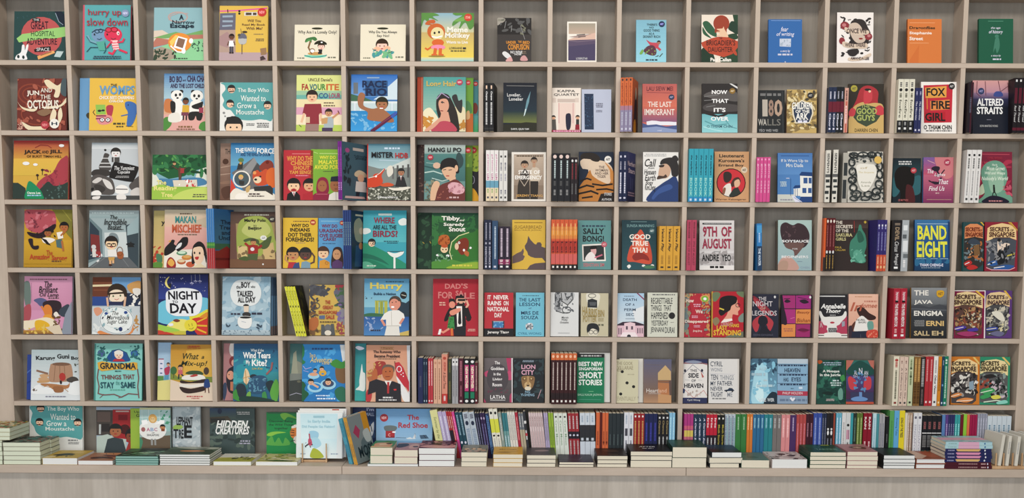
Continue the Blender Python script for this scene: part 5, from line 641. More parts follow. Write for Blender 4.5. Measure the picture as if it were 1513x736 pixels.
# sixth shelf
C(0, 495)
F(PB, 'deep blue picture book edge behind the white cover with a barrel', '190 262 138 186 262 438', '= 2f4690 224;l 4a6ab0 8 188 260 240 220;l 24387a 10 188 330 240 300', k=1.5)
F(PB, 'white picture book with a large wooden barrel and a red capped head', '252 575 104 215 562 454', '''= dde3e6 ccd;g b4c4c8 dfe4e6 215 104 575 400;Tb 1d1c1c 276 148 402 184 Karung;Tb 1d1c1c 416 134 496 166 Guni;Tb 1d1c1c 508 150 572 180 Boy;b b08a70 350 300 365 220 385 200 490 198 510 225 515 290 500 320 370 330;e 7a5a48 440 204 60 12;l 8a6850 4 400 210 385 320;l 8a6850 4 430 210 425 320;l 8a6850 4 460 210 462 320;b c8a078 290 280 340 270 350 290 310 300;b c49868 275 320 345 310 350 330 280 335;b c8a078 285 300 340 295 345 315 290 318;l 8a6a58 14 275 250 345 270;b b07a50 290 340 370 340 470 350 490 330 480 370 400 380 340 370;b 9a6844 380 360 440 360 445 395 400 402 380 390;b 4a4440 470 310 510 290 545 300 550 330 490 330;e b03a34 444 292 22 28;e 2a1c18 432 330 8 14;b eceff0 230 410 240 370 280 345 310 370 340 355 380 390 370 410;b eceff0 480 410 500 340 540 320 575 330 570 410;l b08858 4 300 350 370 370;l b08858 4 450 370 480 395;s 6a5a50 4 6 8 235 370 262 390;d 889 310 425 466 433;s 443 7 5 10 530 200 550 290''')
F(PB, 'mint green picture book with an old lady and a gold ribbon banner', '690 1005 60 655 990 458', '''= 88ccc4 3a7a74;p 4a8a84 655 458 690 60 700 60 668 458;r 7fc0b8 690 60 1005 64;b 24508f 770 185 775 140 810 108 850 105 895 125 910 150 912 185;h efd0b8 e6e2da 845 140 28;e e6e2da 845 124 30 14;p b5303a 800 186 815 168 870 168 886 186;l 356 4 790 180 800 110 850 100 900 125 912 180;e 4a6a8a 730 130 26 26;e 4a5a9a 730 130 14 14;e 2f5a9a 950 130 26 26;e 3a7a9a 950 130 14 14;s 2f6a6a 3 22 12 706 80 770 180;s 2f6a6a 5 22 12 920 80 982 180;p d9a840 700 195 730 185 840 205 945 190 968 195 968 240 940 248 840 240 725 255 704 240;Tb 1d2a34 716 196 958 240 GRANDMA;d 355 812 250 856 258;Tb 7a4a4a 718 280 856 312 THINGS;Tb 7a4a4a 866 276 946 310 THAT;Tb 24505c 710 330 806 374 STAY;T 5a9a94 816 318 842 350 the;Tb 24505c 850 328 950 372 SAME;d 6a9 774 380 878 388;l 7a4a48 7 704 240 692 300 700 360 690 410;l 7a4a48 7 968 240 974 300 966 360 972 440;l 7a4a48 7 690 410 730 420 800 415 850 435 900 410 970 416;l 7a4a48 4 700 440 730 415;l 7a4a48 4 830 440 860 430''')
F(PB, 'pale blue picture book edge with a painted house behind the cake cover', '1100 1195 54 1100 1192 452', '= a9c4dc;g 9abcdc b4ccd8 1100 54 1195 300;r dde 1104 165 1142 280;r 9a3a4a 1104 165 1142 172;r 445a8a 1116 196 1132 204;r 445a8a 1116 230 1132 238;r 445a8a 1116 262 1132 270;b b03a5a 1145 240 1160 225 1185 220 1180 270 1155 280;h d9a080 4a2a1c 1174 205 12;p 5a9ab8 1146 280 1180 276 1175 350 1140 355;r 5a8a4a 1100 285 1142 320;p dcd48a 1100 320 1192 310 1192 452 1100 452', k=1.2)
F(PB, 'mustard and cream picture book with a giant chocolate sandwich cake', '1186 1500 68 1188 1506 456', '''= c89a38 b98;g c08c30 cfa245 1186 68 1506 310;p d8ab48 1300 110 1506 90 1506 310 1280 310;p e0cdb8 1188 310 1260 330 1506 320 1506 456 1188 456;p 7a8a3a 1186 250 1240 290 1506 290 1506 330 1188 310;d b5522c 1310 76 1396 84;T b5522c 1306 76 1402 98 Gordon Li;Ti 26301c 1276 128 1392 170 What;Ti 26301c 1412 146 1432 166 a;Ti 26301c 1262 180 1456 226 Mix-up!;e 3f6a3a 1210 248 24 28;l 5a4a2a 5 1212 270 1212 300;h d9a080 222 1260 228 18;p c4606a 1244 244 1276 244 1278 276 1244 276;l 26303a 10 1250 276 1248 304;l 26303a 10 1270 276 1290 290;b 3a5030 1300 270 1330 250 1400 250 1430 270 1400 280;b e9e4dc 1270 300 1300 280 1400 275 1440 290 1430 310 1300 312;b b04038 1330 285 1370 272 1390 282 1350 292;b 33211c 1265 315 1340 325 1440 305 1440 330 1350 335 1270 335;b e6e0d8 1262 340 1340 345 1442 335 1442 352 1340 365 1265 358;b 33211c 1262 360 1340 372 1442 355 1440 385 1340 405 1290 400 1265 380;e 4a3a30 1450 250 20 26;b 24407a 1436 330 1450 305 1470 310 1480 360 1440 365;l 5a3428 7 1448 365 1446 398;l 5a3428 7 1468 365 1474 400;d b55 1306 422 1430 430;d b55 1340 436 1406 442''')
C(300, 495)
F(PB, 'dusty rose picture book edge with two girls behind the kite cover', '136 228 60 140 224 462', '= a9787a 756;e e0d8d4 204 100 26 50;e 7a2f34 205 186 26 34;e e0a898 212 196 16 22;b 26202a 160 330 164 260 190 230 222 235 222 400 180 400;e d99a80 190 285 26 32;e 222 180 280 4 4;p c47a5a 190 330 224 330 224 400 190 390;b 33405a 140 350 160 340 165 400 150 462 140 440', k=1.2)
F(PB, 'blue green picture book with a kite, a child and ferns', '222 540 62 210 532 464', '''= 2a5f80 345;g 24507a 2f86a0 210 62 540 260;g 36909a 2a6a70 210 258 540 380;s 3fa0a8 3 26 30 220 180 440 340;b 2f8fa0 240 220 330 200 420 210 440 290 330 300 250 300;s 1f3a5a 5 18 7 240 110 520 250;T dfe8ea 340 98 430 118 What if the;Tb f0f3f2 286 122 476 166 Wind Tears;T f0f3f2 306 176 334 216 My;Tb f0f3f2 346 172 452 220 Kite?;Ti c9b860 346 228 420 244 Lim Kee;b e4c8a0 285 320 298 240 318 250 330 300 310 345;l b5884a 5 300 250 305 350;l b5884a 4 280 305 330 290;b d9d2c4 340 290 360 285 372 310 350 325;e 26303a 356 292 26 16;b 2a5070 320 330 360 290 420 285 450 310 440 370 400 410 330 400;s 5a90a8 4 40 9 325 300 440 400;b 24303a 232 380 250 345 290 350 305 400 290 440 240 450;b 1f3038 440 340 490 320 500 380 480 420;l 9a5a5a 12 448 275 480 240 488 195;b 3f8a3a 240 462 200 430 232 380 245 420 262 462;b 5aa040 490 464 470 400 510 310 532 360 520 464;b 74a848 300 464 310 410 335 400 330 464;b 3f8a4a 420 464 415 410 440 400 450 464;b 1d3a34 270 464 280 430 420 440 500 464''')
F(PB, 'grey green picture book edge with a ship scene behind the swimming cover', '600 692 62 604 694 458', '= 4a6a66 354;g 2f5f60 5a7a74 600 62 694 200;p 9a9c88 625 130 645 110 660 270 612 270;p 8a8c7c 650 180 690 200 690 270 660 270;r 7a7f78 604 270 692 320;p 3a3f3c 604 320 692 310 692 458 604 458;l aab 4 606 420 650 405 692 415;e 665 668 325 14 8', k=1.4)
F(PB, 'bright blue picture book with children floating on rings', '700 1000 66 690 996 464', '''= 2a80c4 ccd;g 2f86c8 2476b8 690 66 1000 464;s 4aa0d8 3 30 26 700 110 980 450;p dfe4e6 958 70 1002 70 998 330;b 2a7a4a 692 66 712 90 712 140 700 170 720 190 692 200;b 1f5a3a 690 330 720 350 710 380 740 410 720 440 690 464;b 2a6a50 920 390 960 360 996 380 996 464 940 450;b 7a5a3a 925 240 950 210 990 220 996 330 950 330 930 300;b 3f8a3a 890 200 930 170 970 190 990 180 990 230 930 230;d 1f4a80 756 92 910 104;Ti d9c88a 750 128 790 160 Time to;Ti d9c88a 752 156 904 194 Adventure;Ti d9c88a 832 182 886 208 Time;e 9cd0e8 775 286 40 22;e d9a080 775 276 30 12;h e0b090 222 786 250 14;e d9a83a 838 266 26 22;h e0b090 222 832 236 15;e 2f86c8 838 272 10 6;e 9cd0e8 785 366 54 36;e 2a80c4 785 362 40 24;h e0b090 222 756 330 20;l e0b090 14 770 345 805 365;e 9cd0e8 876 346 54 36;e 3a4a6a 876 340 40 24;h e0b090 222 876 328 22;l aad 5 705 220 720 240 760 228;l aad 4 706 250 740 260;d def 784 420 886 428;d def 790 440 924 450''')
F(PB, 'teal picture book edge with a white bird behind the president cover', '1056 1138 60 1060 1136 466', '= 2f8f94 256;g 2a8088 38a09c 1056 60 1138 466;b dde 1058 90 1080 78 1125 95 1090 108;b e2e8e4 1090 320 1100 250 1108 205 1116 260 1132 280 1130 390 1090 390 1064 385 1090 360', k=1.4)
F(PB, 'peach picture book with a waving man in suit and a red flag', '1136 1448 72 1138 1444 468', '''= d8a080 443;g d49a7c dcaa8c 1136 72 1448 468;p d8dce0 1424 74 1450 72 1446 468 1436 468;l b08a50 4 1232 86 1332 86;l b08a50 4 1232 102 1332 102;T 9a6a3a 1238 88 1326 100 A Biography;Tb 3a2a2a 1186 110 1380 134 The Runaway Who;Tb 3a2a2a 1194 138 1376 160 Became President;d 654 1212 166 1352 172;b a03a34 1190 240 1200 190 1250 185 1275 200 1270 260 1200 290;b b06a44 1145 300 1150 260 1180 240 1190 300 1170 340;b b4363a 1140 400 1160 380 1180 410 1170 464 1140 464;s c9a060 3 16 12 1145 190 1270 300;l 4a3020 5 1338 186 1345 240;p c0303c 1340 195 1370 190 1400 230 1440 330 1440 400 1420 370 1380 340 1350 280;b e6e6e6 1350 290 1390 340 1430 400 1445 440 1444 468 1400 460 1370 360;o eee 5 1370 240 16 20;e fff 1386 250 4 4;e fff 1398 268 4 4;e fff 1384 278 4 4;e fff 1400 290 4 4;
e b5643a 1290 265 40 54;b 6a5a50 1248 250 1260 215 1300 208 1335 225 1332 260 1320 230 1270 228;e 4a2018 1276 258 5 4;e 4a2018 1305 256 5 4;l 6a2018 4 1274 294 1304 292;b b5643a 1180 310 1185 260 1195 235 1215 250 1215 310;p 26242a 1150 420 1160 330 1210 310 1260 325 1330 325 1380 345 1386 468 1206 468 1206 400;p ece6e0 1266 322 1318 322 1296 370;p b03034 1286 330 1302 330 1300 410 1286 410;p d33 1330 380 1350 378 1352 388 1336 390;d ddd 1250 434 1326 444;d ddd 1226 452 1352 460''')
C(600, 495)
F(NB, 'grey paperback with pink fabric and centred white title', '546 746 162 544 744 468', '''= 5a5254 ccc;g 6a6264 4a4446 546 162 744 468;p b03a60 700 162 736 162 732 240 746 330 744 300 700 320 670 290 716 270;b c04a70 550 260 600 245 620 270 590 290 556 290;b c04a70 680 285 720 250 742 270 742 310 700 310;p b03a60 544 440 560 468 544 468;b b03a60 725 420 744 400 744 468 725 468;p d8d2d4 736 162 748 162 746 468 738 468;e 4a4448 640 300 76 100;s 6a3a4a 3 20 7 570 370 710 400;Tb e6e2e2 620 184 656 206 The;Tb e6e2e2 592 222 686 246 Goddess;Tb e6e2e2 612 262 662 282 in the;Tb e6e2e2 606 298 672 322 Living;Tb e6e2e2 604 334 670 358 Room;T f0eeee 588 418 694 444 LATHA;l eee 3 588 452 692 452''', lean=6)
F(NB, 'black paperback with a lion face and pink title lettering', '754 960 164 750 962 468', '''= 1d2226 222;s 2f4044 3 20 20 755 180 800 460;s 2f4044 5 20 20 900 180 960 460;d 9ab 812 178 892 190 2;Tbj d8a4b8 806 208 902 238 LION;Tbj d8a4b8 806 244 894 278 CITY;b 8a6a44 806 300 820 286 880 286 898 300 890 350 870 375 830 375 812 350;e c9a878 850 350 24 26;e 6a4a30 826 306 14 10;e 6a4a30 876 306 14 10;e d9c080 828 304 6 5;e d9c080 874 304 6 5;p 33261c 838 346 864 346 852 360;b ddd2bc 830 365 850 358 872 365 866 382 836 382;l b39060 14 852 290 852 340;T 9ac0d8 832 386 866 402 NG;T 9ac0d8 800 406 896 424 YI-SHENG;l c9a0a8 4 942 380 920 440;l 466 3 770 440 790 460''', lean=6)
F(NB, 'white rear paperback edge standing behind the green short stories cover', '1210 1426 126 1210 1424 478', '= dcdcd8 bbb', k=1, lean=7, t=.02)
F(NB, 'emerald green paperback with bold white capitals and a black top band', '1198 1386 132 1194 1384 486', '''= 12764f 2a1518;r 1c1c1c 1194 132 1388 160;d bbb 1214 142 1364 152;Tbj eef2ee 1206 190 1286 222 BEST;Tbj eef2ee 1296 190 1372 222 NEW;Tbj eef2ee 1208 230 1372 252 SINGAPOREAN;Tbj eef2ee 1208 264 1370 310 SHORT;Tbj eef2ee 1206 318 1370 360 STORIES;l 8c9 3 1276 404 1308 404;Tj a9cdb8 1200 420 1374 440 BALLI KAUR JASWAL;l 6a9 2 1208 462 1362 464''', lean=7)
C(900, 495)
F(NB, 'white rear paperback edge tucked behind the cream domino cover', '70 238 166 70 236 476', '= d6d4cc bbb', k=1, lean=6)
F(NB, 'cream paperback with four black domino dots', '58 206 172 50 202 486', '''= cdc8aa b0a;T 998f74 58 188 168 212 THE GOOK;T 998f74 62 218 170 246 VILLARAE;T 998f74 60 240 90 258 ES;e 1d1c1a 95 260 11 11;e 1d1c1a 127 341 11 11;e 1d1c1a 172 368 11 11;e 1d1c1a 82 421 11 11;d b4ad92 130 276 180 284;T aaa288 58 440 186 470 EVENTUALLY;T 333 200 440 206 458 Y;s 554 3 5 5 50 285 54 400''', lean=6)
F(NB, 'dusk brown paperback with a sunlit gable wall', '242 440 170 240 434 474', '''= 6a5a58 a98;g 5f6078 7a6458 240 170 440 390;g 7a6054 b08868 240 380 440 474;p c8a878 342 265 395 212 434 255 434 315 342 315;p 8a5f44 342 318 434 318 434 332 342 332;p b5764c 342 332 420 336 420 420 342 420;p c49468 342 410 434 420 434 474 342 474;p 5f4a44 420 320 434 320 434 420 424 420;l 7a6a68 2 250 205 380 212;Tj d8cfc8 260 374 344 402 Heart;Tj dcae90 344 374 402 402 land;d b5a59c 270 406 360 412''', lean=6, t=.02)
F(NB, 'paperback with navy hexagon border and slim black capitals', '516 688 170 508 684 468', '''= e4e0dc 224;r 2a2f54 508 170 690 202;p b07a7c 510 200 570 180 620 185 688 210 688 200 508 200;b 8a92a8 530 190 590 178 650 190 600 200;p e4e0dc 520 270 585 208 660 265 655 390 585 430 520 370;l 8a8a98 4 520 270 585 208 660 265;l c98a84 4 508 360 520 372 590 432 660 380 688 420;r 2a2f54 508 430 686 470;b 2a3a60 512 370 528 375 522 400 510 395;e 26283a 530 248 8 10;e 26283a 650 246 8 10;p b5605a 640 250 664 290 650 295;l bbb 3 530 310 560 312;l bbb 3 620 310 650 312;Tj 2a2a34 566 238 614 256 THIS;Tbj 26262e 552 264 626 296 SIDE;T 2a2a34 574 306 606 324 OF;Tbj 26262e 522 334 658 364 HEAVEN;T ddd 542 440 634 454 Cyril Wong;s b9a8a0 3 14 10 545 380 640 415''', lean=6)
F(NB, 'white paperback with mixed navy and grey capitals and a small car', '700 912 168 694 906 484', '''= dcdad8 b9b4aa;p cfcac4 900 168 914 168 908 484 898 484;Tj 3a4454 710 186 796 222 CYRIL;Tj 8a8f98 712 232 792 258 WONG;l aab 2 710 274 880 278;Tj 3a4454 712 280 762 318 TEN;Tj 8a8f98 776 284 872 318 THINGS;Tj 3a4454 710 328 748 358 MY;Tj 26344a 758 326 862 358 FATHER;Tj 3a4454 710 366 794 396 NEVER;p 26344a 806 390 830 385 840 374 860 376 872 388 876 396 806 398;e 222 820 398 6 6;e 222 862 398 6 6;Tj 26344a 710 404 794 438 TAUGHT;Tj 8a8f98 826 406 862 438 ME;d 888 710 446 820 456''', lean=6, t=.02)
F(NB, 'icy blue paperback with a blurred bright window of light', '984 1172 166 976 1172 478', '''= 5a88a4 22364c;g 4a7088 7ab0cc 976 166 1172 478;b a9d8e8 1000 480 1005 330 1040 200 1100 220 1110 330 1120 478;b d0eef4 1020 430 1030 340 1060 330 1080 420 1060 470;s 2f4a60 3 20 18 980 170 1168 250;s 88c4dc 5 26 20 990 200 1160 440;b 1f2f3c 1080 470 1110 420 1140 395 1172 410 1172 478 1090 478;T bcd0d8 1046 226 1098 246 ACE;d aac4d0 990 266 1090 284;T ccc 1078 308 1104 322 the;d b4d0da 1020 346 1150 362;Tj dfe6ea 1040 440 1096 464 VIE;Tj dfe6ea 1104 440 1152 464 WER''', lean=6)
F(NB, 'pale blue paperback with banded sky, black capitals and a red strip', '1180 1394 168 1174 1386 484', '''= 86aecb b4b0a8;r b9c8d4 1176 168 1394 202;l 30405a 3 1178 206 1390 210;l 30405a 3 1178 272 1390 276;l 30405a 3 1178 340 1390 344;d 2a3a54 1184 210 1378 220;d 2a3a54 1184 276 1378 286;d 2a3a54 1184 344 1374 354;Tj 26344a 1228 234 1338 262 HEAVEN;Tj 26344a 1220 300 1254 328 HAS;Tj 26344a 1276 298 1342 326 EYES;d 467 1268 374 1292 380;r cde 1326 364 1352 380;p b03a50 1176 392 1388 396 1386 428 1176 424;T e6d0d4 1212 400 1352 418 PHILIP HOLDEN;r 8aa0b8 1176 428 1386 484;d 667a94 1180 450 1380 466;b e6e6ee 1262 445 1275 438 1280 448 1292 440 1298 450 1280 466''', lean=6)
C(1193, 495)
F(NB, 'dark green paperback with palm shadows and a white serif title', '72 270 176 62 262 490', '''= 1f4a40 142;s 2f6a58 3 30 30 66 200 250 460;s 163a34 5 30 26 66 180 260 470;b b5562c 78 180 105 180 108 195 85 205;b 3f8a4a 230 300 255 280 264 310 245 330;b 6a9a8c 215 400 235 375 248 400 244 455 218 455;d 9ab 110 192 240 214 2;Tb e2e6e0 110 246 226 270 A Mosque;Tb e2e6e0 90 272 234 298 in the Jungle;d cdd 178 318 220 328;d cdd 154 336 240 344;d cdd 164 352 234 360;b 142a26 100 415 140 400 180 410 160 425;d cbb 128 454 186 468 2''', lean=6)
F(NB, 'teal and violet paperback with two red hands over a fountain', '276 474 178 268 462 484', '''= 3a3a5a 5a4;g 2f6a60 3a5a70 276 178 474 260;p b56a5c 276 178 330 178 290 240 272 250;p b56a5c 474 178 430 178 460 240 470 260;b 1f4a44 330 200 372 180 420 200 470 240 460 280 300 280 285 240;g 4a4a80 4a3058 268 290 470 400;b c0404a 285 310 300 290 320 300 340 320 345 370 320 385 295 370;b c0404a 450 310 432 290 415 300 400 320 395 370 420 385 446 370;s 5a8ab8 3 22 12 330 250 410 390;b 6a90c4 305 445 360 430 420 445 400 462 325 462;r 6a90c4 362 400 382 450;p 4a2a4a 268 380 300 400 300 450 268 450;p b5503c 268 468 464 468 462 484 268 484;Tj d8d8e4 330 252 352 278 AL;Tj d8d8e4 364 232 388 272 N;Tj d8d8e4 400 252 428 280 AN;Tj b4b4cc 322 280 352 300 SH;Tj b4b4cc 396 280 424 300 AH''', lean=6)
F(NB, 'orange bordered comic style paperback with an arched cream title', '1010 1206 152 1000 1200 488', '''= c9782a 9a5a1c;p ecd098 1010 270 1012 195 1060 170 1130 168 1190 200 1192 280 1130 256 1050 256;p 4a4444 1004 280 1050 256 1130 256 1190 282 1178 460 1150 484 1004 478;Tbj 33201c 1014 186 1142 214 ECRETS;T 33201c 1148 204 1174 222 OF;Tbj 33201c 1010 222 1180 256 INGAPORE;l 33201c 4 1040 262 1146 262;p e0c070 1156 156 1172 156 1204 195 1202 210;s dcd8d0 3 24 22 1010 280 1180 400;s 2a2828 5 34 18 1010 280 1180 410;s 9a9490 6 16 16 1010 290 1180 420;b d8884a 1004 425 1050 405 1080 420 1020 440;b d8884a 1040 460 1100 440 1160 450 1110 474;l f0d8c0 6 1004 432 1060 416;l f0d8c0 6 1040 466 1150 456;p 8aa0b0 1130 330 1160 320 1160 380 1130 385''', lean=6)
F(NB, 'green bordered comic style paperback with an arched cream title', '1208 1420 154 1204 1412 488', '''= 2f8a68 ccc;p ecd8a0 1206 275 1212 200 1240 180 1320 170 1380 185 1404 215 1402 285 1330 258 1250 256;p 5a5a5a 1206 280 1250 256 1330 258 1402 288 1394 450 1370 480 1206 472;Tbj 33281c 1208 184 1340 216 SECRETS;T 33281c 1356 204 1388 224 OF;Tbj 33281c 1208 220 1394 254 SINGAPORE;l 33281c 4 1230 262 1366 262;p e0c070 1360 156 1376 156 1418 200 1414 216;s 9a4a3a 3 14 16 1208 310 1280 370;s c9b8c0 4 18 20 1290 330 1390 440;s 8a9a94 5 22 18 1210 280 1390 440;s 262828 6 26 18 1210 280 1390 430;b 2a2828 1230 290 1280 275 1320 290 1260 305;b 3f9a5a 1208 390 1270 370 1310 390 1250 420;b 3f9a5a 1206 430 1260 410 1280 430 1220 450;b d9d25a 1280 430 1330 420 1350 440 1300 450;l d8e8d0 6 1208 405 1290 385;l d8e8d0 7 1230 470 1320 458 1390 470;b 8ad0c0 1320 470 1380 455 1396 475 1330 485''', lean=6)

# ---------------------------------------------------------------- books standing spine outwards in the cells
C(600, 95)
G(NB, '{} black spine with white script from the upright beside the comet paperback', 546, 614, 2, 132, 480, '1c1b1d', 'r e9c9b0 5 12 .35 .65;Tib e6e6e6 17 36 Corpse;d ccc 40 86;r 333 93 96', yaw=-5, group='black script spines beside the comet paperback')
C(900, 95)
G(NB, '{} orange and grey spine from the upright beside the salmon pink snowy paperback', 76, 164, 3, 95, 482, 'cf6a3c', 'r 8e86a4 60 100;r a8788a 52 60;T 722 10 50 sugarbread night;d bbc 64 88;q 433 4;q ccd 95', yaw=-15, front='8a4428', frontart='= 8a4428;g c8643a 5a3a34 0 0 100 100;b 3a2a30 40 30 60 20 80 40 75 100 30 100;e dccab0 60 25 8 12;b c9862e 30 80 60 75 70 100 25 100', group='orange spines beside the salmon pink paperback')
C(1193, 95)
G(NB, '{} navy spine with a maroon band beside the hero paperback', 138, 194, 2, 160, 480, '26304a', 'r 6a2030 32 55;d ccd 10 26;Tb dde 58 88 Chor;q dde 92', group='navy and maroon spines beside the hero paperback')
G(NB, '{} black spine with a maroon band beside the hero paperback', 195, 249, 2, 158, 480, '1d2024', 'r 6a2030 32 55;d aab 10 26;Tb dde 58 88 Chor;q dde 92', group='black and maroon spines beside the hero paperback')
G(NB, 'pale salmon spine touching the hero paperback', 251, 279, 1, 166, 480, 'd0a090', 'r c46a5a 30 100 .3 .8;d 533 6 28;d fdd 40 80')
G(NB, '{} cream and black spine from the upright beside the scrawled capitals paperback', 622, 738, 3, 104, 474, 'dcd9c8', 'd 555 6 14 .3 .7;e 222 20 3;d 554 26 34 .3 .7;T 332 38 72 foxfire;r 1d1d20 77 100;q ddd 92;d aaa 80 86', group='cream and black spines beside the scrawled capitals')
G(NB, '{} navy spine squeezed beside the scrawled capitals paperback', 742, 792, 2, 165, 478, '2a2f5a', 'd aac 8 16;Ti ccd 30 72 The Minorities;q dde 94', group='navy spines beside the scrawled capitals')
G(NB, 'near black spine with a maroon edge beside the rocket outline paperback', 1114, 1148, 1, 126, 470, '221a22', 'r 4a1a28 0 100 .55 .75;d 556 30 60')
G(NB, '{} black and maroon spine past the rocket outline paperback', 1430, 1546, 4, 96, 474, '201a1e', 'r 5a1c2c 18 46 .15 .85;q ddd 5;Ti ccc 50 80 Red Thread;r 5a1c2c 90 95', group='black and maroon spines past the rocket outline paperback')
C(300, 195)
G(PB, '{} purple spine of the angled books jutting past the upright by the merlion cover', 946, 984, 2, 66, 484, '7a2f8a', 'd a6b 10 60;d dbe 70 84', w=0.19, y0=-0.085, yaw=-25, pages='w', hard=True, front='45616f', frontart='= 45616f;r c9b9b0 40 8 80 13;e b0508a 20 14 8 4;Ti 1d2a34 44 20 92 28 Uncle|Gobi|goes;s 26343c 3 22 6 8 20 30 70;b d9c4a4 45 52 62 46 85 50 90 57 50 58;e e0b090 68 60 12 7;p e4ddd8 50 66 86 66 90 84 46 84;p 2a2f3a 50 84 64 84 60 92 48 92;p d8b4b0 10 93 80 92 84 96 8 97', group='purple spined books jutting past the upright')
C(600, 195)
G(NB, '{} white spine with pink letters and blue foot near the sepia couple paperback', 558, 646, 3, 128, 490, 'e6e2e0', 'T c05a94 8 42 gull between;Tb b03a80 46 58 LUN;r 6aa0b8 60 74;r e6d4b4 74 100;q 445 93;d 8a6 76 84', group='white spines with pink letters')
G(NB, '{} plain white spine near the sepia couple paperback', 650, 708, 2, 130, 490, 'dedcd8', 'q 333 12;d 667 24 40;d 99a 46 60;d 667 78 86;q 444 93', group='plain white spines near the sepia couple')
G(NB, '{} tall black spine from the upright beside the tiger stripe paperback', 1014, 1144, 3, 150, 492, '1a1a1e', 'e e0c8c0 7 4;d cdd 15 52 .4 .62;d 555 58 68;d 888 76 88', group='tall black spines beside the tiger stripes')
G(NB, '{} short black and red spine touching the tiger stripe paperback', 1148, 1198, 2, 178, 492, '22191c', 'e ddd 8 3;d 8a3038 14 50;d 666 60 84', group='short black spines beside the tiger stripes')
C(900, 195)
G(NB, '{} navy spine with white lettering angled beside the turbaned man paperback', 64, 128, 2, 138, 492, '222a48', 'q ccd 10;d aab 20 36;d dde 42 84 .35 .7;e ccd 93 2', yaw=-20, front='2a2f52', frontart='= 2a2f52;g 3a3f70 26294a 0 0 100 100;Tb c9b4c0 6 18 96 28 Northern;Tb c9b4c0 14 32 90 42 Stars;p 555a84 40 50 46 50 46 75 40 75;p 555a84 60 52 66 52 66 75 60 75;d a68a9a 10 80 90 88 2', group='navy spines beside the turbaned man')
G(NB, '{} turquoise spine from the upright beside the red disc paperback', 548, 718, 5, 118, 494, '35a0b4', 'q d8ecec 5;q 35a0b4 5;Tib 123a48 12 50 the wayfarers;T a8e0d0 55 90 BOOK;r 2a8ac0 91 100;q cde 96', group='turquoise spines beside the red disc paperback')
G(NB, '{} pink spine from the upright beside the white house paperback', 1022, 1122, 4, 178, 494, 'd04a8a', 'q e9a0c4 5;T e6b8d0 14 80 gone case', yaw=-10, front='2a1f2c', group='pink spines beside the white house paperback')
C(1193, 195)
G(NB, 'white and black snake patterned spine standing against the upright', 119, 154, 1, 128, 492, 'd8d4ca', 'Tb 333 6 44 SERPENTS;s 1 1 1;'.replace('s 1 1 1;', '') + 'r 555 46 52;r 2a2f30 56 62 .1 .9;r 2a2f30 68 72 .2 1;r 2a2f30 78 84 0 .8;q 222 92', yaw=-4, front='55585a')
G(NB, 'white and black snake patterned spine standing apart from its twin', 170, 206, 1, 125, 492, 'd8d4ca', 'Tb 333 6 44 SERPENTS;r 555 46 52;r 2a2f30 56 62 .1 .9;r 2a2f30 68 72 .2 1;r 2a2f30 78 84 0 .8;q 222 92', yaw=-8, front='77777a', frontart='= b0aea6;s 2a2f30 3 50 16 0 0 100 100')
G(NB, 'white rear snake patterned book edge beside the coiled snakes cover', 238, 276, 1, 146, 492, 'b4b0a6', 'r 33383a 20 46 .2 .9;r 33383a 54 92 .1 .8', y0=0.0, w=.1)
G(NB, '{} slim white spine from the upright beside the mint archway paperback', 1092, 1196, 3, 126, 492, 'e0dedc', 'q 222 10;d 555 16 36 .35 .65;d 888 40 86 .4 .6;q 444 93', roll=1.2, group='slim white spines beside the mint archway')
C(300, 295)
G(PB, '{} blue, green and red spine of the angled books beside the arch cover', 32, 98, 4, 64, 478, '3f7ab8', 'r a8d0ea 0 66 .1 .22;r 4a8a4a 56 66;r 6aa84a 58 62;r b03a3a 66 100;r e0a0a0 66 100 .1 .22', w=0.145, y0=-0.062, yaw=-17, pages='w', front='35628a', frontart='= 35628a;g 2f5f90 3f7090 0 0 100 60;Tb 1d3048 20 18 94 52 The|Tree|and|Uncle;r 3f6a50 0 58 100 68;p 8a2f2c 20 70 60 62 96 72 96 100 0 100 0 70;r 6a2424 0 82 100 86', group='blue green and red spines beside the arch cover')
G(PB, '{} navy spine of the angled books jutting past the upright by the bird bath cover', 982, 1044, 4, 74, 486, '26386e', 'r 4a64a0 0 100 .05 .2;d 8aa 20 60', w=0.17, y0=-0.085, yaw=-11, pages='w', front='1f2a48', frontart='= 1f2a48;r c9c4b0 30 6 90 9;b 9a9a84 20 22 60 12 90 30 80 52 30 50;e c9b49a 70 34 16 6;p 2f4a7a 30 60 90 56 96 96 20 96;e c98a60 66 60 14 6', group='navy spines by the bird bath cover')
C(600, 295)
G(NB, '{} navy spine from the upright in the cell with the two silhouetted heads', 546, 598, 2, 142, 490, '22263e', 'd aab 6 40 .4 .7;q aab 47;T ccd 54 90 INHERITANCE;q dde 94', group='navy spines near the silhouetted heads')
G(NB, 'steel blue spine in the cell with the two silhouetted heads', 601, 642, 1, 148, 490, '2f4a6a', 'd bcd 12 78 .4 .66;q ccd 94')
G(NB, '{} short dark plum spine touching the silhouetted heads paperback', 646, 728, 2, 188, 490, '2a1f30', 'd cbc 5 70 .35 .68;r 8a2f5a 76 88;T edd 77 87 B1;q eee 93', group='short plum spines near the silhouetted heads')
G(NB, '{} orange to red spine from the upright beside the grey teal smoker paperback', 1012, 1194, 6, 140, 492, 'cf5a34', 'r d8823e 14 38;r e0923e 22 32;r b0382c 42 66;d e9b070 8 30 .35 .65;T 4a1414 44 68 Let;r d0605a 68 88;r 1d1a1a 89 100;q ece6e0 94', group='orange to red spines with black feet')
C(900, 295)
G(NB, '{} amber yellow spine beside the flame shape paperback', 345, 492, 3, 186, 494, 'd6a03a', 'Tib 33261c 6 58 Venice Play;d a87a2a 66 86;q 4a3820 93;r b9842a 0 100 0 .05', group='amber spines beside the flame shape')
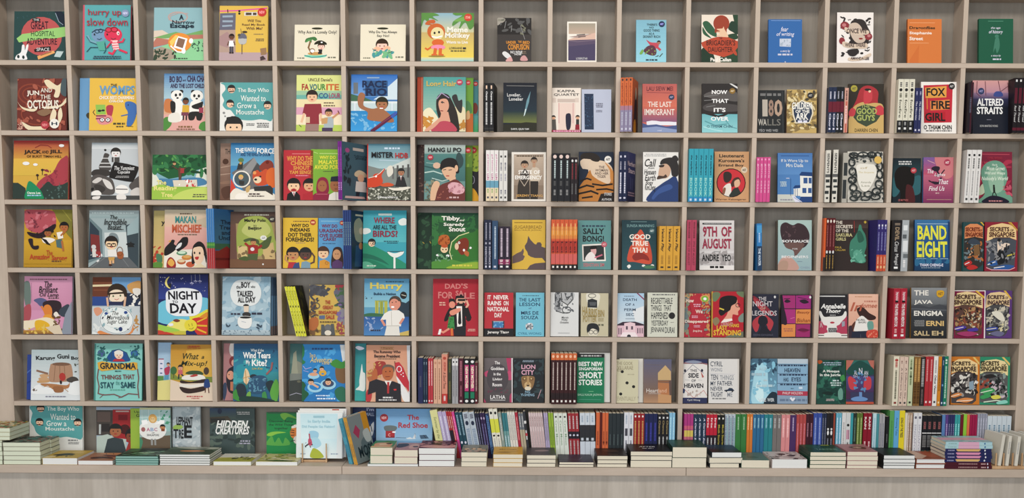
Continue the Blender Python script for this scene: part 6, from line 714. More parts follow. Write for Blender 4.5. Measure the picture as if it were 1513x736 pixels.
G(NB, '{} crimson spine from the upright beside the crimson capitals paperback', 538, 606, 2, 143, 494, 'b0405a', 'd 7a2a3a 4 36 .3 .7;T 6a2030 42 90 9TH OF AUGUST', yaw=-6, front='3a1f26', group='crimson spines beside the crimson capitals')
G(NB, 'small blue spine leaning alone against the upright', 1034, 1070, 1, 168, 494, '2f7ab8', 'r 4a9ad0 4 20;r 1f3a5a 48 100;Tb cde 52 90 THE WATER;d ace 20 40', roll=-2.0, w=.11)
C(1193, 295)
G(NB, 'orange spine hard against the upright beside the seated figure paperback', 100, 120, 1, 130, 494, 'cf5a2c', 'r 332a28 74 100')
G(NB, '{} dark red and black spine beside the seated figure paperback', 121, 186, 3, 130, 494, '5a1c20', 'r 26201e 62 100;e e6dcd0 6 3;e ddd 64 3;d a66 14 54 .4 .6;d c9a050 70 96 .4 .6', group='dark red and black spines beside the seated figure')
G(NB, '{} purple and orange spine past the seated figure paperback', 478, 552, 3, 142, 494, '3a3270', 'r cf5a3c 68 100;q dde 11;q 99c 16;d 88b 24 60;d eb9 72 86;e e9c090 92 3', yaw=10, w=.112, group='purple and orange spines past the seated figure')
G(NB, 'black spine with bronze lettering beside the huge yellow capitals paperback', 586, 648, 1, 144, 494, '222022', 'd 8a7a6a 6 10 .2 .8;Tb a08a70 14 40 DEVIL;Ti ccc 42 62 Circus;T ccc 66 88 Mangal;q eee 93')
G(NB, 'silver streaked spine beside the huge yellow capitals paperback', 650, 698, 1, 144, 494, 'aab0b4', 'r e0e4e6 10 20 .2 .8;r 5a6064 28 36 .1 .7;r dde0e2 40 62 .2 .9;r 6a7074 66 74 .3 1;d e6e6e6 78 92')
C(300, 395)
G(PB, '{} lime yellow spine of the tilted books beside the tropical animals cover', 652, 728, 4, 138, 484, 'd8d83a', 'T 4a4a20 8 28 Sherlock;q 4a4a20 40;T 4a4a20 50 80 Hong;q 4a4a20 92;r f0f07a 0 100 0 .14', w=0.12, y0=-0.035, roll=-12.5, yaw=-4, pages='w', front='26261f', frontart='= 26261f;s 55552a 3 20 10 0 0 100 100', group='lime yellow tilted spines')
C(1193, 395)
G(NB, '{} red spine with white lettering beside the five line capitals paperback', 590, 688, 2, 148, 500, 'a82a3a', 'r c05060 6 24 .2 .8;T eee 8 24 Impractical;q 1d1d1d 26;Tb e6dede 30 76 THE PAPER MENTOR;d e0b0b0 80 88;q eee 93', yaw=5, w=.118, group='red spines beside the five line capitals')
C(600, 495)
G(NB, 'dark navy spine hard against the upright in the row of mixed spines', 84, 120, 1, 160, 470, '262c54', 'd 556 40 64')
G(NB, '{} slim blue black spine in the row of mixed spines under the red hugging couple', 121, 152, 2, 165, 470, '1f3044', 'd 9ab 8 14;d 678 30 80 .4 .6;q bcd 94', group='slim blue black spines')
G(NB, '{} red spine in the row of mixed spines under the red hugging couple', 155, 190, 2, 164, 470, 'bc3a44', 'd f0c8c8 6 60 .3 .7;e edd 94 2', group='red spines among the mixed spines')
G(NB, '{} peach spine in the row of mixed spines under the red hugging couple', 193, 248, 2, 172, 470, 'dcac90', 'o'.replace('o', 'e') + ' c08a70 8 3;d 8a5a48 20 90 .38 .62', group='peach spines among the mixed spines')
G(NB, 'tall salmon spine standing above the row of mixed spines', 250, 291, 1, 136, 474, 'd8907a', 'e b04a3a 8 3;Tb b03a34 16 34 LEE JING JING;Ti 4a2a24 36 70 A Good Times;r bc3a34 80 100;d edd 84 94')
G(NB, 'dark olive spine beside the tall salmon spine', 293, 320, 1, 168, 470, '3a3a2a', 's'.replace('s', 'd') + ' 6a6a3a 6 30;d 7a7040 50 90')
G(NB, '{} grey spine with a white head in the row of mixed spines', 322, 365, 2, 164, 470, 'a4a4a8', 'r e0e0e0 2 16;q 222 8;d 55555a 26 84 .4 .6', group='grey spines among the mixed spines')
G(NB, 'dark maroon spine between the grey and the pink spines', 367, 402, 1, 164, 470, '4a1a28', 'd a67 6 50 .3 .7;d a67 60 84 .4 .6;q dcc 94')
G(NB, '{} black spine with a pink panel in the row of mixed spines', 404, 484, 2, 166, 470, '1c1a1e', 'e eee 7 3;r c0407a 14 72 .15 .85;Tb eec 18 66 NEW MOTHER;p'.replace(';p', '') + ';r 1f7a5a 74 88 .15 .85;e eee 94 3', group='black and pink spines')
G(NB, 'short maroon spine at the end of the row of mixed spines', 487, 508, 1, 194, 470, '5a2028', 'd caa 8 70 .35 .65;q eee 92')
G(NB, '{} dark maroon spine with an orange head beside the emerald capitals paperback', 1012, 1192, 6, 130, 476, '3a1a1c', 'r cf6a3a 0 13;e f0c0a0 6 3;d e0d0c8 18 72 .4 .62;q f0ece8 94;r 26181a 78 90 .0 1', group='maroon spines with orange heads')
C(1193, 495)
G(NB, 'cream spine with red marks at the start of the pale to green row of spines', 590, 631, 1, 150, 498, 'e0dac4', 'e b04a44 8 3;d b04a44 12 22 .3 .7;d 6a6a58 28 86 .35 .65;q 8a3a34 94', yaw=0, front='c9c4b0')
G(NB, '{} pale pink spine in the pale to green row of spines', 633, 693, 2, 154, 498, 'd8c0b0', 'd 8a6a60 8 14;T 5a4440 22 86 A Different Sky;q 444 94', group='pale pink spines')
G(NB, 'pale green spine between the pink and the brown spines', 696, 731, 1, 152, 498, 'c4cca8', 'd 6a7a54 6 22;q 44503a 24;d 6a7a54 30 58;q 44503a 40;q 333 93')
G(NB, '{} gold brown spine in the pale to green row of spines', 735, 780, 2, 154, 498, '8a6638', 's'.replace('s', 'd') + ' c9a060 4 50 .2 .8;d 4a3018 52 96 .1 .9', group='gold brown spines')
G(NB, 'dark patterned spine between the brown and the red spines', 782, 811, 1, 156, 498, '2f2a28', 'd aaa 4 60 .2 .8;d 766 66 96')
G(NB, '{} red spine in the pale to green row of spines', 813, 868, 2, 152, 498, 'b03038', 'd e0a0a0 6 50 .35 .65;q edd 92', group='red spines in the pale to green row')
G(NB, 'white spine between the red and the orange spines', 870, 901, 1, 150, 498, 'e6e4e0', 'd 999 8 34;Tb 334 38 76 Other Views;q 223 92')
G(NB, 'orange spine between the white and the navy spines', 902, 926, 1, 152, 498, 'cf8428', 'd 7a4a14 20 70 .35 .65;q eda 93')
G(NB, 'navy spine between the orange and the green spines', 927, 947, 1, 152, 498, '24405a', 'd 9ab 8 18;q 7ad 58;q cde 94')
G(NB, 'green spine at the end of the pale to green row of spines', 950, 980, 1, 150, 498, '1f7a5c', 'r d8e8e0 6 10 .3 .7;r d8e8e0 12 15 .3 .7;d bdc 20 84 .35 .65;q cde 94')

# ---------------------------------------------------------------- bottom bay: books shown cover outwards behind the stacks
NB = 'paperback'  # same kind of book as the cell ones, named apart by bay only
KB = 1109 / 220
BZ = dict(z=LEDGE, y0=0.045, lean=5.0)
C(0, 590, KB)
F(PB, 'white and teal picture book with moustached faces, standing in the bottom bay', '235 615 44 222 617 433', '''= e6e6e2;b 5aa3a4 262 46 617 46 617 300 560 310 500 300 440 306 370 290 330 300 280 270 262 220 240 180 255 110;
T e6efe9 362 56 592 100 The Boy Who;T e6efe9 384 114 566 164 Wanted to;T e6efe9 354 170 500 214 Grow a;T e6efe9 346 220 556 250 Moustache;h e3b59a 222 315 72 28;l 222 8 296 90 338 88;h eec6a8 222 304 182 28;l 222 6 284 202 330 206;h eec6a8 222 580 184 28;l 222 6 560 206 600 206;h eecaa8 222 330 380 66;d 777 505 322 580 332;d 777 505 342 590 358 2''', **BZ)
F(PB, 'picture book with two children before a red shop house', '712 1095 58 720 1095 433', '''= a9bccc;r 9cb4cc 712 58 1100 80;r 4a4440 712 84 840 290;r 6a5a54 720 100 820 180;r b9c0c0 735 200 750 280;r 2f2c2c 755 195 815 260;p a32a2e 838 80 970 80 1040 160 1040 380 838 300;r 7a1c22 880 120 950 165;r b9a09a 860 88 960 100;e 4a1c1c 930 240 40 40;p b9c8c0 720 300 800 280 860 310 940 320 940 433 720 433;h a86a48 222 860 250 48;p 3a4448 775 433 800 320 850 305 915 320 945 433;h 8a4a34 222 985 290 50;p a33a34 930 433 960 340 1010 340 1040 433;b 7a3a2e 1040 250 1090 230 1095 380 1050 390''', k=.9, **BZ)
C(190, 590, KB)
F(PB, 'lime green picture book corner behind the round alphabet cover', '18 170 70 16 168 433', '= 9aba44;T 222 46 88 84 110 Up;T 222 60 114 84 138 G', t=.011, **BZ)
F(PB, 'picture book with a white circle, a little lion and children reading an alphabet', '92 325 64 84 312 433', '''= 9cb4b0;g b4d0d0 9cc4c0 84 64 325 250;r c4c9a0 90 64 325 80;l d9e6e4 3 110 80 110 300;l d9e6e4 3 160 80 160 300;l d9e6e4 3 240 80 240 300;l d9e6e4 3 90 140 320 140;s 4a9a78 3 12 14 250 90 320 190;p 6a5a48 84 300 325 280 320 433 84 433;b 4a8a6a 86 300 110 330 90 400 84 400;e f0f0ec 186 240 104 78;e d9a860 190 150 32 36;e e9c890 190 158 18 20;e 222 183 152 3 3;e 222 197 152 3 3;p fff 104 165 145 158 152 190 110 205;h c98a5c 222 262 218 20;p 8a4a2a 250 230 280 230 276 250 252 250;p fff 205 195 275 190 280 165 250 160;e a86a6a 116 236 16 18;Tb c07a94 140 222 168 250 A;Tb 9ab0d0 170 222 196 250 B;Tb c0809a 198 222 222 250 C;T 333 180 258 200 268 OF;T 333 142 272 234 288 SINGAPORE;r 9a9a98 170 310 186 360;r 9a9a98 196 310 210 360''', **dict(BZ, y0=.03))
F(PB, 'pale grey picture book with black cut out capitals and a green leaf', '328 538 56 328 535 433', '''= b9c4c8;s a4b2b8 3 40 26 330 60 535 430;s ccd4d6 5 30 20 330 60 535 430;Tbj 1d1f22 360 138 482 205 LEPHANT;Tbj 1d1f22 336 236 372 310 T;Tbj 1d1f22 378 240 412 312 RE;Tbj 1d1f22 416 205 474 308 E;b 9aba5a 332 220 360 200 395 205 408 222 380 238 340 238''', k=.5, **BZ)
F(PB, 'dark grey green picture book with white brush capitals and a shadowy creature', '606 938 68 606 940 433', '''= 3f4f4e 444;g 2f4460 4a5a54 606 68 800 150;p 4a4438 606 140 740 130 770 170 606 180;r 2a2c2a 612 150 720 190;e 222c44 680 92 16 22;s 5a6a60 3 30 30 610 190 935 370;s 2f3c3a 5 24 26 610 190 935 370;d bbb 804 96 902 118 2;Tbi eef0ee 654 165 892 225 HIDDEN;Tbi eef0ee 650 210 902 276 CREATURES;d aab 832 322 906 334;d aab 820 342 906 352''', **BZ)
C(380, 590, KB)
F(PB, 'bright green picture book with fronds and an orange tiger', '66 300 98 70 300 433', '''= 1f8a48 164;p 2f6a48 66 98 300 98 290 110 80 110;b 7aba4a 170 115 220 105 290 140 290 150 230 135 200 160;T 1d3a28 84 160 272 240 Discover Being|the Wild Things|together;b 8ac44a 70 280 100 258 160 252 215 260 150 270 100 290;b 5aaa4a 70 360 80 320 110 290 130 340 160 300 190 350 210 300 240 360;e d9803a 275 262 30 46;l 222 6 250 240 276 244;l 222 6 250 256 276 262;l 222 6 252 282 276 280;b e9e2d8 256 210 290 195 296 215 262 225;e e9e2d8 290 318 20 30;l 222 6 250 330 280 322''', k=.4, **BZ)
F(PB, 'dark blue night picture book corner behind the pillar box cover', '714 890 58 712 880 433', '''= 1f2f58;g 22305a 34507a 700 58 890 240;Tb aab4d0 822 64 878 90 I'm;Tb aab4d0 800 102 880 130 SMALL;b 33486a 705 240 760 180 820 170 860 220 880 300 700 300;b c9d0d8 830 240 860 190 876 180 870 260 850 290;l 222 6 850 200 860 250''', k=.4, **BZ)
C(570, 590, KB)
F(PB, 'wide sky blue picture book with a red pillar box and red title', '-74 345 72 -72 347 433', '''= 7fb0d8 568;g 6fa4d4 98c0e0 -74 72 345 320;Tb b03a44 158 118 246 158 The;Tb b03a44 92 176 312 220 Red Shoe;S a82f38 -14 142 30 fcc NEW;b 6a7474 -14 210 30 200 80 210 70 240 0 245;p b03034 -2 244 66 242 66 296 -2 296;r 8a2428 -2 286 66 296;T fcc 18 262 34 286 C;e fff 60 252 14 6;l 333 3 74 294 150 296;p dfe6ea 150 300 180 290 200 300 216 262 224 280 220 304 160 306;l 667 3 216 262 218 296;p 45607a 250 275 300 272 320 300 260 304;l 333 4 280 275 300 300''', **dict(BZ, y0=.03))

# the white blue cover on the small wooden easel, with copies behind it
def easel(x0, x1, ytop, ybase):
    root = bpy.data.objects.new('book_easel', None); COL.objects.link(root)
    yf = -0.135; a, b = back(px(x0), py(ybase), yf)[0], back(px(x1), py(ybase), yf)[0]
    root.location = ((a + b) / 2, yf, LEDGE)
    tag(root, 'small pine book easel with two front prongs holding the white blue cover', 'book stand'); LABELS.append(root['label'])
    hh = back(px(x0), py(ytop), yf)[1] - LEDGE
    def part(n, *box): 
        o = bx(n, *box, M_PINE); o.parent = root; o.matrix_parent_inverse = Matrix.Translation(root.location).inverted()
    for x in (a, b):
        part('prong', x - 0.002, yf, LEDGE + 0.0005, x + 0.002, yf + 0.007, LEDGE + hh)
        part('foot', x - 0.0035, yf - 0.004, LEDGE + 0.0005, x + 0.0035, yf - 0.0005, LEDGE + 0.012)
        part('side_rail', x - 0.002, yf + 0.0075, LEDGE + 0.0005, x + 0.002, -0.0035, LEDGE + 0.010)
    part('cross_bar', a + 0.0025, yf + 0.009, LEDGE + 0.0005, b - 0.0025, yf + 0.015, LEDGE + 0.009)
C(380, 590, KB)
easel(337, 515, 330, 470)
EZ = dict(z=LEDGE + 0.0115, lean=9.0, pages='w')
F(PB, 'white and pale blue picture book with a blue haired figure, held in the easel', '304 634 100 290 632 446', '''= dfe8ea e6e6e6;g c4e2ea d8eef2 330 110 600 300;g d2ecf2 e4eeee 330 298 600 446;p e4e8e8 600 100 634 100 632 446 590 446;r 9cc4d0 424 124 504 140;Tb a4ccd8 384 156 546 182 In Early India;Tb a4ccd8 340 196 580 220 Did People Go Fishing?;b 9ccae0 392 245 430 238 460 255 455 290 430 300 400 290;b a9d4e4 400 300 450 290 480 340 440 370 410 350;l b04a5a 10 392 262 396 300 388 340;b c0506a 385 300 405 300 412 345 385 345;s 333 3 10 8 362 330 412 360;b a9b43a 398 440 410 380 430 370 470 395 494 440;d 9ab 320 408 360 416;d 9ab 545 408 605 416''', y0=-0.123, **EZ)
F(PB, 'white picture book copy directly behind the easel cover', '312 640 84 300 640 446', '= e6e6e2 dde', y0=-0.106, **EZ)
F(PB, 'white picture book copy furthest back in the easel, red mark at its corner', '322 662 70 312 660 446', '= e4e2de dcd;r b5584a 560 74 610 84', y0=-0.089, **EZ)

# tilted books beside the easel
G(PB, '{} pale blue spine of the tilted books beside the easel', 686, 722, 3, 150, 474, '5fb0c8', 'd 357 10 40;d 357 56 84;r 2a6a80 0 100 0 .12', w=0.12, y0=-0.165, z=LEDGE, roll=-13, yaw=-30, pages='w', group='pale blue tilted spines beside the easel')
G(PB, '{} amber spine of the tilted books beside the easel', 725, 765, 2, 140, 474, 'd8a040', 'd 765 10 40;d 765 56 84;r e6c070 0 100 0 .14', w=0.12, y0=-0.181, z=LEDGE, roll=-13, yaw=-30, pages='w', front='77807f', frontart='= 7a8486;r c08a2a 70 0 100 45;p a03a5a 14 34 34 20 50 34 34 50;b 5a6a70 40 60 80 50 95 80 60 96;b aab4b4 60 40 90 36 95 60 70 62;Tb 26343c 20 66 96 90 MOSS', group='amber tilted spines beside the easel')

# ---------------------------------------------------------------- the long run of spines along the bottom bay
RUN_X = None
def R(label, color, w, n=1, ty=110, roll=0.0, art='', at=None, gap=GAP, y0=-0.022, group=None, **k):
    """next n spines of the run; w = width of one in the drawing, at = where its top starts (sets the run afresh)"""
    global RUN_X
    ca = math.cos(math.radians(roll)); t = w / K / scale_at(y0, .5) * ca - GAP
    if at is not None:
        xt, _ = back(px(at), py(ty), y0)
        hh = solve_h(xt, y0, LEDGE, 0, ca, py(ty)); X = xt - hh * math.sin(math.radians(roll))
        if RUN_X is None or X > RUN_X: RUN_X = X
    R0 = None
    hh = solve_h(RUN_X, y0, LEDGE, 0, ca, py(ty))
    for i in range(n):
        r = spine_book(NB, 0.122, t, hh, color, art, **k) if i == 0 else clone(R0)
        if i == 0: R0 = r
        place_spine(r, RUN_X, y0, LEDGE + 0.0004, t, 0, roll)
        lb = counted(ORD[i] + ' ' + label) if n > 1 else label
        tag(r, lb, 'book', group or (label if n > 1 else None)); LABELS.append(lb)
        RUN_X += (t + gap) / ca
C(570, 590, KB)
L1 = 'in the leaning run beside the red shoe title'
R('pale yellow spine starting the leaning run beside the pillar box cover', 'd8d89a', 56, 1, 88, -11, 'Ti 6a7a4a 14 60 Summer by the', at=327)
R('lavender spine in the leaning run next to the pale yellow one', 'b4a8cc', 31, 2, 96, -11, 'd dde 10 70')
R('red spine with a black foot in the leaning run', 'b03038', 14, 2, 94, -11, 'r 26202a 40 70;d edc 10 36')
R('scarlet spine in the leaning run before the pink one', 'c03a3a', 14, 1, 96, -11, 'd ecc 10 60')
R('hot pink spine in the leaning run', 'd04a90', 20, 1, 96, -11, 'd f9c 10 60')
R('dark teal spine with a white dot in the leaning run', '1f4454', 27, 2, 100, -10.5, 'd 8ab 6 50 .3 .7;e dde 66 3')
R('silver blue illustrated spine with a dark orb in the leaning run', 'b4c0cc', 43, 2, 100, -10, 'e 222c44 24 5;d 556 4 14 .2 .8;d 8a9ab0 36 90 .2 .8')
R('blue black spine in the leaning run after the silver blue ones', '222438', 17, 2, 106, -9.5, 'd 88a 10 70')
R('dark plum spine in the leaning run', '33244a', 19, 2, 104, -9, 'e bac 12 3;d 77a 24 80')
R('navy dotted spine in the leaning run', '26345a', 27, 1, 108, -8.5, 'd 6a9ad0 4 90 .2 .4;d 6a9ad0 6 92 .6 .8')
R('white spine with yellow patches in the leaning run', 'e0e0d4', 32, 2, 76, -8, 'e 222 8 3;r d4d84a 20 48;e 222 54 2;d aaa 60 90')
R('grey green spine in the leaning run', '8a9a94', 24, 1, 104, -7.5, 'd ccc 10 60')
R('muted teal spine in the leaning run', '6a9a9c', 20, 2, 104, -7, 'r 3a7a84 0 40;d cde 50 80')
R('white spine in the leaning run before the crimson one', 'dcdad4', 19, 3, 98, -7, 'd 999 6 60;r 555 80 90')
R('crimson spine in the leaning run', 'a8283c', 22, 1, 100, -7, 'd d99 10 60')
R('slate grey spine with a beige foot in the leaning run', '6a7078', 19, 2, 108, -6.5, 'r b4a890 36 100;d ccc 6 30')
R('black and white blotched spine in the leaning run', '33343a', 18, 1, 92, -6.5, 'r ddd 20 26;r c9c9c9 40 60 .2 .8;r b03a44 46 52')
C(760, 590, KB)
R('pale pink spine in the leaning run', 'd8c4c6', 17.5, 6, 104, -6, 'd 866 8 30;d b99 40 84', at=104)
R('pale lilac spine in the leaning run', 'b4a8c8', 16, 2, 104, -5, 'd 778 10 60')
R('lime green spine in the leaning run', '94b43e', 19, 2, 104, -4.5, 'd 5a7a2a 30 70')
R('white spine with pale green lettering in the leaning run', 'dde4da', 33, 3, 106, -4, 'q 444 8;T 7a9a7a 16 70 Crow Moon', at=288)
R('red spine with a silver bar and black waist in the leaning run', 'a03038', 27, 3, 106, -3, 'd c9c9c9 6 34;r 26202a 40 56;d bbb 60 90;e dde 48 2')
R('white spine with a black photograph in the leaning run', 'd0d8e2', 38, 3, 104, -1.5, 'r 2f2f34 26 62;r c9d0da 54 60 .2 .7;d 9ab 6 20')
R('first orange spine after the black photograph spines', 'd4693f', 28, 1, 100, 0, 'd 8a3a20 40 70', at=600)
R('dark red brown spine between the orange spines', '5a1c18', 18, 1, 98, 0, '')
R('orange spine before the charcoal spines', 'd4693f', 23, 2, 102, 0, 'd 8a3a20 40 70;e 6a2a18 64 3', group='orange spines before the charcoal spines')
R('charcoal spine in the bottom bay', '2a3236', 29, 4, 106, 0, 'd 6a7a7a 46 70 .4 .55', at=698)
R('white spine with blue grey lettering in the bottom bay', 'e0e2e8', 35, 2, 100, 0, 'd 9ab 5 24;r 4a4a54 34 50 .2 .8;d 667 60 84')
R('red spine with gold lettering in the bottom bay', '9a2428', 27, 3, 108, 0, 'q eee 6;d c9a060 16 70 .3 .7;e eed 76 2', at=890)
R('deep navy spine in the bottom bay', '1f2550', 32, 3, 108, 0, 'd 44a 20 60')
C(950, 590, KB)
R('black spine with bronze lettering in the bottom bay', '201f22', 28.5, 3, 112, 0, 'q ddd 8;T b09a6a 14 44 Chance;d ccc 50 80', at=112)
R('light blue spine before the bay upright', '8ac0e0', 22, 2, 102, 0, 'd dff 10 90 .4 .6')
R('magenta to yellow spine just past the bay upright', 'b03a80', 22.5, 3, 110, 0, 'r d0607a 26 34;r d8c060 36 50;r c06a7a 50 56;d fbd 58 84', at=310)
R('midnight blue spine with white script in the bottom bay', '24384e', 32, 3, 112, 0, 'Tib dde 8 90 A Certain Exposure')
R('scarlet and black spine in the bottom bay', 'c0243a', 27, 3, 114, 0, 'Tb edd 8 30 Iris;r 26202a 46 100;d ddd 52 90')
R('black spine with yellow lettering in the bottom bay', '1f1f1c', 29, 2, 118, 0, 'r e6e6e0 6 10 .3 .7;T c9b84a 22 70 Moth Stories')
R('pale grey patterned spine in the bottom bay', 'b9c4cc', 26, 3, 112, 0, 'd 5a6a8a 4 90 .1 .4;d 8ab0b8 8 92 .5 .9')
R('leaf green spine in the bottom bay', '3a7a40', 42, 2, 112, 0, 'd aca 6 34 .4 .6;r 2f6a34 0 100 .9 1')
R('bright orange spine in the bottom bay', 'd47a34', 22.5, 2, 112, 0, 'd fc9 6 34')
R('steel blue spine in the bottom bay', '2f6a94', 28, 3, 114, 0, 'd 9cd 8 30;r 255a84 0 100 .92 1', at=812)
R('sea teal spine in the bottom bay', '2a8088', 32, 2, 114, 0, 'd 9cd 8 30')
R('warm grey spine in the bottom bay', '76706e', 32, 2, 116, 0, 'd bbb 8 30')
R('rose pink spine in the bottom bay', 'd68a8c', 32, 2, 116, 0, 'd fcc 8 50')
C(1130, 590, KB)
R('deep purple spine in the bottom bay', '4a3060', 47, 1, 118, 0, 'd bac 6 36 .4 .6', at=185)
R('terracotta spine in the bottom bay', 'b04a48', 24, 3, 114, 0, 'd e9a 20 80 .4 .6', at=233)
R('dark wine spine in the bottom bay', '401c28', 27, 2, 110, 0, 'd a78 20 50')
R('royal blue spine in the bottom bay', '3a50a0', 32, 2, 104, 0, 'd 9ad 10 80', at=364)
R('ink blue spine in the bottom bay after the royal blue pair', '26304a', 17, 2, 106, 0, 'd 889 10 80')
R('black spine with a white face in the bottom bay', '232226', 25, 2, 104, 0, 'e eee 42 5;e eee 34 2;d 889 54 90')
R('brick red thin spine in the bottom bay', '9a4a3a', 14, 1, 104, 0, '')
R('powder blue spine in the bottom bay', '6ab0c8', 21, 2, 104, 0, 'd def 10 80', at=534)
R('white wide spine in the bottom bay', 'dcdcdc', 30, 1, 102, 0, 'd aaa 20 80', at=578)
R('white spine with pink figures in the bottom bay', 'd0d4d4', 34, 1, 102, 0, 'e 222 26 3;r c07090 36 56 .2 .45;r 9a5a7a 36 56 .55 .8;d 555 62 90')
R('teal spine beside the pink figures spine', '3a9aa4', 20, 1, 104, 0, '')
R('dark forest spine in the bottom bay', '26322c', 26, 1, 104, 0, 'd 687 10 60')
R('olive green spine in the bottom bay', '5f7434', 22, 2, 104, 0, 'd bc8 10 70')
R('crimson wide spine with white capitals in the bottom bay', '8a1a2c', 31, 2, 104, 0, 'Tb edd 8 34 RAIN;d ecc 60 86', at=738)
R('ice blue spine in the bottom bay', 'bcdce4', 28, 1, 106, 0, 'd 9bc 10 80', at=808)
R('blue green spine beside the ice blue one', '4a9098', 20, 1, 108, 0, '')
R('ash grey spine in the bottom bay', 'a4a4a8', 21, 2, 112, 0, 'd 778 20 70')
R('black slim spine before the bright green one', '1f1f22', 24, 1, 130, 0, 'd 666 40 60', at=904)
C(1293, 590, KB)
R('bright green spine in the run before the yellow spine', '5aa05a', 34, 1, 86, 0, 'd 4a8a4a 20 80', at=112)
R('sky blue spine with dark lettering beside the yellow spine', '62a8d8', 38, 1, 86, 0, 'T 35507a 14 50 Amazing Tales')
R('bright yellow spine with black lettering in the bottom bay', 'e2cf2e', 42, 1, 86, 0, 'Tb 333 14 54 SONG OF THE TREES')
R('ivory slim spine beside the yellow one', 'd8d0c0', 21, 1, 104, 0, '')
R('brown and white mottled spine in the bottom bay', 'b49a84', 18, 2, 104, 0, 'd e6dcd0 4 94 .1 .5;d 7a5a48 20 80 .6 .9')
R('tall white spine with a grey ring in the bottom bay', 'dcdee2', 31, 2, 102, 0, 'e 667 10 3;T 99a 24 90 SINGAPORE', at=290)
R('black and photograph spine above the pastel flat books', '1f2024', 36, 4, 122, 0, 'Tb a66 14 30 SUICIDE;r ddd 38 40;d 777 44 70 .1 .9;r 3f8a78 78 100 0 .6;r c98a6a 78 100 .6 1', at=356)
R('cornflower spine in the bottom bay', '5a80b4', 25, 1, 116, 0, '', at=502)
R('violet spine in the bottom bay', '5a3f80', 22, 1, 116, 0, 'd bac 20 70')
R('dark indigo spine in the bottom bay', '2f3460', 16, 3, 116, 0, 'd 99b 20 70')
R('aqua spine in the bottom bay', '3a9c9c', 20, 2, 116, 0, 'd aee 20 70')
R('oxblood spine in the bottom bay', '6a2028', 24, 1, 116, 0, 'd caa 60 90')
R('lime spine in the bottom bay', '8cc440', 26, 1, 112, 0, '', at=655)
R('coral orange spine in the bottom bay', 'd8704a', 20, 1, 116, 0, '')
R('raspberry spine in the bottom bay', '9a1f48', 19, 3, 116, 0, 'd dab 70 90')
R('lilac grey spine in the bottom bay', '9498a8', 18.5, 4, 108, 0, 'd ccd 10 60', at=763)
R('white spine with blue lettering at the end of the bottom bay', 'c9d4dc', 35.5, 5, 126, 0, 'd 6a8aa0 20 90 .3 .7', at=840)

# ---------------------------------------------------------------- stacks lying flat along the ledge
def flat(name, label, x0, x1, z, t, color, art='', depth=0.185, yf=-0.215, pages='c', spine=None, hard=False, spineout=False, spineart='', twist=0.0, group=None):
    a, b = back(px(x0), py(500), yf)[0], back(px(x1), py(500), yf)[0]
    root = bpy.data.objects.new(name, None); COL.objects.link(root); root.empty_display_size = 0.02
    if not spineout:
        cover = book_parts(root, b - a, t, depth, color, spine, pages, hard)
        if art:
            fn = lambda x, y: (x / 100, y / 100)
            fn.corners = (((0, 0), (100, 0)), ((0, 100), (100, 100)))
            front_art(cover, root, b - a, depth, parse('= %s;' % color + art), fn)
        M = Matrix.Translation((a, yf, z + t)) @ Matrix.Rotation(math.radians(-90), 4, 'X')
    else:
        bpy.data.objects.remove(root)
        root = spine_book(name, depth, t, b - a, color, spineart, None, pages, hard, art and ('= %s;' % (color) + art))
        M = Matrix.Translation((b, yf, z + t)) @ Matrix(((0, 0, -1, 0), (1, 0, 0, 0), (0, -1, 0, 0), (0, 0, 0, 1)))
    if twist:
        c = Vector(((a + b) / 2, yf + depth / 2, 0)); M = Matrix.Translation(c) @ Matrix.Rotation(math.radians(twist), 4, 'Z') @ Matrix.Translation(-c) @ M
    root.matrix_world = M
    tag(root, label, 'book', group); LABELS.append(label)
POS = {1: ['only'], 2: ['lower', 'upper'], 3: ['lowest', 'middle', 'topmost'], 4: ['lowest', 'second lowest', 'third lowest', 'topmost']}
def ST(desc, x0, x1, ys, color, art='', base=LEDGE, thick=None, **k):
    """a stack: ys = edges from its foot up to its top, in the drawing"""
    n = len(ys) - 1; z = base + 0.0005
    for i in range(n):
        t = (ys[i] - ys[i + 1]) / K / scale_at(-.215, .44)
        nm = POS[n][i] if n < 5 else (['lowest'] + ORD[1:n - 1] + ['topmost'])[i]
        lb = desc if n == 1 else f'{nm} book of the stack {desc}'
        flat(NB, lb, x0 + (i % 2) * 2, x1 + (i % 3) * 2 - 2, z, t - 0.0004, color, art if i == n - 1 else '', **k)
        z += t
    return z
C(0, 590, KB)
z = ST('of greenish page edges hard against the frame', -170, 21, [485, 452, 418, 385, 350, 316, 303], 'b4b89a', pages='g', spine='8a8a70', depth=.182)
ST('overhanging the greenish stack, patterned red and green top', -150, 84, [296, 268, 236, 204], 'c9c4a0', '''s b0483a 3 40 8 0 0 100 100;s 4a7a4a 5 30 9 0 0 100 100;s d8b040 7 24 8 0 0 100 100''', base=z, pages='g', spine='9a8a6a', depth=.182)
z = ST('of greenish page edges in front of the moustached faces', 28, 304, [485, 452, 418, 384, 350, 318], '8a8f80', 's 4a4a4c 3 40 9 0 0 60 100;s a8483a 5 24 8 30 0 100 100;s 4a7a70 7 24 9 40 0 100 100', pages='g', spine='8a7a68', depth=.1)
ST('behind the greenish stack, spines receding', 130, 388, [440, 408, 376, 344, 310, 282], '7a8a80', 's 3a3a40 3 40 9 0 0 60 100;s b0584a 5 24 8 30 0 100 100;s 4a8a80 7 24 9 40 0 100 100', pages='g', spine='7a7264', depth=.085, yf=-0.11)
ST('mustard covered flat book with a black tiger stripe, white pages', 318, 578, [490, 438], 'c9a850', 'b 26241c 10 60 40 40 70 50 60 66 30 70;b d9b868 60 10 90 20 80 40 50 30;b e0d0a0 0 80 30 74 20 96 0 96;s 4a4430 3 10 7 30 60 70 80', pages='w', depth=.182)
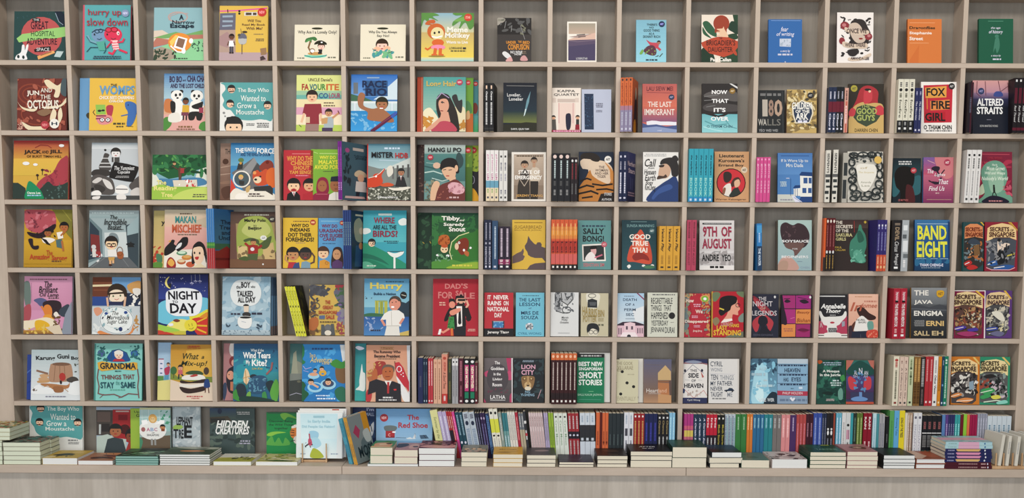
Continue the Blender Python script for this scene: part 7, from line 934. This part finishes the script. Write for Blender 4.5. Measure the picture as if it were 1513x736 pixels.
ST('rust covered flat book with dark hands, white pages', 582, 842, [498, 464], 'a8745a', 'b 4a2a28 20 60 50 50 80 60 90 78 60 74 30 80;b 5a2f30 40 30 80 36 90 50 60 48;b c98a60 30 6 80 4 90 24 30 20;l 4a2a20 2 40 10 45 22;l 4a2a20 2 60 8 66 20', pages='w', depth=.182)
ST('of teal edged thin books with a dark jungle cover', 862, 1180, [489, 472, 455, 438, 421], '3a5a50', 's 2a3a34 3 40 12 0 0 100 100;b 8ab08a 40 60 60 50 80 60 60 74;s 5a8a70 5 20 9 0 40 100 100;r 222c2c 30 0 100 24', pages='t', spine='3a7a70', depth=.182)
C(190, 590, KB)
ST('of grey edged thin books under a dark green cover', 232, 606, [489, 472, 455, 438, 422, 406], '5a6a58', 'b 3a4a3a 0 40 40 30 90 40 100 100 0 100;b c98a5a 30 50 60 44 80 56 60 66 36 62;b b9c0b0 10 6 60 2 98 10 90 30 40 26;b 3a3c38 50 14 80 12 70 24', pages='w', spine='55524c', depth=.182)
ST('yellow and white flat book with an inky landscape', 632, 914, [490, 458], 'c9c070', 'r e0ded2 0 0 100 50;b a8a83a 0 70 40 50 100 60 100 100 0 100;s 33342c 3 20 6 40 40 90 70;l 444 2 50 20 90 24', pages='w', depth=.182)
ST('pale yellow green illustrated flat book before the tiger', 948, 1258, [490, 458], 'd0c890', 's a8aa4a 3 24 10 0 0 100 100;s e6e0c0 5 20 10 0 0 100 100;s 6a7a3a 7 14 7 0 20 100 100;l 5a3a24 3 60 30 80 34 98 28;b 3a5030 20 92 60 88 90 96 60 100', pages='w', depth=.182)
C(380, 590, KB)
z = ST('wide thin grey blue flat book under the two cream stacks', 822, 1200, [500, 482], 'b4bcc0', 's 8a98a0 3 20 10 0 60 100 100', pages='w', depth=.188)
ST('of cream pages under an orange and green cover', 842, 1008, [468, 405, 345], '3f8a5a', 'b d8a07a 10 40 60 30 90 50 80 90 20 90;b e6c8a0 30 50 60 44 70 60 40 66;b 26302a 60 40 80 36 84 50 66 52;p d8b890 0 80 40 74 100 90 100 100 0 100', base=z, depth=.175, pages='c')
C(570, 590, KB)
ST('of cream pages under a black and dusty pink cover', 64, 238, [472, 420, 366], 'b0868a', 'b 33303c 0 20 40 10 50 40 20 70 0 60;b d0a8a0 60 30 90 20 98 70 60 80;b 4a4450 70 50 90 46 96 60 80 66', base=z, depth=.175)
ST('of bright white pages under a maroon and pink cover', 246, 512, [502, 456, 410, 362], '5a2434', 'b d09a98 0 80 30 60 70 70 100 60 100 92 40 98;s c98a8a 3 24 9 0 10 100 60;s 2a1420 5 20 8 0 10 100 60', pages='w', depth=.188)
ST('of cream pages under a grey cover with pale ovals', 562, 752, [496, 459, 422, 386], '8a8a80', 'e d8b898 20 60 10 12;e d8b898 44 56 10 12;e d8b898 68 58 10 12;e c0a088 84 74 10 12;e b9a090 30 86 12 10;e b9a090 60 84 12 10;s 33332f 3 14 6 0 30 100 100', depth=.182)
ST('of cream pages under a mustard cover', 800, 1018, [498, 466, 434, 402], 'cf9f3a', 'T 7a5a1c 20 30 80 44 Marriage;l 7a5a1c 2 20 64 60 70 84 58;b a87a24 10 74 40 70 60 80 30 84', depth=.182)
C(760, 590, KB)
ST('of cream pages under a charcoal cover with a pale oval', 92, 306, [499, 470, 440, 408], '403f42', 'b 8a7a7a 30 40 60 30 80 42 60 54 36 52', depth=.182)
ST('of cream pages under a dark violet cover', 332, 590, [500, 480, 461], '2f2838', 'l 6a5a6a 3 20 60 60 70 70 40;s 3f344a 3 16 12 0 0 100 100', depth=.182)
ST('of cream pages under a dark brown glossy cover', 616, 840, [502, 475, 445, 414], '2f2624', 'b 4a3a34 20 30 60 20 80 40 50 50;l 8a7a70 2 40 80 70 84', depth=.182)
ST('of cream pages under a black cover with white script', 864, 1172, [508, 454, 420, 386], '1d1c1e', 'Ti ddd 26 30 66 44 AFTER;d ccc 30 56 60 62', depth=.182)
C(950, 590, KB)
ST('of two thick books under a dark green cover', 216, 472, [512, 436, 356], '1f4034', 'l 4a6a5a 1.5 60 10 80 90;l 4a6a5a 1.5 64 10 84 90;b 2a5040 10 20 40 10 50 60 20 80', depth=.186)
flat(NB, 'lowest book of the uneven stack under a navy cover', 498, 714, LEDGE + .0005, .0175, '26303c', depth=.182)
flat(NB, 'middle book of the uneven stack under a navy cover', 486, 734, LEDGE + .0185, .0205, '8a8a84', depth=.182, twist=2)
flat(NB, 'topmost book of the uneven stack under a navy cover', 508, 728, LEDGE + .0402, .0195, '223040', 'g 24405a 1d2228 0 0 100 100;p 1d1d20 0 60 100 80 100 100 0 100', depth=.182, pages='w', twist=1)
ST('single thick book with a sage green cover', 738, 946, [517, 456], '5f7a70', 'd 3f5a50 20 24 44 36 2;b 4a6a5c 30 56 60 50 70 70 40 76', depth=.182, twist=-1.5)
C(1130, 590, KB)
ST('single thick pale blue paged book with a black splash cover', 54, 316, [528, 460], 'd0c8c8', 'b 2a2828 30 30 50 24 56 40 40 46;b 2a2828 56 50 80 44 76 60 60 62;s 3a3434 3 16 8 0 20 100 100;s b4a4a4 5 24 9 0 0 100 100', pages='w', depth=.182)
ST('of four cream paged books under a bottle green cover', 334, 602, [525, 496, 465, 433, 402], '1f4a38', 'Tb 6a9a84 26 54 90 72 TARTINE;r b4b83a 60 4 84 12;b 2a5a46 5 10 40 6 50 40 20 44', depth=.186)
ST('of four cream paged books under a dusty rose cover', 610, 838, [525, 500, 465, 430, 397], 'a8767a', 'b 5a3a34 30 40 60 30 84 44 76 66 50 60 36 56;b c9a49a 40 44 60 38 70 50 56 54', depth=.186)
C(1293, 590, KB)
ST('of four white paged books under a plain black cover', 60, 294, [540, 514, 496, 468, 438], '1d2224', 'b 26302f 10 20 60 10 80 50 30 60', pages='w', depth=.186)
ST('hardback of the two russet ones'.replace('hardback', 'two hardbacks').replace(' of the two russet ones', ' in russet boards with cream edges'), 302, 526, [533, 494, 455], '8a4a34', 'p c9a894 0 0 40 0 60 60 20 100 0 100;b a85a40 50 20 90 10 98 70 60 80', hard=True, depth=.182, pages='w')
zz = LEDGE + .0005
cols = [('4a1c28', 'plum'), ('4a1c28', 'plum'), ('262a58', 'navy and yellow'), ('262a58', 'navy and pink'), ('262a58', 'navy and pink'), ('262a58', 'navy and yellow'), ('a8ccd4', 'pale blue'), ('a8ccd4', 'pale blue')]
mid = [None, None, 'd8b070', 'd890b0', 'd890b0', 'd8b070', 'd8a8c0', 'd8a8c0']
for i, ((c, nm), m) in enumerate(zip(cols, mid)):
    art = 'd a88 30 70;d caa 78 88;e ccd 92 1.5'
    if m and i < 6: art = f'r {m} 26 74 .2 .9;r {m} 24 76 .5 .9;e e0e0e8 86 1.6;d 99b 6 20'
    if m and i > 5: art = f'r {m} 28 72;d 8aa 6 24;e 3a6a9a 84 1.6'
    top = 'r d8a8b8 30 0 70 100;s 7aa0b0 3 14 6 0 0 30 100;d 678 76 10 96 30 3;r a0c0c8 0 80 30 100' if i == 7 else ''
    flat(NB, f'{(["lowest"] + ORD[1:7] + ["topmost"])[i]} book, {nm} spine, of the tidy stack beside the slotted rack', 514 + (i % 2) * 4, 868 - (i % 3) * 4, zz, .0124, c, top, depth=.16, spineout=True, spineart=art, yf=-.212)
    zz += .0128

# slotted wooden rack holding pale books at the end of the ledge
def rack():
    root = bpy.data.objects.new('slotted_book_rack', None); COL.objects.link(root)
    yf = -0.21; a = back(px(872), py(520), yf)[0]; b = a + 0.36
    root.location = ((a + b) / 2, yf, LEDGE)
    tag(root, 'low pine rack with upright slats holding white paged books at the ledge end', 'book rack'); LABELS.append(root['label'])
    def part(n, *box):
        o = bx(n, *box, M_PINE); o.parent = root; o.matrix_parent_inverse = Matrix.Translation(root.location).inverted()
    part('base_board', a, yf, LEDGE + .0005, b, yf + .15, LEDGE + .011)
    for d in (.013, .041, .075, .110, .145, .180):
        part('upright_slat', a + d, yf + .004, LEDGE + .0112, a + d + .005, yf + .012, LEDGE + .060)
        part('upright_slat', a + d - .0165, yf + .137, LEDGE + .0112, a + d - .0115, yf + .145, LEDGE + .060)
    return a
RA = rack()
for i, (d, hgt, tl) in enumerate(((.0262, .118, 6), (.0545, .114, 4), (.0885, .112, 4), (.1235, .116, 3), (.1585, .114, 3), (.1925, .116, 3))):
    r = spine_book(NB, .13, .012, hgt, 'd8d4c8', 'd aaa 20 60' if i else '', 'c9c6bc', 'w')
    sr, ya = math.sin(math.radians(tl)), math.radians(7)
    drop = max((u * math.cos(ya) - v * math.sin(ya)) * sr for u in (0, .012) for v in (0, .13))
    place_spine(r, RA + d - .004, -.2055, LEDGE + .0114 + drop, .012, 7, tl)
    lb = ('pale book in the rack slot beside the tidy spine stack' if i == 0 else f'pale book in the {ORD[i]} slot of the rack from the tidy spine stack')
    tag(r, lb, 'book', 'pale books in the slotted rack'); LABELS.append(lb)
from collections import Counter
for q, c in Counter(LABELS).items():
    if c > 1 or not 4 <= len(q.split()) <= 16: print('LABEL CHECK', c, q)
